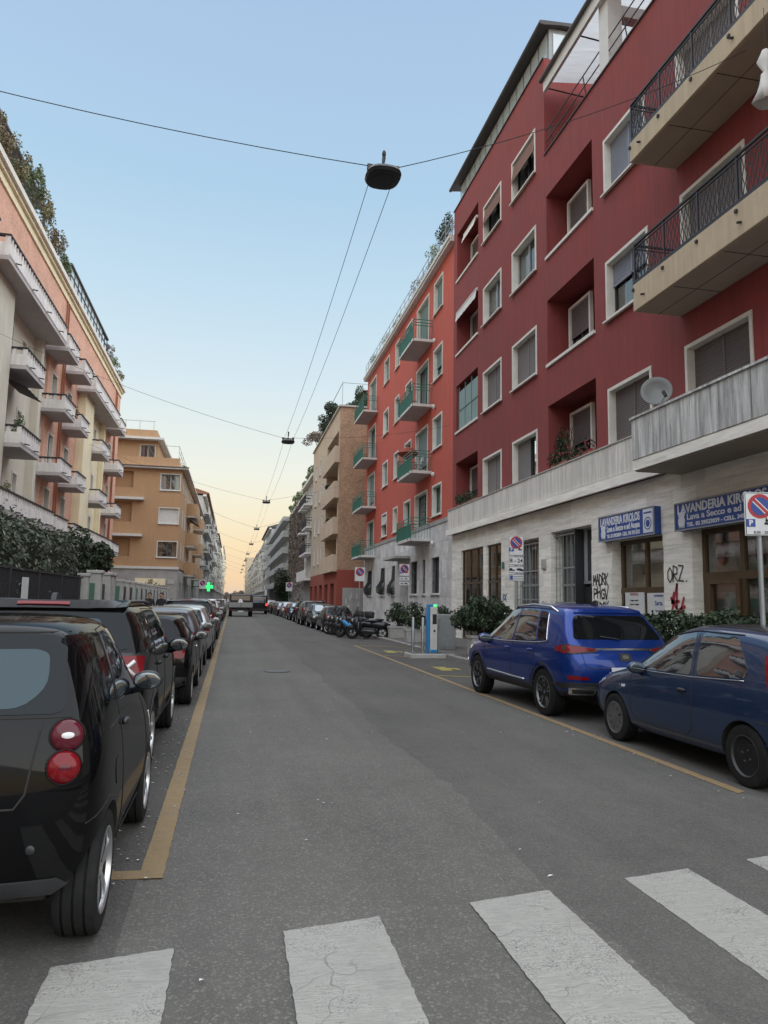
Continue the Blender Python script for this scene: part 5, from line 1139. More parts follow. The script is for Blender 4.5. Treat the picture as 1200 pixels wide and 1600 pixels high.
class Car:
    def __init__(s, name, st, wb, r, ww, paint, axle_off=0, well_inner=.27, **k):
        s.root = thing(name, 'car', 'car'); s.wb, s.r = wb, r; s.wm = max(q[5] for q in st); s.paint = M[paint]
        me = car_body(st, **k); s.ax = (-wb/2+axle_off, wb/2+axle_off); me = cut_wells(me, s.ax, r, s.wm, well_inner)
        bm = bmesh.new(); bm.from_mesh(me); s.bvh = BVHTree.FromBMesh(bm); bm.free(); s.me = me
    def finish(s, planes=(), lower=None, lower_mat='dkgrey'):
        """dark wheel wells; optional lower cladding split off below a height"""
        bm = bmesh.new(); bm.from_mesh(s.me)
        if lower: bmesh.ops.bisect_plane(bm, geom=list(bm.verts)+list(bm.edges)+list(bm.faces), plane_co=(0, 0, lower), plane_no=(0, 0, 1))
        R_ = s.r+.057
        def well(f):
            c = f.calc_center_median()
            for y in s.ax:
                if math.hypot(c.y-y, c.z-s.r*.93) < R_: return True
            return False
        fw_ = [f for f in bm.faces if well(f)]; fl = [f for f in bm.faces if lower and not well(f) and f.calc_center_median().z < lower]
        def part(name, keep, mt):
            b2 = bm.copy(); ks = {f.index for f in keep}; bmesh.ops.delete(b2, geom=[f for f in b2.faces if f.index not in ks], context='FACES')
            me = bpy.data.meshes.new(name); b2.to_mesh(me); b2.free(); me.materials.clear(); me.materials.append(mt)
            me.polygons.foreach_set('use_smooth', [True]*len(me.polygons)); me.set_sharp_from_angle(angle=R(35)); return inst(name, me, s.root)
        bm.faces.index_update(); A = set(f.index for f in fw_); B_ = set(f.index for f in fl)
        s.body = part('body', [f for f in bm.faces if f.index not in A and f.index not in B_], s.paint)
        for y in s.ax:
            for g in (1, -1): part('wheel_well', [f for f in fw_ if f.calc_center_median().x*g > 0 and abs(f.calc_center_median().y-y) < R_+.02], M['dark'])
        if fl: part('lower_cladding', fl, M[lower_mat])
        bm.free()
    def hit(s, a, b, ax, sg):
        o, d = {'x': (Vector((sg*3, a, b)), Vector((-sg, 0, 0))), 'y': (Vector((a, sg*5, b)), Vector((0, -sg, 0))), 'z': (Vector((a, b, 5*sg)), Vector((0, 0, -sg)))}[ax]
        h, n, _, _ = s.bvh.ray_cast(o, d)
        if h is None or (ax == 'x' and h.x*sg < .2):
            q = Vector({'x': (sg*s.wm*.95, a, b), 'y': (a, sg*2, b), 'z': (a, b, 1.4)}[ax]); h, n, _, _ = s.bvh.find_nearest(q)
            if n.dot(d) > 0: n = -n
        return h, (n if n.dot(d) < 0 else -n)
    def patch(s, name, poly, ax, sg, off, mt, parent=None, step=.07, skirt=True, r=.0):
        poly = [Vector(p) for p in poly]
        if r: poly = roundp(poly, r)
        bd = []
        for i, p in enumerate(poly):
            q = poly[(i+1) % len(poly)]; n = max(1, int((q-p).length/step)); bd += [p+(q-p)*k/n for k in range(n)]
        xs = [p.x for p in bd]; ys = [p.y for p in bd]; pts = list(bd); nb = len(bd)
        gx = min(xs)+step/2
        while gx < max(xs):
            gy = min(ys)+step/2
            while gy < max(ys):
                q = Vector((gx, gy))
                if inside(q, bd) and min((q-e).length for e in bd) > step*.4: pts.append(q)
                gy += step
            gx += step
        vs, es, fs, *_ = delaunay_2d_cdt(pts, [(i, (i+1) % nb) for i in range(nb)], [], 1, 1e-5)
        P = []; Q = []
        for v in vs: h, n = s.hit(v.x, v.y, ax, sg); P.append(h+n*off); Q.append(h-n*.004)
        b = MB(); k = len(P); b.add(P, fs)
        if skirt:
            from collections import Counter
            ec = Counter(tuple(sorted((f[i], f[(i+1) % len(f)]))) for f in fs for i in range(len(f)))
            b.add(P+Q, [(e[0], e[1], e[1]+k, e[0]+k) for e, c in ec.items() if c == 1])
        bm = bmesh.new(); me = b.mesh(name, M[mt] if isinstance(mt, str) else mt, False, False); bm.from_mesh(me); bmesh.ops.remove_doubles(bm, verts=bm.verts, dist=1e-5); bmesh.ops.recalc_face_normals(bm, faces=bm.faces); bm.to_mesh(me); bm.free()
        me.polygons.foreach_set('use_smooth', [True]*len(me.polygons)); me.set_sharp_from_angle(angle=R(40))
        return inst(name, me, parent or s.root)
    def both(s, name, poly, off, mt, **k): return [s.patch(name, poly, 'x', g, off, mt, **k) for g in (1, -1)]
    def line(s, name, pts, ax, sg, r, mt, off=0, parent=None, step=.06):
        o = []; pts = [Vector(p) for p in pts]
        for a, c in zip(pts, pts[1:]):
            n = max(1, int((c-a).length/step)); o += [a+(c-a)*k/n for k in range(n)]
        o.append(pts[-1]); P = []
        for p in o: h, n = s.hit(p.x, p.y, ax, sg); P.append(h+n*off)
        return MB().tube(P, r, 6).build(name, M[mt] if isinstance(mt, str) else mt, parent or s.root, smooth=True)
    def seams(s, lines, r=.0045):
        for g in (1, -1):
            b = MB()
            for pts in lines:
                pts = [Vector(p) for p in pts]; P = []
                for a, c in zip(pts, pts[1:]):
                    n = max(1, int((c-a).length/.06)); P += [a+(c-a)*k/n for k in range(n)]
                P.append(pts[-1]); b.tube([s.hit(p.x, p.y, 'x', g)[0] for p in P], r, 5)
            b.build('door_seam', M['dark'], s.root, smooth=True)
    def handle(s, y, z, mt=None, L=.2):
        for g in (1, -1):
            h, n = s.hit(y, z, 'x', g); b = MB(); b.ell((h.x+g*.012, y, z), (.022, L/2, .02), 12, 8)
            b.build('door_handle', mt or s.paint, s.root, smooth=True)
    def mirror(s, y, z, mt=None, sc=1, lift=0, dx=.1):
        for g in (1, -1):
            h, n = s.hit(y, z, 'x', g); x = abs(h.x)
            b = MB(); b.ell((0, 0, 0), (.125*sc, .075*sc, .085*sc), 16, 10); b.v = [(p[0], max(p[1], -.035*sc), p[2]*(1 if p[2] > 0 else .9)) for p in b.v]
            b.tube([(-.04*sc*g, .0, -.05*sc), (-dx*1.15*sc*g, .05, -.09*sc)], [.03, .022], 6)
            o = b.build('wing_mirror', mt or s.paint, s.root, smooth=True, loc=(g*(x+dx*sc), y, z+.06+lift), angle=50)
            m_ = MB(); m_.ell((0, -.037*sc, 0), (.108*sc, .004, .068*sc), 16, 8); m_.build('mirror_glass', M['carglass'], o, smooth=True)
    def wheels(s, style, w=.2, rear_style=None, rr=.66):
        for i, y in enumerate(s.ax):
            me, rim, hub = wheel_mesh(rear_style if (i == 0 and rear_style) else style, s.r, w, rr)
            for g in (1, -1):
                o = inst('wheel', me, s.root, (g*(s.wm-w/2-.015), y, s.r), (0, 0, 0 if g > 0 else math.pi)); q = inst('rim', rim, o, (0, 0, 0), (.35*(i+1), 0, 0)); inst('rim_well', hub, o)
    def place(s, label, x, y, rz=0, group=None, name=None):
        s.root.location = (x, y, 0); s.root.rotation_euler = (0, 0, rz); s.root['label'] = label
        if group: s.root['group'] = group
        return s.root
def inside(q, bd):
    c = False; j = len(bd)-1
    for i in range(len(bd)):
        a, b = bd[i], bd[j]
        if (a.y > q.y) != (b.y > q.y) and q.x < (b.x-a.x)*(q.y-a.y)/(b.y-a.y)+a.x: c = not c
        j = i
    return c
def roundp(poly, r):
    o = []; n = len(poly)
    for i, p in enumerate(poly):
        a, b = poly[i-1], poly[(i+1) % n]; da, db = (a-p), (b-p); k = min(r, da.length*.45, db.length*.45); s0 = p+da.normalized()*k; s1 = p+db.normalized()*k
        for t in (0, .33, .67, 1): o.append(s0*(1-t)**2+p*2*t*(1-t)+s1*t*t)
    return o
def wheel_mesh(style, r, w, rr):
    def mk():
        a = r*rr; h = w/2
        prof = [(a-.012, -h*.75), (a+.008, -h*.96), (r*.86, -h), (r*.955, -h*.93), (r*.99, -h*.78)]
        for x in (-.5, 0, .5): prof += [(r, h*(x-.16)-.0), (r, h*(x-.06)), (r-.012, h*(x-.05)), (r-.012, h*(x+.05)), (r, h*(x+.06))]
        prof += [(r*.99, h*.78), (r*.955, h*.93), (r*.86, h), (a+.008, h*.96), (a-.012, h*.75)]
        t = MB(); t.lathe(prof, 40, axis='x'); tyre = t.mesh('wheel', M['rubber'], True, angle=28)
        hub = MB(); hub.lathe([(0, h*.35), (a*.97, h*.35), (a*.99, h*.36)], 28, axis='x'); hub.lathe([(a*.3, h*.36), (a*.3, h*.5), (0, h*.5)], 20, axis='x'); hubm = hub.mesh('rim_well', M['steelblk' if style != 'steel' else 'dark'], True, angle=30)
        b = MB(); b.lathe([(a*.93, h*.55), (a*1.0, h*.9), (a*1.02, h*.97), (a*.985, h*1.0), (a*.94, h*.9), (a*.9, h*.55)], 40, axis='x', close=True)
        def spoke(t0, w0, w1, x0, x1, r0, r1):
            vs = []
            for (rad, wd, xx) in ((r0, w0, x0), ((r0+r1)/2, (w0+w1)/2*.92, (x0+x1)/2+.006), (r1, w1, x1)):
                for (s_, d) in ((-1, 0), (1, 0), (1, -.03), (-1, -.03)):
                    e = s_*wd/2; c, q = math.cos(t0), math.sin(t0); vs.append((xx+d, rad*c-e*q, rad*q+e*c))
            fs = [(0, 3, 2, 1), (8, 9, 10, 11)]
            for k in (0, 4): fs += [(k+i, k+(i+1) % 4, k+4+(i+1) % 4, k+4+i) for i in range(4)]
            b.add(vs, fs)
        mt = 'alloy'
        if style == 'five':
            for k in range(5): t0 = 2*math.pi*k/5; spoke(t0, a*.22, a*.34, h*.72, h*.86, a*.12, a*.96)
            b.lathe([(0, h*.82), (a*.14, h*.80), (a*.24, h*.62), (a*.24, h*.4)], 20, axis='x')
        elif style == 'twin':
            mt = 'alloy_dk'
            for k in range(5):
                for d in (-.17, .17): t0 = 2*math.pi*k/5; spoke(t0+d, a*.12, a*.11, h*.66, h*.9, a*.15, a*.96)
            b.lathe([(0, h*.76), (a*.13, h*.76), (a*.22, h*.6), (a*.22, h*.4)], 20, axis='x')
        elif style == 'ten':
            for k in range(10): spoke(2*math.pi*k/10, a*.11, a*.13, h*.68, h*.88, a*.2, a*.96)
            b.lathe([(0, h*.76), (a*.2, h*.74), (a*.26, h*.6), (a*.26, h*.4)], 20, axis='x')
        elif style == 'cover':
            mt = 'hub'; 
            for k in range(9): spoke(2*math.pi*k/9, a*.28, a*.42, h*.86, h*.92, a*.3, a*.8)
            b.lathe([(a*.72, h*.86), (a*.8, h*.93), (a*.97, h*.95), (a*.97, h*.9), (a*.72, h*.8)], 36, axis='x', close=True); b.lathe([(0, h*1.0), (a*.2, h*.98), (a*.42, h*.9), (a*.42, h*.8)], 24, axis='x')
        else:
            mt = 'steelblk'; b.lathe([(0, h*.55), (a*.16, h*.55), (a*.2, h*.7), (a*.42, h*.72), (a*.5, h*.6), (a*.72, h*.6)], 32, axis='x'); b.lathe([(a*.86, h*.6), (a*.95, h*.8), (a*.95, h*.7), (a*.86, h*.5)], 32, axis='x', close=True)
            for k in range(14): spoke(2*math.pi*k/14, a*.19, a*.23, h*.6, h*.62, a*.7, a*.9)
            for k in range(4): t0 = 2*math.pi*(k+.5)/4; b.ell((h*.72, a*.3*math.cos(t0), a*.3*math.sin(t0)), (.012, .014, .014), 8, 6)
        return tyre, b.mesh('rim', M[mt], True, angle=32), hubm
    return cached(('wheel', style, r, w, rr), mk)
def plate(c, y_sg, z, w=.5, h=.11, x=0):
    p, n = c.hit(x, z, 'y', y_sg); MB().bbox(x-w/2, x+w/2, p.y+y_sg*.006, p.y+y_sg*.02, z-h/2, z+h/2, .004).build('number_plate', M['sign_w'], c.root)

# ---- small black two-seater (foreground left)
c = Car('parked_car', [(-1.30,-1.13,.30,1.07,1.475,.62,.60,.50),(-1.26,-1.08,.27,1.07,1.505,.715,.67,.55),(-1.16,-.99,.23,1.06,1.53,.77,.715,.58),(-.9,-.78,.20,1.04,1.545,.785,.735,.59),(-.5,-.45,.18,1.02,1.55,.78,.735,.585),(0,0,.18,1.0,1.55,.775,.725,.575),(.5,.22,.18,.98,1.51,.775,.715,.56),(.82,.48,.18,.96,1.40,.775,.70,.535),(1.0,.76,.2,.94,1.17,.775,.70,.53),(1.09,1.05,.2,.90,.98,.76,.70,.54),(1.25,1.25,.22,.78,.85,.73,.66,.5),(1.36,1.36,.28,.66,.73,.62,.55,.4)], 1.867, .29, .19, 'p_black', well_inner=.24, bulge_r=.05,
        rear=[0, .02, -.03, -.06, -.035, .0, .0, .0, 0, 0, 0])
c.finish()
c.both('window', [(.70, 1.02), (.36, 1.37), (.02, 1.45), (-.38, 1.445), (-.48, 1.06)], .004, 'carglass', r=.06)
c.both('quarter_window', [(-.58, 1.08), (-.52, 1.43), (-.68, 1.41), (-.88, 1.12)], .004, 'carglass_dk', r=.05)
c.patch('windscreen', [(-.52, .98), (.52, .98), (.46, 1.42), (-.46, 1.42)], 'y', 1, .004, 'carglass', r=.06)
o = c.patch('rear_window', [(-.60, 1.10), (.60, 1.10), (.535, 1.455), (-.535, 1.455)], 'y', -1, .006, 'carglass_dk', r=.07)
c.line('wiper_arm', [(-.10, 1.10), (-.30, 1.20), (-.52, 1.21)], 'y', -1, .009, 'black', .025)
c.patch('sky_toned_pane', [(-.50, 1.125), (.40, 1.125), (.50, 1.22), (.48, 1.37), (.42, 1.39), (-.42, 1.39)], 'y', -1, .0085, 'carglass_sky', parent=o, r=.06)  # paler patch paints the sky's reflection into the rear glass
c.line('roof_seam', [(-.53, 1.47), (.53, 1.47)], 'y', -1, .006, 'dark'); c.line('tailgate_seam', [(-.62, 1.085), (.62, 1.085)], 'y', -1, .005, 'dark')
c.line('tailgate_seam', [(.50, 1.08), (.46, .76), (.42, .70), (-.42, .70), (-.46, .76), (-.50, 1.08)], 'y', -1, .0055, 'dark')
c.line('tailgate_handle', [(.06, .93), (.3, .94)], 'y', -1, .014, 'p_black', .01); c.line('tailgate_trim', [(.05, .955), (.30, .965)], 'y', -1, .005, 'chrome', .018)
for g in (1, -1):
    for z, mt in ((1.005, 'pinklens'), (.868, 'redlens')):
        h, n = c.hit(g*.61, z, 'y', -1); n = (n+Vector((g*.25, -1, .05))).normalized(); q = n.to_track_quat('Z', 'Y').to_matrix()
        b = MB(); b.lathe([(.074, -.03), (.074, .004), (.067, .018), (.048, .032), (.02, .038), (0, .039)], 26); b.v = [tuple(q @ Vector(p)+h) for p in b.v]
        o = b.build('tail_light', M[mt], c.root, smooth=True); b = MB(); b.lathe([(.074, -.02), (.081, .0), (.079, .008), (.072, .006)], 26, close=True); b.v = [tuple(q @ Vector(p)+h) for p in b.v]; b.build('bezel', M['p_black'], o, smooth=True)
        b = MB(); b.ell((-.0, .0, .036), (.03, .018, .004), 12, 6); b.v = [tuple(q @ Vector(p)+h) for p in b.v]; b.build('reflector', M['clearlens'] if mt == 'pinklens' else M['pinklens'], o, smooth=True)
c.seams([[(.70, .98), (.72, .6), (.60, .30), (-.44, .30), (-.50, .6), (-.50, 1.0), (-.44, 1.46), (.0, 1.48), (.42, 1.40), (.70, .98)]])
c.seams([[(-.52, .98), (-.9, .97)], [(-1.25, .60), (-1.0, .66), (-.75, .60)]], .004)
c.both('fuel_flap', roundp([Vector((-.80, .80)), Vector((-.80, .66)), Vector((-.64, .66)), Vector((-.64, .80))], .06), .003, 'p_black')
c.patch('lower_bumper', [(-.66, .315), (.66, .315), (.72, .37), (.68, .385), (-.68, .385), (-.72, .37)], 'y', -1, .012, 'dkgrey')
for g in (1, -1): h, n = c.hit(g*.50, .52, 'y', -1); MB().ell(tuple(h), (.022, .008, .022), 12, 6).build('parking_sensor', M['black'], c.root, smooth=True)
c.line('wiper', [(-.02, 1.12), (-.42, 1.15)], 'y', -1, .011, 'black', .02); plate(c, -1, .80, .42, .1)
c.handle(-.36, .93, M['black'], .16); c.mirror(.30, 1.0, M['black'], .80, .03, .11)
c.both('headlight', [(1.0, .80), (1.22, .70), (1.25, .60), (1.1, .64)], .008, 'clearlens', r=.03)
c.wheels('five', .20, rr=.69)
c.place('small black two seater with round red tail lights parked at the left edge', -1.335, 5.03)
# ---- boxy black suv
c = Car('parked_car', [(-2.13,-1.93,.46,1.15,1.54,.74,.74,.64),(-2.10,-1.88,.40,1.16,1.58,.84,.82,.69),(-2.02,-1.82,.34,1.16,1.60,.89,.86,.715),(-1.7,-1.6,.28,1.14,1.615,.905,.875,.72),(-1,-1,.26,1.10,1.62,.905,.875,.72),(0,-.1,.26,1.07,1.62,.905,.875,.72),(.6,.3,.26,1.06,1.60,.905,.875,.715),(.95,.55,.26,1.05,1.52,.905,.87,.695),(1.15,.85,.26,1.04,1.29,.90,.865,.70),(1.25,1.2,.28,1.02,1.10,.895,.855,.70),(1.7,1.7,.3,.99,1.05,.885,.84,.67),(2.0,2.0,.34,.90,.97,.85,.80,.62),(2.09,2.09,.42,.80,.86,.76,.72,.52)], 2.57, .345, .22, 'p_blk2', well_inner=.3, bulge_r=.03, rear=[0, 0, -.05, -.07, -.02, 0, 0, 0, 0, 0, 0])
c.finish(lower=.40)
for poly in ([(.86, 1.10), (.42, 1.49), (-.16, 1.52), (-.18, 1.12)], [(-.26, 1.12), (-.24, 1.52), (-.98, 1.52), (-1.06, 1.14)], [(-1.16, 1.16), (-1.10, 1.51), (-1.52, 1.49), (-1.66, 1.22)]): c.both('window', poly, .004, 'carglass_dk', r=.05)
o = c.patch('rear_window', [(-.74, 1.20), (.74, 1.20), (.67, 1.51), (-.67, 1.51)], 'y', -1, .006, 'carglass_dk', r=.06); c.patch('sky_toned_pane', [(-.56, 1.23), (.50, 1.23), (.48, 1.46), (-.5, 1.46)], 'y', -1, .009, 'carglass_sky', parent=o, r=.06)  # inner patch carries the same reflected sky as colour
c.patch('windscreen', [(-.66, 1.1), (.66, 1.1), (.58, 1.49), (-.58, 1.49)], 'y', 1, .004, 'carglass', r=.05)
c.patch('spoiler', [(-.67, 1.525), (.67, 1.525), (.64, 1.575), (-.64, 1.575)], 'y', -1, .05, 'p_blk2', r=.03); c.patch('brake_light', [(-.21, 1.54), (.21, 1.54), (.21, 1.56), (-.21, 1.56)], 'y', -1, .056, 'redlens')
for g in (1, -1):
    o = c.patch('tail_light', [(g*.60, .94), (g*.86, .94), (g*.86, 1.17), (g*.60, 1.17)], 'y', -1, .02, 'black', r=.03)
    c.patch('lens', [(g*.625, .965), (g*.84, .965), (g*.84, 1.145), (g*.625, 1.145)], 'y', -1, .028, 'redlens', parent=o, r=.02)
    h, n = c.hit(g*.733, 1.055, 'y', -1); b = MB(); b.tube([(g*.665, h.y-.035, .995), (g*.80, h.y-.035, 1.115)], .016, 6); b.tube([(g*.80, h.y-.035, .995), (g*.665, h.y-.035, 1.115)], .016, 6); b.build('cross_reflector', M['clearlens'], o, smooth=True)
c.seams([[(.90, 1.06), (.92, .5), (.75, .42), (-.2, .42), (-.22, 1.1), (-.2, 1.62)], [(-.24, .42), (-.9, .42), (-1.0, .75), (-1.12, 1.1), (-1.04, 1.54), (.4, 1.52)]])
c.handle(-.05, 1.0); c.handle(-.92, 1.0); c.mirror(.74, 1.02)
def arch(c, off=.012, w=.06, mt='dkgrey'):
    for y in c.ax:
        p0 = [(y+(c.r+.05)*math.cos(t), c.r*.93+(c.r+.05)*math.sin(t)) for t in [math.pi*k/14*1.12-.19 for k in range(15)]]; p1 = [(y+(c.r+.05+w)*math.cos(t), c.r*.93+(c.r+.05+w)*math.sin(t)) for t in [math.pi*k/14*1.12-.19 for k in range(15)]]
        c.both('wheel_arch', p0+p1[::-1], off, mt, step=.06)
arch(c); plate(c, -1, .78); c.patch('lower_bumper', [(-.86, .36), (.86, .36), (.88, .62), (-.88, .62)], 'y', -1, .012, 'dkgrey', r=.04)
for g in (1, -1): c.line('roof_rail', [(g*.62, -1.6), (g*.63, .2)], 'z', 1, .016, 'black', .03)
MB().prism([(-1.3, 1.59), (-1.62, 1.59), (-1.58, 1.67), (-1.52, 1.68)], 'x', -.022, .022).build('antenna', M['black'], c.root)
c.both('headlight', [(1.85, .78), (2.02, .78), (2.0, .9), (1.85, .93)], .008, 'clearlens', r=.03); c.wheels('ten', .22)
c.place('boxy black suv with a crossed red tail light parked just ahead of the two seater', -1.58, 8.78); JEEP = c.root
# ---- bright blue suv (right)
c = Car('parked_car', [(-2.10,-1.76,.42,1.08,1.52,.72,.70,.55),(-2.07,-1.72,.38,1.09,1.575,.83,.80,.60),(-1.97,-1.66,.34,1.09,1.62,.90,.855,.645),(-1.7,-1.5,.30,1.08,1.65,.92,.88,.67),(-1,-.95,.28,1.05,1.675,.92,.885,.685),(0,-.2,.28,1.02,1.68,.92,.885,.69),(.55,.15,.28,1.0,1.66,.92,.88,.685),(.95,.45,.28,.98,1.56,.92,.875,.665),(1.2,.85,.28,.97,1.32,.915,.87,.67),(1.4,1.3,.3,.96,1.07,.905,.855,.68),(1.8,1.8,.32,.92,1.0,.89,.83,.65),(2.1,2.1,.36,.83,.90,.83,.77,.58),(2.2,2.2,.44,.74,.80,.70,.66,.48)], 2.74, .35, .225, 'p_blue', well_inner=.3, bulge_r=.04, rear=[0, 0, -.06, -.09, -.07, -.02, 0, 0, 0, 0, 0])
c.finish(lower=.42)
for poly in ([(.98, 1.04), (.36, 1.53), (-.14, 1.58), (-.17, 1.06)], [(-.24, 1.06), (-.21, 1.58), (-.85, 1.57), (-1.06, 1.09)], [(-1.12, 1.10), (-.92, 1.56), (-1.15, 1.53), (-1.42, 1.12)]): c.both('window', poly, .005, 'carglass' if poly[0][0] > -1 else 'carglass_dk', r=.05)
c.patch('rear_window', [(-.72, 1.16), (.72, 1.16), (.57, 1.50), (-.57, 1.50)], 'y', -1, .006, 'carglass_dk', r=.06); c.patch('windscreen', [(-.66, 1.04), (.66, 1.04), (.56, 1.54), (-.56, 1.54)], 'y', 1, .004, 'carglass', r=.05)
c.patch('spoiler', [(-.56, 1.53), (.56, 1.53), (.53, 1.57), (-.53, 1.57)], 'y', -1, .025, 'p_blue', r=.02)
for g in (1, -1):
    o = c.patch('tail_light', [(g*.42, .985), (g*.80, .95), (g*.86, 1.0), (g*.84, 1.09), (g*.42, 1.03)], 'y', -1, .014, 'black', r=.015); c.patch('lens', [(g*.45, 1.0), (g*.79, .968), (g*.835, 1.01), (g*.82, 1.07), (g*.45, 1.022)], 'y', -1, .02, 'redlens', parent=o)
    c.patch('tail_light', [(-2.02, .955), (-1.74, .99), (-1.74, 1.05), (-2.0, 1.085)], 'x', g, .014, 'redlens', r=.015)
    c.patch('fog_light', [(g*.58, .60), (g*.84, .60), (g*.84, .66), (g*.58, .64)], 'y', -1, .012, 'redlens', r=.01)
    c.patch('exhaust_trim', [(g*.46, .40), (g*.80, .40), (g*.82, .49), (g*.46, .49)], 'y', -1, .025, 'chrome', r=.02); c.patch('exhaust_opening', [(g*.49, .42), (g*.77, .42), (g*.785, .47), (g*.49, .47)], 'y', -1, .03, 'dark', r=.012)
c.patch('chrome_strip', [(-.45, 1.01), (.45, 1.01), (.45, 1.035), (-.45, 1.035)], 'y', -1, .014, 'chrome'); o = c.patch('badge_plate', [(-.09, .86), (.09, .86), (.09, .97), (-.09, .97)], 'y', -1, .01, 'black', r=.02); c.patch('emblem', [(-.05, .89), (.05, .89), (.04, .945), (-.04, .945)], 'y', -1, .016, 'chrome', parent=o, r=.02)
plate(c, -1, .72)
c.line('tailgate_seam', [(.60, 1.12), (.66, .98), (.62, .80), (.56, .76), (-.56, .76), (-.62, .80), (-.66, .98), (-.60, 1.12)], 'y', -1, .005, 'dark')
c.seams([[(1.05, 1.0), (1.02, .5), (.85, .44), (-.18, .44), (-.20, 1.0), (-.18, 1.60)], [(-.2, .44), (-.88, .44), (-1.0, .8), (-1.12, 1.08), (-.88, 1.60), (.3, 1.58)]])
for g in (1, -1):
    c.line('window_trim', [(1.02, 1.02), (.2, 1.03), (-1.05, 1.065), (-1.44, 1.10), (-1.2, 1.53)], 'x', g, .009, 'chrome', .006); c.line('sill_trim', [(.85, .50), (-.7, .47)], 'x', g, .018, 'chrome', .006)
    b = MB(); P = [c.hit(g*.66, y, 'z', 1)[0]+Vector((0, 0, h)) for y, h in ((.1, .0), (.02, .045), (-.6, .06), (-1.2, .05), (-1.42, .0))]; b.tube(P, .02, 8); b.build('roof_rail', M['chrome'], c.root, smooth=True)
c.handle(-.02, .93); c.handle(-.92, .95); c.mirror(.80, .98, sc=1.05); arch(c)
c.patch('lower_bumper', [(-.88, .36), (.88, .36), (.90, .56), (-.90, .56)], 'y', -1, .01, 'dkgrey', r=.04)
c.both('headlight', [(1.78, .80), (2.10, .74), (2.14, .80), (1.98, .90), (1.7, .92)], .008, 'clearlens', r=.02); c.both('front_bumper_trim', [(2.02, .45), (2.14, .48), (2.12, .62), (2.02, .6)], .008, 'chrome', r=.02)
MB().prism([(-1.2, 1.66), (-1.42, 1.65), (-1.40, 1.72), (-1.36, 1.73)], 'x', -.02, .02).build('antenna', M['p_blue'].copy() if False else M['black'], c.root); c.line('wiper', [(.0, 1.15), (-.3, 1.19)], 'y', -1, .01, 'black', .02); c.wheels('twin', .225)
c.place('bright blue suv with silver roof rails parked before the laundry', 5.49, 12.0, R(2.2))
SUV = c
# ---- dusty navy hatchback (right edge)
c = Car('parked_car', [(-1.72,-1.53,.36,.96,1.33,.66,.65,.50),(-1.69,-1.49,.32,.965,1.385,.765,.735,.55),(-1.58,-1.42,.26,.965,1.42,.815,.775,.59),(-1.2,-1.1,.20,.95,1.455,.83,.79,.615),(-.6,-.6,.18,.92,1.48,.83,.795,.63),(0,-.15,.18,.90,1.48,.83,.795,.63),(.4,.12,.18,.89,1.44,.83,.79,.62),(.75,.40,.18,.875,1.34,.83,.785,.60),(1.02,.78,.18,.865,1.12,.825,.775,.60),(1.2,1.14,.2,.85,.93,.815,.765,.60),(1.6,1.6,.22,.78,.85,.79,.73,.55),(1.9,1.9,.26,.66,.72,.72,.66,.46),(1.98,1.98,.34,.56,.62,.60,.55,.38)], 2.34, .285, .175, 'p_navy', .06, well_inner=.25, bulge_r=.05, rear=[0, 0, -.05, -.08, -.05, -.01, 0, 0, 0, 0, 0])
c.finish()
o_ = c.both('window', [(.78, .925), (.26, 1.31), (-.20, 1.385), (-.28, .945)], .005, 'carglass', r=.04); c.both('window', [(-.38, .95), (-.30, 1.39), (-.85, 1.36), (-1.12, 1.06), (-1.10, .985)], .005, 'carglass', r=.06)
c.patch('rear_window', [(-.60, 1.02), (.60, 1.02), (.48, 1.34), (-.48, 1.34)], 'y', -1, .006, 'carglass_dk', r=.06); c.patch('windscreen', [(-.62, .93), (.62, .93), (.50, 1.36), (-.50, 1.36)], 'y', 1, .004, 'carglass', r=.05)
for g in (1, -1):
    c.patch('tail_light', [(-1.69, .84), (-1.44, .88), (-1.28, 1.20), (-1.36, 1.31), (-1.5, 1.16)], 'x', g, .012, 'redlens', r=.03)
    c.line('window_trim', [(.86, .905), (-.3, .925), (-1.1, .965)], 'x', g, .006, 'chrome', .005); c.line('gutter_trim', [(.88, .91), (.30, 1.33), (-.2, 1.40), (-.9, 1.385)], 'x', g, .007, 'black', .004)
    c.line('bumper_seam', [(-1.30, .62), (-1.72, .60)], 'x', g, .004, 'dark')
c.patch('roof_panel', [(-.5, -1.3), (.5, -1.3), (.5, .0), (-.5, .0)], 'z', 1, .003, 'p_dark', r=.06)
c.seams([[(.88, .90), (.84, .42), (.72, .34), (-.22, .32), (-.33, .42), (-.33, .93), (-.25, 1.41), (.28, 1.34), (.88, .90)], [(.92, .88), (1.1, .855), (1.7, .77)]])
c.handle(-.17, .78, M['dkgrey'], .16); c.mirror(.62, .88, sc=.9); h, n = c.hit(-.19, .68, 'x', -1)
c.both('headlight', [(1.58, .70), (1.86, .60), (1.84, .70), (1.60, .80)], .008, 'clearlens', r=.02); c.both('indicator', [(.98, .68), (1.06, .68), (1.06, .71), (.98, .71)], .008, 'clearlens', r=.01)
c.patch('lower_bumper', [(-.78, .30), (.78, .30), (.80, .5), (-.80, .5)], 'y', -1, .01, 'p_navy', r=.04); c.wheels('cover', .175, 'steel', .66); plate(c, -1, .62)
c.place('dusty navy three door hatchback with black steel rear wheel at the right edge', 5.53, 7.36, R(.6))
PUN = c
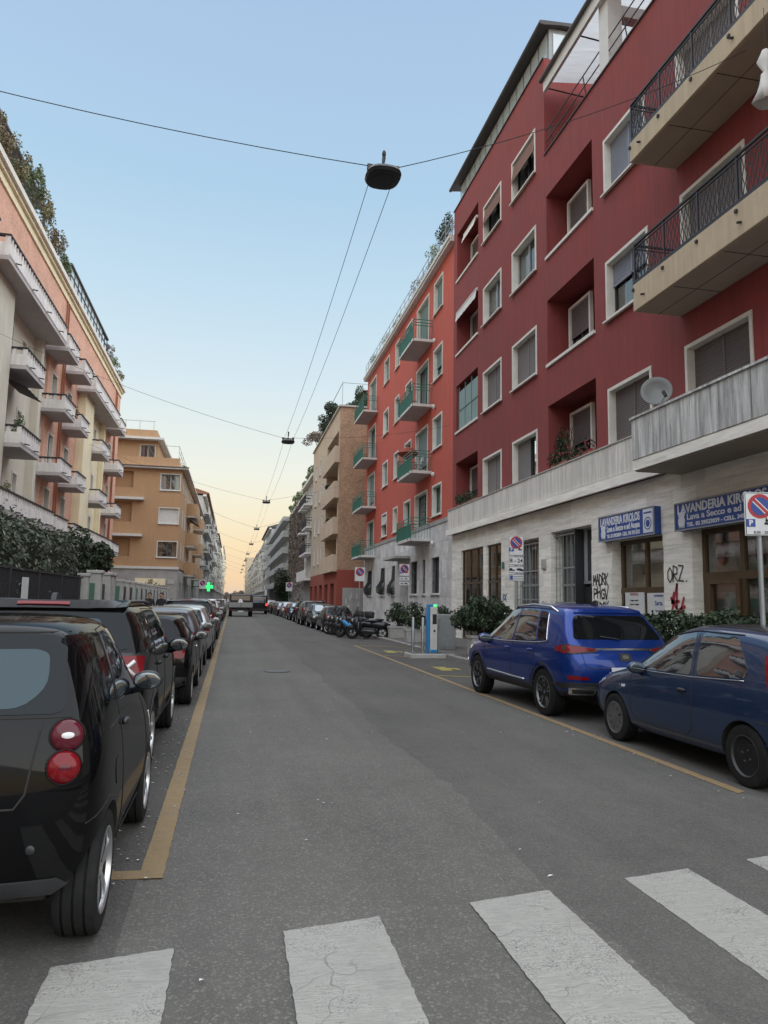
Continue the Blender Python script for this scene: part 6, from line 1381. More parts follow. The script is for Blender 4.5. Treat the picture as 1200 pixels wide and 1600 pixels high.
# ---- rounded dark hatchback and a generic estate, copied with other paints along both kerbs
def generic(st, wb, r, paint, side, rear, front_, tl, hl, ll=.3, **k):
    c = Car('parked_car', st, wb, r, .2, paint, well_inner=.26, **k); c.finish()
    for p in side: c.both('window', p, .004, 'carglass', r=.05)
    c.patch('rear_window', rear, 'y', -1, .006, 'carglass_dk', r=.06); c.patch('windscreen', front_, 'y', 1, .004, 'carglass', r=.05)
    for g in (1, -1): c.patch('tail_light', [(g*x, z) for x, z in tl], 'y', -1, .016, 'redlens', r=.03)
    c.both('headlight', hl, .008, 'clearlens', r=.03); plate(c, -1, tl[0][1]-.12); plate(c, 1, .48); c.patch('lower_bumper', [(-.74, ll), (.74, ll), (.76, ll+.16), (-.76, ll+.16)], 'y', -1, .01, 'dkgrey', r=.04)
    c.patch('grille', [(-.42, .58), (.42, .58), (.38, .70), (-.38, .70)], 'y', 1, .008, 'black', r=.03)
    return c
c = generic([(-1.72,-1.50,.36,.92,1.30,.66,.64,.50),(-1.68,-1.45,.30,.93,1.355,.78,.74,.55),(-1.5,-1.35,.24,.93,1.385,.83,.785,.59),(-.8,-.8,.20,.92,1.41,.84,.80,.62),(0,-.1,.2,.91,1.41,.84,.80,.62),(.5,.25,.2,.90,1.36,.84,.795,.60),(.85,.62,.2,.90,1.16,.84,.79,.60),(1.0,.96,.2,.89,.96,.835,.78,.61),(1.5,1.5,.22,.83,.90,.82,.75,.58),(1.85,1.85,.28,.72,.78,.74,.68,.48),(1.92,1.92,.36,.62,.67,.62,.58,.4)], 2.47, .29, 'p_black', [[(.68, .95), (.36, 1.27), (-.22, 1.33), (-.26, .97)], [(-.36, .98), (-.30, 1.33), (-1.02, 1.30), (-1.22, 1.0)]],
        [(-.58, .98), (.58, .98), (.5, 1.30), (-.5, 1.30)], [(-.6, .96), (.6, .96), (.52, 1.31), (-.52, 1.31)], [(.52, .74), (.70, .74), (.72, .93), (.54, .93)], [(1.55, .66), (1.78, .64), (1.78, .76), (1.55, .80)])
c.handle(-.2, .84, M['chrome'], .16); c.mirror(.62, .92, M['black'], .95); c.seams([[(.8, .9), (.78, .4), (-.28, .34), (-.34, .9)]]); c.wheels('five', .2)
c.place('black rounded hatchback with an oval red tail light, third in the left row', -1.38, 13.45, 0, 'cars parked along the left kerb'); HAT = c.root
c = generic([(-2.10,-1.75,.36,.95,1.34,.70,.68,.52),(-2.05,-1.68,.30,.96,1.40,.82,.78,.57),(-1.85,-1.5,.25,.96,1.445,.875,.83,.61),(-1,-.95,.22,.94,1.475,.885,.84,.645),(0,-.2,.22,.92,1.475,.885,.84,.645),(.55,.15,.22,.91,1.43,.885,.835,.63),(.95,.55,.22,.90,1.27,.885,.83,.61),(1.2,.98,.22,.89,1.04,.88,.82,.62),(1.35,1.32,.24,.88,.95,.87,.81,.62),(1.9,1.9,.28,.80,.87,.83,.76,.57),(2.15,2.15,.34,.70,.76,.70,.64,.46)], 2.65, .32, 'p_grey', [[(.86, .95), (.38, 1.33), (-.14, 1.39), (-.17, .97)], [(-.25, .97), (-.22, 1.39), (-.9, 1.37), (-1.06, 1.0)], [(-1.14, 1.0), (-.98, 1.36), (-1.2, 1.33), (-1.5, 1.04)]],
        [(-.64, 1.0), (.64, 1.0), (.52, 1.34), (-.52, 1.34)], [(-.62, .98), (.62, .98), (.52, 1.36), (-.52, 1.36)], [(.46, .80), (.80, .78), (.80, .95), (.5, .92)], [(1.75, .66), (2.03, .62), (2.03, .74), (1.75, .80)])
c.handle(-.05, .86); c.handle(-.86, .88); c.mirror(.74, .93); c.seams([[(.95, .9), (.93, .4), (-.18, .36), (-.2, .95), (-.18, 1.42)], [(-.2, .36), (-.85, .36), (-1.1, .95), (-.92, 1.42)]]); c.wheels('ten', .2); EST = c.root
EST['group'] = 'cars parked along the left kerb'
def put(src, label, x, y, paint, rz=0, grp=None):
    sw = {nm: M[paint] for nm in ('black_car_paint', 'dark_grey_car_paint', 'bright_blue_car_paint', 'black_suv_paint')}
    o = copy_tree(src, None, sw); o.location = (x, y, 0); o.rotation_euler = (0, 0, rz); o['label'] = label
    if grp: o['group'] = grp
    return o
EST.location = (-1.44, 17.9, 0); EST['label'] = 'dark grey estate with a pale roof shine, fourth car in the left row'
LG, RG = 'cars parked along the left kerb', 'cars parked along the right kerb'
J = JEEP
for (s, l, y, p) in ((EST, 'silver estate, fifth car in the left row behind the dark grey one', 22.6, 'p_silver'), (J, 'tall charcoal suv with red lights, sixth car in the left row', 27.4, 'p_dark'), (EST, 'dark red estate, seventh car in the left row', 32.6, 'p_red'), (HAT, 'charcoal hatchback, eighth car in the left row', 37.6, 'p_dark'), (J, 'white suv in the left row standing beside the fence pillars', 43.0, 'p_white'), (EST, 'white estate just past the white suv in the left row', 48.2, 'p_white'), (HAT, 'silver hatchback in the left row nearest the orange house corner', 53.2, 'p_silver'), (EST, 'black estate in the left row before the orange house', 58.6, 'p_dark'), (J, 'brown grey suv in the left row beside the orange house corner', 64.0, 'p_brown'), (HAT, 'white hatchback in the left row beside the orange house front', 70, 'p_white'), (EST, 'grey estate in the far left row beside the orange house balconies', 76, 'p_grey'), (J, 'white suv in the far left row past the truck', 83, 'p_white'), (EST, 'charcoal estate in the far left row near the green cross', 90, 'p_dark')):
    put(s, l, -1.45+random.Random(y).uniform(-.08, .1), y, p, 0, LG)
for (s, l, y, p) in ((HAT, 'charcoal hatchback right behind the motorbikes on the right', 40.6, 'p_dark'), (EST, 'grey estate, second car behind the motorbikes on the right', 45.6, 'p_grey'), (J, 'brown grey suv with a pale roof, third car behind the motorbikes', 51.0, 'p_brown'), (J, 'tall black suv, fourth car behind the motorbikes on the right', 56.6, 'p_blk2'), (EST, 'dark blue estate, fifth car behind the motorbikes on the right', 62.4, 'p_navy'), (HAT, 'dark red hatchback, sixth car behind the motorbikes on the right', 68, 'p_red'), (EST, 'silver estate, seventh car behind the motorbikes on the right', 73.6, 'p_silver'), (HAT, 'black hatchback beside the tall tan house, eighth in the right row', 79, 'p_dark'), (EST, 'charcoal estate beside the grey house, ninth in the right row', 84.5, 'p_dark'), (HAT, 'silver grey hatchback beside the creeper house, tenth in the right row', 91, 'p_grey'), (EST, 'dark red estate beside the creeper house, eleventh in the right row', 98, 'p_red'), (J, 'charcoal suv beside the creeper house, twelfth in the right row', 106, 'p_dark'), (EST, 'last grey estate visible in the right row', 115, 'p_grey')):
    put(s, l, 5.5+random.Random(y).uniform(-.1, .1), y, p, math.pi if random.Random(y+3).random() < .3 else 0, RG)
# ================================================================ STREET LAMPS AND WIRES
ORD = ['nearest', 'second', 'third', 'fourth', 'fifth', 'sixth', 'seventh', 'eighth', 'ninth', 'tenth']
def street_lamp(k, y):
    t = thing('street_lamp', f'{ORD[k]} dark street lamp hanging on span wires over the middle of the road', 'lamp', (1.94, y, 7.86), 0, 'street lamps hung over the road')
    b = MB(); n = 20
    def sec(z, sx, sy): return [(sx*(abs(math.cos(a))**.75)*(1 if math.cos(a) > 0 else -1), sy*(abs(math.sin(a))**.75)*(1 if math.sin(a) > 0 else -1), z) for a in [2*math.pi*i/n for i in range(n)]]
    rings = [sec(0, .20, .22), sec(.01, .24, .27), sec(.05, .265, .30), sec(.09, .25, .28), sec(.13, .17, .2), sec(.145, .08, .1)]
    vs = [p for r_ in rings for p in r_]; b.add(vs, [(i*n+j, i*n+(j+1) % n, (i+1)*n+(j+1) % n, (i+1)*n+j) for i in range(5) for j in range(n)]+[tuple(range(n-1, -1, -1)), tuple(5*n+j for j in range(n))])
    b.build('lamp_body', M['black'], t, smooth=True, angle=40); g = MB(); g.add(sec(-.004, .15, .17), [tuple(range(n))]); g.build('lamp_glass', M['black'], t)
    b = MB(); b.tube([(0, 0, .14), (.0, 0, .26), (.01, 0, .36)], [.016, .02, .03], 8); b.ell((.01, 0, .42), (.03, .03, .06)); b.build('photocell', M['dkgrey'], t, smooth=True)
    b = MB(); b.tube([(-.2, 0, .19), (.2, 0, .19)], .02, 6); b.box(-.24, -.16, -.03, .03, .14, .22); b.box(.16, .24, -.03, .03, .14, .24); b.build('hanger', M['black'], t)
def sagline(a, c, s, n=14): a, c = Vector(a), Vector(c); return [a+(c-a)*(i/n)-Vector((0, 0, s*4*(i/n)*(1-i/n))) for i in range(n+1)]
YL = [10.07+18.95*k for k in range(10)]
for k, y in enumerate(YL):
    street_lamp(k, y)
    xl, xr = (-9.3 if y < 60 else -4.95), (8.65, 9.85, 9.95, 8.3, 8.7, 8.9, 8.9, 8.9, 8.6, 8.6)[k]
    le = (xl, y+.3, (9.6, 11.6, 11.2, 10.9)[k] if k < 4 else 10.8); re_ = (xr, (10.6, 33.0, 50, 66.5)[k] if k < 4 else y, (11.6, 10.05, 10.6, 10.6)[k] if k < 4 else 10.6)
    r_ = .0065 if k < 3 else .009
    o = tag(MB().tube(sagline(le, (1.75, y, 8.06), .28), r_, 5).build('span_wire', M['dkgrey'], None, smooth=True), f'steel span wire from the left houses to the {ORD[k]} hanging lamp', 'wire', 'span wires over the road')
    o = tag(MB().tube(sagline((2.13, y, 8.08), re_, .2), r_, 5).build('span_wire', M['dkgrey'], None, smooth=True), f'steel span wire from the right houses to the {ORD[k]} hanging lamp', 'wire', 'span wires over the road')
    if k < 9:
        for s_, nm in ((-.15, 'left'), (.2, 'right')):
            tag(MB().tube(sagline((1.94+s_, y+.2, 8.02), (1.94+s_, YL[k+1]-.2, 8.02), .18), r_*.8, 5).build('feed_cable', M['dkgrey'], None, smooth=True), f'{nm} thin cable running along the street from the {ORD[k]} to the {ORD[k+1]} lamp', 'cable', 'cables along the street')
# ================================================================ TRAFFIC SIGNS
def disc(b, c, r, y, n=28): b.lathe([(0, y), (r, y), (r, y+.002), (0, y+.002)], n, (c[0], 0, c[1]), 'y')
def no_parking(par, x, z, r, y0):
    b = MB(); disc(b, (x, z), r, y0-.003); o = b.build('prohibition_disc', M['sign_r'], par)
    b = MB(); disc(b, (x, z), r*.74, y0-.006); b.build('disc_centre', M['sign_b'], o)
    w = r*.13; q = .72*r*.74/.74*.72; b = MB(); e = r*.55
    b.add([(x-e-w*.7, y0-.009, z+e-w*.7), (x-e+w*.7, y0-.009, z+e+w*.7), (x+e+w*.7, y0-.009, z-e+w*.7), (x+e-w*.7, y0-.009, z-e-w*.7)], [(0, 1, 2, 3)]); b.build('slash', M['sign_r'], o)
    b = MB(); v = w*.5
    for d in (1.25*w, -1.25*w): b.add([(x-e*.9+d*.7-v*.5, y0-.009, z+e*.9+d*.7-v*.5), (x-e*.9+d*.7+v*.5, y0-.009, z+e*.9+d*.7+v*.5), (x+e*.9+d*.7+v*.5, y0-.009, z-e*.9+d*.7+v*.5), (x+e*.9+d*.7-v*.5, y0-.009, z-e*.9+d*.7-v*.5)], [(0, 1, 2, 3)])
    b.build('slash_edge', M['sign_w'], o)
def sign(label, x, y, ph, panels, w, rz=0, pole_dx=0):
    t = thing('traffic_sign', label, 'sign', (x, y, .12), R(rz), 'parking signs on poles')
    b = MB(); b.cyl((pole_dx, .045, 0), (pole_dx, .045, ph), .032, 14); b.build('pole', M['sign_back'], t, smooth=True, angle=40)
    for (z0, z1, kind) in panels:
        p = MB().bbox(-w/2, w/2, -.004, .012, z0, z1, .003).build('sign_panel', M['sign_w'], t)
        e = MB(); q = .008
        e.box(-w/2+q, w/2-q, -.0065, -.0045, z1-2*q, z1-q); e.box(-w/2+q, w/2-q, -.0065, -.0045, z0+q, z0+2*q); e.box(-w/2+q, -w/2+2*q, -.0065, -.0045, z0+2*q, z1-2*q); e.box(w/2-2*q, w/2-q, -.0065, -.0045, z0+2*q, z1-2*q); e.build('border', M['ink'], p)
        h = z1-z0; yt = -.008
        if 'np' in kind: no_parking(p, 0, z1-w*.46 if h > w else (z0+z1)/2, min(w*.40, h*.42), -.005)
        if 'P' in kind:
            zc = z0+h*.22 if 'np' in kind else (z0+z1)/2; s_ = w*.24
            MB().box(-w*.34-s_/2, -w*.34+s_/2+.02, -.0075, -.005, zc-s_*.1, zc+s_*.95).build('parking_square', M['sign_b'], p); text(p, 'P', s_*1.0, (-w*.34+.01, -.0085, zc+s_*.42), 0, 'sign_w', .001, bold=.004)
            b = MB(); b.box(w*.12, w*.36, -.0075, -.005, zc+.02, zc+.05); b.ell((w*.2, -.006, zc+.075), (.02, .002, .02)); b.box(w*.17, w*.2, -.0075, -.005, zc+.045, zc+.12); b.build('pictogram', M['ink'], p)
            if 't' in kind: text(p, '8.00 - 20.00', w*.13, (.03, -.0085, z0+h*.075), 0, 'ink', .001); 
        if kind == 'hours': text(p, '8 - 24', h*.62, (0, yt, (z0+z1)/2), 0, 'ink', .001, bold=.002)
        if kind == 'tow':
            zc = (z0+z1)/2; b = MB(); b.prism([(-.17, zc-.03), (-.04, zc-.03), (-.04, zc+.0), (-.09, zc+.0), (-.11, zc+.035), (-.15, zc+.035), (-.17, zc)], 'y', -.0085, -.0055); b.build('tow_pictogram', M['ink'], p)
            b = MB(); b.prism([(.0, zc-.01), (.16, zc-.04), (.17, zc+.0), (.11, zc+.03), (.05, zc+.035), (.0, zc+.01)], 'y', -.0085, -.0055); b.build('car_pictogram', M['ink'], p)
        if kind == 'info':
            MB().box(-w*.42, -w*.24, -.0075, -.005, z0+h*.2, z1-h*.2).build('shield', M['sign_b'], p)
            for q_ in (.68, .35): text(p, 'pulizia strada', h*.28, (w*.1, yt, z0+h*q_), 0, 'ink', .001)
    return t
sign('nearest no parking sign, on a grey pole in front of the right laundry window', 6.66, 8.3, 2.98, [(2.46, 3.03, 'np P t')], .40, -12)
sign('tall stack of parking panels on a pole right of the glass entrance', 6.62, 16.6, 3.05, [(2.68, 3.16, 'np P'), (2.45, 2.66, 'hours'), (2.26, 2.43, 'tow'), (2.07, 2.24, 'info')], .37, -8)
sign('parking panels on a pole before the marble canopy door', 7.95, 34, 3.2, [(2.75, 3.32, 'np P'), (2.52, 2.72, 'hours'), (2.3, 2.49, 'tow')], .5)
sign('square no parking sign beside the alley, behind the motorbikes', 6.5, 38, 3.2, [(2.56, 3.3, 'np')], .55)
sign('small distant parking sign before the creeper house', 6.9, 92, 3.6, [(2.6, 3.7, 'np')], .8)
sign('distant parking sign left of the green pharmacy cross', -3.3, 86, 3.4, [(2.6, 3.6, 'np')], .75)
# ================================================================ CHARGING POINT, PLANTERS, BOLLARDS
t = thing('charging_station', 'white and blue electric charging column with a green light', 'charger', (6.02, 21.9, 0))
MB().bbox(-.10, .13, -.12, .16, .14, 1.52, .02).build('column', M['white_trim'], t); MB().bbox(-.18, -.105, -.11, .15, .14, 1.52, .015).build('side_panel', M['blueplastic'], t)
MB().bbox(-.17, .13, -.1, .14, 1.521, 1.6, .02).build('cap', M['blueplastic'], t); MB().bbox(.0, .11, -.125, -.10, 1.535, 1.585, .006).build('status_light', M['greenled'], t)
o = MB().bbox(-.03, .1, -.126, -.119, 1.0, 1.3, .006).build('screen', M['black'], t); MB().cyl((.03, -.135, .8), (.03, -.118, .8), .035, 14).build('socket', M['black'], t); MB().bbox(-.09, .12, -.13, -.118, .15, .24, .004).build('base_plate', M['blueplastic'], t)
MB().bbox(.172, .23, -.02, .12, .14, 1.2, .01).build('rear_post', M['steel'], t)
t = thing('charger_platform', 'low concrete kerb platform that carries the charging column and steel hoops', 'platform', (6.0, 21.9, 0)); MB().bbox(-.75, .6, -.45, .45, -.02, .138, .03).build('slab', M['concrete'], t); MB().bbox(-.72, .57, -.42, .42, .1385, .145, .003).build('top', M['sidewalk'], t)
for k, (x, y, l) in enumerate(((5.45, 22.05, 'left one of two steel guard posts beside the charging column'), (5.68, 21.75, 'right one of two steel guard posts beside the charging column'))):
    t = thing('bollard', l, 'bollard', (x, y, .145), 0, 'steel guard posts'); b = MB(); b.lathe([(.0, 0), (.05, 0), (.05, 1.02), (.04, 1.05), (0, 1.06)], 18); b.build('post', M['steel'], t, smooth=True, angle=40); MB().lathe([(0, 0), (.08, 0), (.08, .012), (0, .012)], 18).build('foot', M['steel'], t)
def planter(x, y, w, d, h, bw, bh, n, label, lp, seed, lm='leaf_bush'):
    t = thing('planter', lp, 'planter', (x, y, .12)); b = MB(); b.add([(-w/2*.9, -d/2*.9, 0), (w/2*.9, -d/2*.9, 0), (w/2*.9, d/2*.9, 0), (-w/2*.9, d/2*.9, 0), (-w/2, -d/2, h), (w/2, -d/2, h), (w/2, d/2, h), (-w/2, d/2, h)], [(0, 3, 2, 1), (0, 1, 5, 4), (1, 2, 6, 5), (2, 3, 7, 6), (3, 0, 4, 7), (4, 5, 6, 7)])
    b.build('box', M['concrete'], t); MB().bbox(-w/2-.02, w/2+.02, -d/2-.02, d/2+.02, h-.08, h+.004, .01).build('rim', M['concrete'], t); MB().box(-w/2+.05, w/2-.05, -d/2+.05, d/2-.05, h+.004, h+.008).build('soil', M['soil'], t)
    rr = random.Random(seed); plant('bush', label, 'bush', (x, y, .12+h), clumps(rr, (0, 0, bh*.5), (bw*.62, bw*.62, bh*.42), 20, .42), n, .085, lm, 'evergreen bushes in planters', 9, seed, .014)
planter(7.0, 31.1, .75, .5, .5, .75, .95, 1500, 'rounded bush in the white planter nearest the motorbikes', 'pale planter box nearest the motorbikes', 1)
planter(7.05, 28.2, .8, .5, .5, .8, 1.05, 1600, 'rounded bush in the middle planter behind the charging column', 'pale planter box in the middle, left of the charging column', 2)
planter(7.35, 25.2, .7, .5, .5, .8, 1.0, 1500, 'dark bush right behind the charging column', 'pale planter box right behind the charging column', 3)
planter(7.1, 20.4, .8, .5, .62, 1.35, 1.2, 6500, 'wide bushy evergreen between the charging column and the blue suv', 'tall pale planter beside the blue suv bonnet', 4)
planter(7.3, 17.6, .8, .5, .5, .9, .9, 2200, 'dark bush behind the blue suv windscreen', 'pale planter hidden behind the blue suv', 5)
def hedgebox(name, label, x0, x1, y0, y1, z1, n, seed):
    rr = random.Random(seed); t = thing('hedge', label, 'hedge', ((x0+x1)/2, (y0+y1)/2, .12)); ox, oy = (x0+x1)/2, (y0+y1)/2
    leaves(rr, boxpts(rr, x0-ox, x1-ox, y0-oy, y1-oy, .3, z1-.12, .10), n, .08).build('foliage', M['leaf_bush'], t, kind='stuff', fix=False)
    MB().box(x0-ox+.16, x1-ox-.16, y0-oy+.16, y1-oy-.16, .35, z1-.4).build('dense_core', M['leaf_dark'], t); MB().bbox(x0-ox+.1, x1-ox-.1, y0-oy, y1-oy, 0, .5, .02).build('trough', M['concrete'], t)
hedgebox('hedge', 'clipped hedge behind the two blue cars, left half below the small laundry sign', 7.9, 8.6, 12.5, 16.8, 1.4, 7000, 5); hedgebox('hedge', 'clipped hedge at the right edge below the big laundry sign', 7.9, 8.6, 9.0, 12.2, 1.46, 5600, 6)
t = thing('utility_cabinet', 'grey utility cabinet standing behind the charging column', 'cabinet', (7.0, 24.0, .12)); MB().bbox(-.35, .35, -.2, .2, 0, 1.15, .015).build('case', M['grey_iron'], t); MB().bbox(-.32, .32, -.212, -.201, .08, 1.1, .003).build('door', M['grey_iron'], t)
# ================================================================ MOTORBIKES
def bike(label, x, y, rz, body, scooter=True, shield=True, box=True, tilt=R(8)):
    t = thing('motorbike', label, 'motorbike', (x, y, 0), rz, 'motorbikes parked at the kerb'); t.rotation_euler = (0, tilt, rz)
    for yy, rr_ in ((.68, .29), (-.66, .29)):
        b = MB(); b.lathe([(rr_*.62, -.045), (rr_*.8, -.06), (rr_*.96, -.045), (rr_, 0), (rr_*.96, .045), (rr_*.8, .06), (rr_*.62, .045)], 26, axis='x', close=True); o = b.build('wheel', M['rubber'], t, smooth=True, loc=(0, yy, rr_))
        b = MB(); b.lathe([(rr_*.56, -.035), (rr_*.64, -.04), (rr_*.64, .04), (rr_*.56, .035)], 24, axis='x', close=True); b.cyl((-.06, 0, 0), (.06, 0, 0), .05, 12)
        for k in range(5): a = 6.283*k/5; b.tube([(0, .04*math.cos(a), .04*math.sin(a)), (0, rr_*.58*math.cos(a), rr_*.58*math.sin(a))], .018, 5)
        b.build('rim', M['steelblk' if scooter else 'alloy'], o, smooth=True, angle=40); b = MB(); b.lathe([(.05, .05), (.12, .05), (.12, .056), (.05, .056)], 20, axis='x', close=True); b.build('brake_disc', M['steel'], o)
    for s_ in (-.07, .07): MB().tube([(s_, .68, .29), (s_, .50, .80), (s_*.6, .44, 1.0)], [.022, .026, .02], 8).build('fork', M['dkgrey'], t, smooth=True)
    b = MB(); b.ell((0, .52, .72), (.17, .17, .27), 16, 10, Matrix.Rotation(R(18), 3, 'X'))
    if scooter: b.ell((0, .40, .50), (.20, .13, .34), 14, 10); b.ell((0, -.05, .33), (.17, .5, .12), 14, 8); b.ell((0, -.52, .62), (.18, .48, .17), 16, 10)
    else: b.ell((0, .12, .80), (.17, .32, .15), 16, 10); b.ell((0, -.65, .78), (.11, .28, .07), 14, 8)
    b.build('fairing', M['p_dark'], t, smooth=True)
    if body != 'p_dark':
        for s_ in (-1, 1): b = MB(); b.ell((s_*.15, .36, .62), (.06, .27, .10), 14, 8, Matrix.Rotation(R(35), 3, 'X')); b.build('side_panel', M[body], t, smooth=True)
    b = MB(); b.ell((0, .72, .52), (.075, .2, .1), 12, 8); b.ell((0, -.72, .58), (.08, .2, .07), 12, 8); b.build('mudguard', M['dkgrey'], t, smooth=True)
    b = MB(); b.ell((0, -.22, .80 if scooter else .82), (.165, .42, .07), 16, 8); b.ell((0, -.5, .86), (.15, .22, .06), 14, 8); b.build('seat', M['black'], t, smooth=True)
    b = MB(); b.tube([(-.34, .30, 1.0), (-.2, .38, 1.02), (0, .42, .98), (.2, .38, 1.02), (.34, .30, 1.0)], .016, 8); b.tube([(-.36, .29, 1.0), (-.24, .355, 1.015)], .024, 8); b.tube([(.36, .29, 1.0), (.24, .355, 1.015)], .024, 8); b.build('handlebar', M['black'], t, smooth=True)
    for s_ in (-1, 1): b = MB(); b.tube([(s_*.2, .38, 1.02), (s_*.30, .40, 1.18)], .008, 5); b.ell((s_*.33, .39, 1.21), (.07, .018, .045), 12, 8); b.build('mirror', M['black'], t, smooth=True)
    b = MB(); b.ell((0, .70, .82), (.10, .04, .07), 14, 8); b.build('headlight', M['clearlens'], t, smooth=True); b = MB(); b.ell((0, -.98, .66), (.08, .03, .04), 12, 6); b.build('tail_light', M['redlens'], t, smooth=True)
    if shield:
        b = MB(); n = 6
        P = [[(.26*math.sin((j/n-.5)*2.2)*(1-.35*i/4), .62-.10*i/4*2+.10*math.cos((j/n-.5)*2.2), .95+.12*i) for j in range(n+1)] for i in range(5)]
        b.add([p for r_ in P for p in r_], [(i*(n+1)+j, i*(n+1)+j+1, (i+1)*(n+1)+j+1, (i+1)*(n+1)+j) for i in range(4) for j in range(n)]); b.build('windshield', M['shopglass'], t, smooth=True)
    if box:
        MB().bbox(-.2, .2, -1.12, -.72, .88, 1.18, .05).build('top_box', M['black'], t, smooth=True, angle=30); MB().tube([(0, -.6, .8), (0, -.9, .87)], .03, 6).build('rack', M['dkgrey'], t)
    b = MB(); b.tube([(.13, -.1, .28), (.15, -.4, .3), (.16, -.8, .42)], [.03, .05, .055], 10); b.build('exhaust', M['alloy'], t, smooth=True)
    b = MB(); b.bbox(-.14, .14, -.35, .2, .22, .5, .05); b.build('engine', M['dkgrey'], t, smooth=True, angle=30); MB().tube([(-.08, .05, .25), (-.26, .0, .02)], .014, 6).build('stand', M['dkgrey'], t); MB().bbox(-.09, .09, -1.0, -.985, .42, .56, .003).build('number_plate', M['sign_w'], t)
bike('blue and black maxi scooter with a clear windshield at the front of the bike row', 5.45, 33.3, R(55), 'blueplastic', True, True, False)
bike('black scooter with a windshield and top box just behind the blue scooter', 5.55, 34.9, R(58), 'p_dark', True, True, True)
bike('black motorbike with a bulky top box furthest in the bike row', 5.35, 36.6, R(62), 'p_dark', False, False, True)
bike('dark scooter nearest the kerb at the near end of the bike row', 5.9, 32.2, R(70), 'p_dark', True, True, False)
bike('dark scooter with a grey windshield between the black scooter and the topmost box', 5.35, 35.7, R(50), 'p_dark', True, True, False)
bike('black naked motorbike furthest back beside the charcoal hatchback', 5.6, 37.5, R(66), 'p_dark', False, True, False)
bike('motorbike standing on the pavement behind the first planter', 7.6, 33.0, R(170), 'p_dark', False, True, False, R(4)); bpy.data.objects['motorbike.006'].location.z = .12
# ================================================================ TRUCK, VAN, PEDESTRIANS, PHARMACY CROSS
t = thing('tipper_truck', 'grey tipper truck driving away in the middle of the road', 'truck', (.88, 73.2, 0))
MB().bbox(-1.15, 1.15, -1.6, 1.5, .78, .9, .02).build('bed', M['dkgrey'], t)
for x in (-1.15, 1.11): MB().bbox(x, x+.04, -1.58, 1.45, .901, 1.32, .01).build('side_board', M['p_grey'], t)
o = MB().bbox(-1.1, 1.1, -1.62, -1.58, .88, 1.34, .01).build('tail_board', M['grey_iron'], t); MB().box(-.01, .03, -1.64, -1.621, .9, 1.33).build('board_rib', M['dkgrey'], o)
b = MB()
for x in (-1.08, 1.04): b.box(x, x+.05, 1.46, 1.51, .9, 2.15)
b.box(-1.08, 1.09, 1.46, 1.51, 2.151, 2.2); b.box(-1.03, 1.04, 1.46, 1.51, 1.5, 1.54); b.build('headboard', M['iron'], t)
b = MB(); b.prism([(1.6, .6), (1.6, 2.1), (1.8, 2.2), (2.7, 2.15), (3.15, 1.45), (3.25, .6)], 'x', -1.08, 1.08); b.build('cab', M['p_dark'], t); MB().box(-.9, .9, 1.585, 1.598, 1.5, 2.0).build('rear_window', M['carglass'], t)
b = MB(); b.add([(-.5, -.6, .91), (.3, -.7, .91), (.4, .3, .91), (-.4, .4, .91), (-.1, -.2, 1.7), (.1, -.1, 1.62)], [(0, 1, 4), (1, 5, 4), (1, 2, 5), (2, 3, 5), (3, 4, 5), (3, 0, 4)]); b.build('load_cover', M['cloth_w'], t)
for x in (-.95, .95):
    for y in (-.7, 2.5): b = MB(); b.lathe([(0, -.16), (.3, -.16), (.4, -.12), (.4, .12), (.3, .16), (0, .16)], 24, axis='x'); b.build('wheel', M['rubber'], t, smooth=True, loc=(x, y, .4), angle=40)
    MB().bbox(x-.1, x+.1, -1.66, -1.63, .62, .74, .01).build('tail_light', M['redlens'], t)
MB().bbox(-1.1, 1.1, -1.6, -1.5, .5, .62, .02).build('bumper', M['dkgrey'], t); MB().bbox(-.26, .26, -1.67, -1.64, .45, .56, .004).build('number_plate', M['sign_w'], t); MB().box(-.5, .5, -1.5, 2.6, .5, .77).build('chassis', M['dkgrey'], t)
t = thing('delivery_van', 'dark van with lit red tail lights ahead on the right of the truck', 'van', (3.1, 88, 0))
MB().bbox(-.95, .95, -2.4, 2.4, .35, 2.1, .12).build('body', M['p_dark'], t, smooth=True, angle=35); MB().bbox(-.75, .75, -2.43, -2.39, 1.25, 1.9, .03).build('rear_window', M['carglass'], t)
for x in (-.82, .82): MB().bbox(x-.09, x+.09, -2.45, -2.39, .95, 1.2, .02).build('tail_light', M['litred'], t)
MB().bbox(.55, .8, -2.45, -2.4, 2.15, 2.7, .02).build('white_roof_lamp', M['clearlens'], t); MB().bbox(-.9, .9, -2.46, -2.38, .4, .6, .03).build('bumper', M['dkgrey'], t)
for x in (-.85, .85):
    for y in (-1.5, 1.5): b = MB(); b.lathe([(0, -.1), (.3, -.1), (.33, -.07), (.33, .07), (.3, .1), (0, .1)], 20, axis='x'); b.build('wheel', M['rubber'], t, smooth=True, loc=(x, y, .33), angle=40)
t = thing('pharmacy_cross', 'lit green pharmacy cross sticking out over the left pavement', 'sign', (-2.9, 95, 0)); b = MB(); b.box(-.18, .18, -.08, .08, 2.55, 3.65); b.box(-.55, -.1805, -.08, .08, 2.9, 3.3); b.box(.1805, .55, -.08, .08, 2.9, 3.3); b.build('cross', M['litgreen'], t); MB().tube([(-2.0, 0, 3.1), (-.55, 0, 3.1)], .04, 6).build('bracket', M['iron'], t)
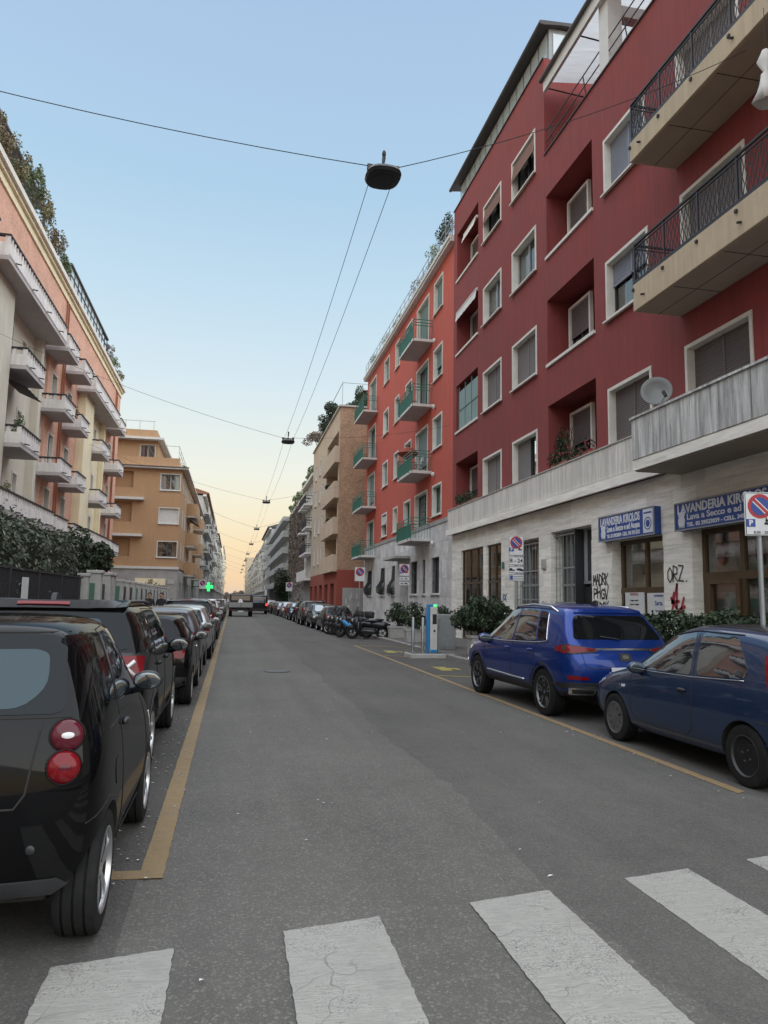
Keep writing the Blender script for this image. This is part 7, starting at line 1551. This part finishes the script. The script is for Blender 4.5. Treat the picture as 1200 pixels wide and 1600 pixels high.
def person(label, x, y, rz, coat, seed, stride=.18):
    t = thing('person', label, 'person', (x, y, .12), rz); me = bpy.data.meshes.new('body')
    J = {'pel': (0, 0, .95, .13), 'waist': (0, 0, 1.1, .125), 'chest': (0, .01, 1.3, .15), 'neck': (0, .01, 1.46, .055), 'head0': (0, .02, 1.56, .075), 'head1': (0, .02, 1.66, .095), 'head2': (0, .01, 1.73, .07)}
    for s_, g in (('l', -1), ('r', 1)):
        f = stride*g; J.update({s_+'hip': (g*.09, 0, .9, .095), s_+'kn': (g*.1, f*.5+.03, .5, .065), s_+'an': (g*.1, f, .09, .04), s_+'to': (g*.11, f+.17, .035, .035), s_+'sh': (g*.18, 0, 1.4, .07), s_+'el': (g*.23, -f*.4-.03, 1.14, .05), s_+'wr': (g*.22, -f*.7+.08, .92, .035), s_+'ha': (g*.21, -f*.8+.12, .84, .032)})
    names = list(J); E = [('pel', 'waist'), ('waist', 'chest'), ('chest', 'neck'), ('neck', 'head0'), ('head0', 'head1'), ('head1', 'head2')]
    for s_ in 'lr': E += [('pel', s_+'hip'), (s_+'hip', s_+'kn'), (s_+'kn', s_+'an'), (s_+'an', s_+'to'), ('chest', s_+'sh'), (s_+'sh', s_+'el'), (s_+'el', s_+'wr'), (s_+'wr', s_+'ha')]
    me.from_pydata([J[n][:3] for n in names], [(names.index(a), names.index(c)) for a, c in E], []); o = bpy.data.objects.new('tmp', me); COL.objects.link(o); md = o.modifiers.new('skin', 'SKIN'); o.modifiers.new('sub', 'SUBSURF').levels = 2; o.modifiers['sub'].render_levels = 2
    for i, n in enumerate(names): me.skin_vertices[0].data[i].radius = (J[n][3], J[n][3]); me.skin_vertices[0].data[i].use_root = n == 'pel'
    m2 = apply(o); m2.name = 'body'; m2.materials.clear()
    for k in (coat, 'skin', 'cloth_dk'): m2.materials.append(M[k])
    for p in m2.polygons: z = p.center.z; p.material_index = 1 if (z > 1.49 or (abs(p.center.x) > .15 and z < .9)) else (2 if z < .88 else 0); p.use_smooth = True
    inst('body', m2, t)
    b = MB(); b.ell((0, -.005, 1.70), (.102, .112, .10), 16, 10); b.v = [p for p in b.v]; b.v = [(p[0], min(p[1], .07), max(p[2], 1.62)) for p in b.v]; b.build('hair', M['hair'], t, smooth=True)
    b = MB(); b.ell((0, .125, 1.63), (.014, .022, .022), 8, 6); b.build('nose', M['skin'], t, smooth=True)
    for g in (-1, 1): MB().ell((g*.035, .105, 1.655), (.014, .008, .009), 8, 6).build('eye', M['ink'], t, smooth=True); MB().ell((g*.098, .02, 1.635), (.014, .025, .032), 8, 6).build('ear', M['skin'], t, smooth=True)
    MB().ell((0, .112, 1.59), (.025, .006, .007), 8, 5).build('mouth', M['redground'], t, smooth=True)
person('left pedestrian in dark clothes walking behind the parked cars on the left pavement', -3.95, 38, R(180), 'cloth_dk', 1)
person('right pedestrian in a dark jacket walking beside the fence on the left pavement', -3.45, 38.6, R(172), 'cloth_dk', 2, -.18)
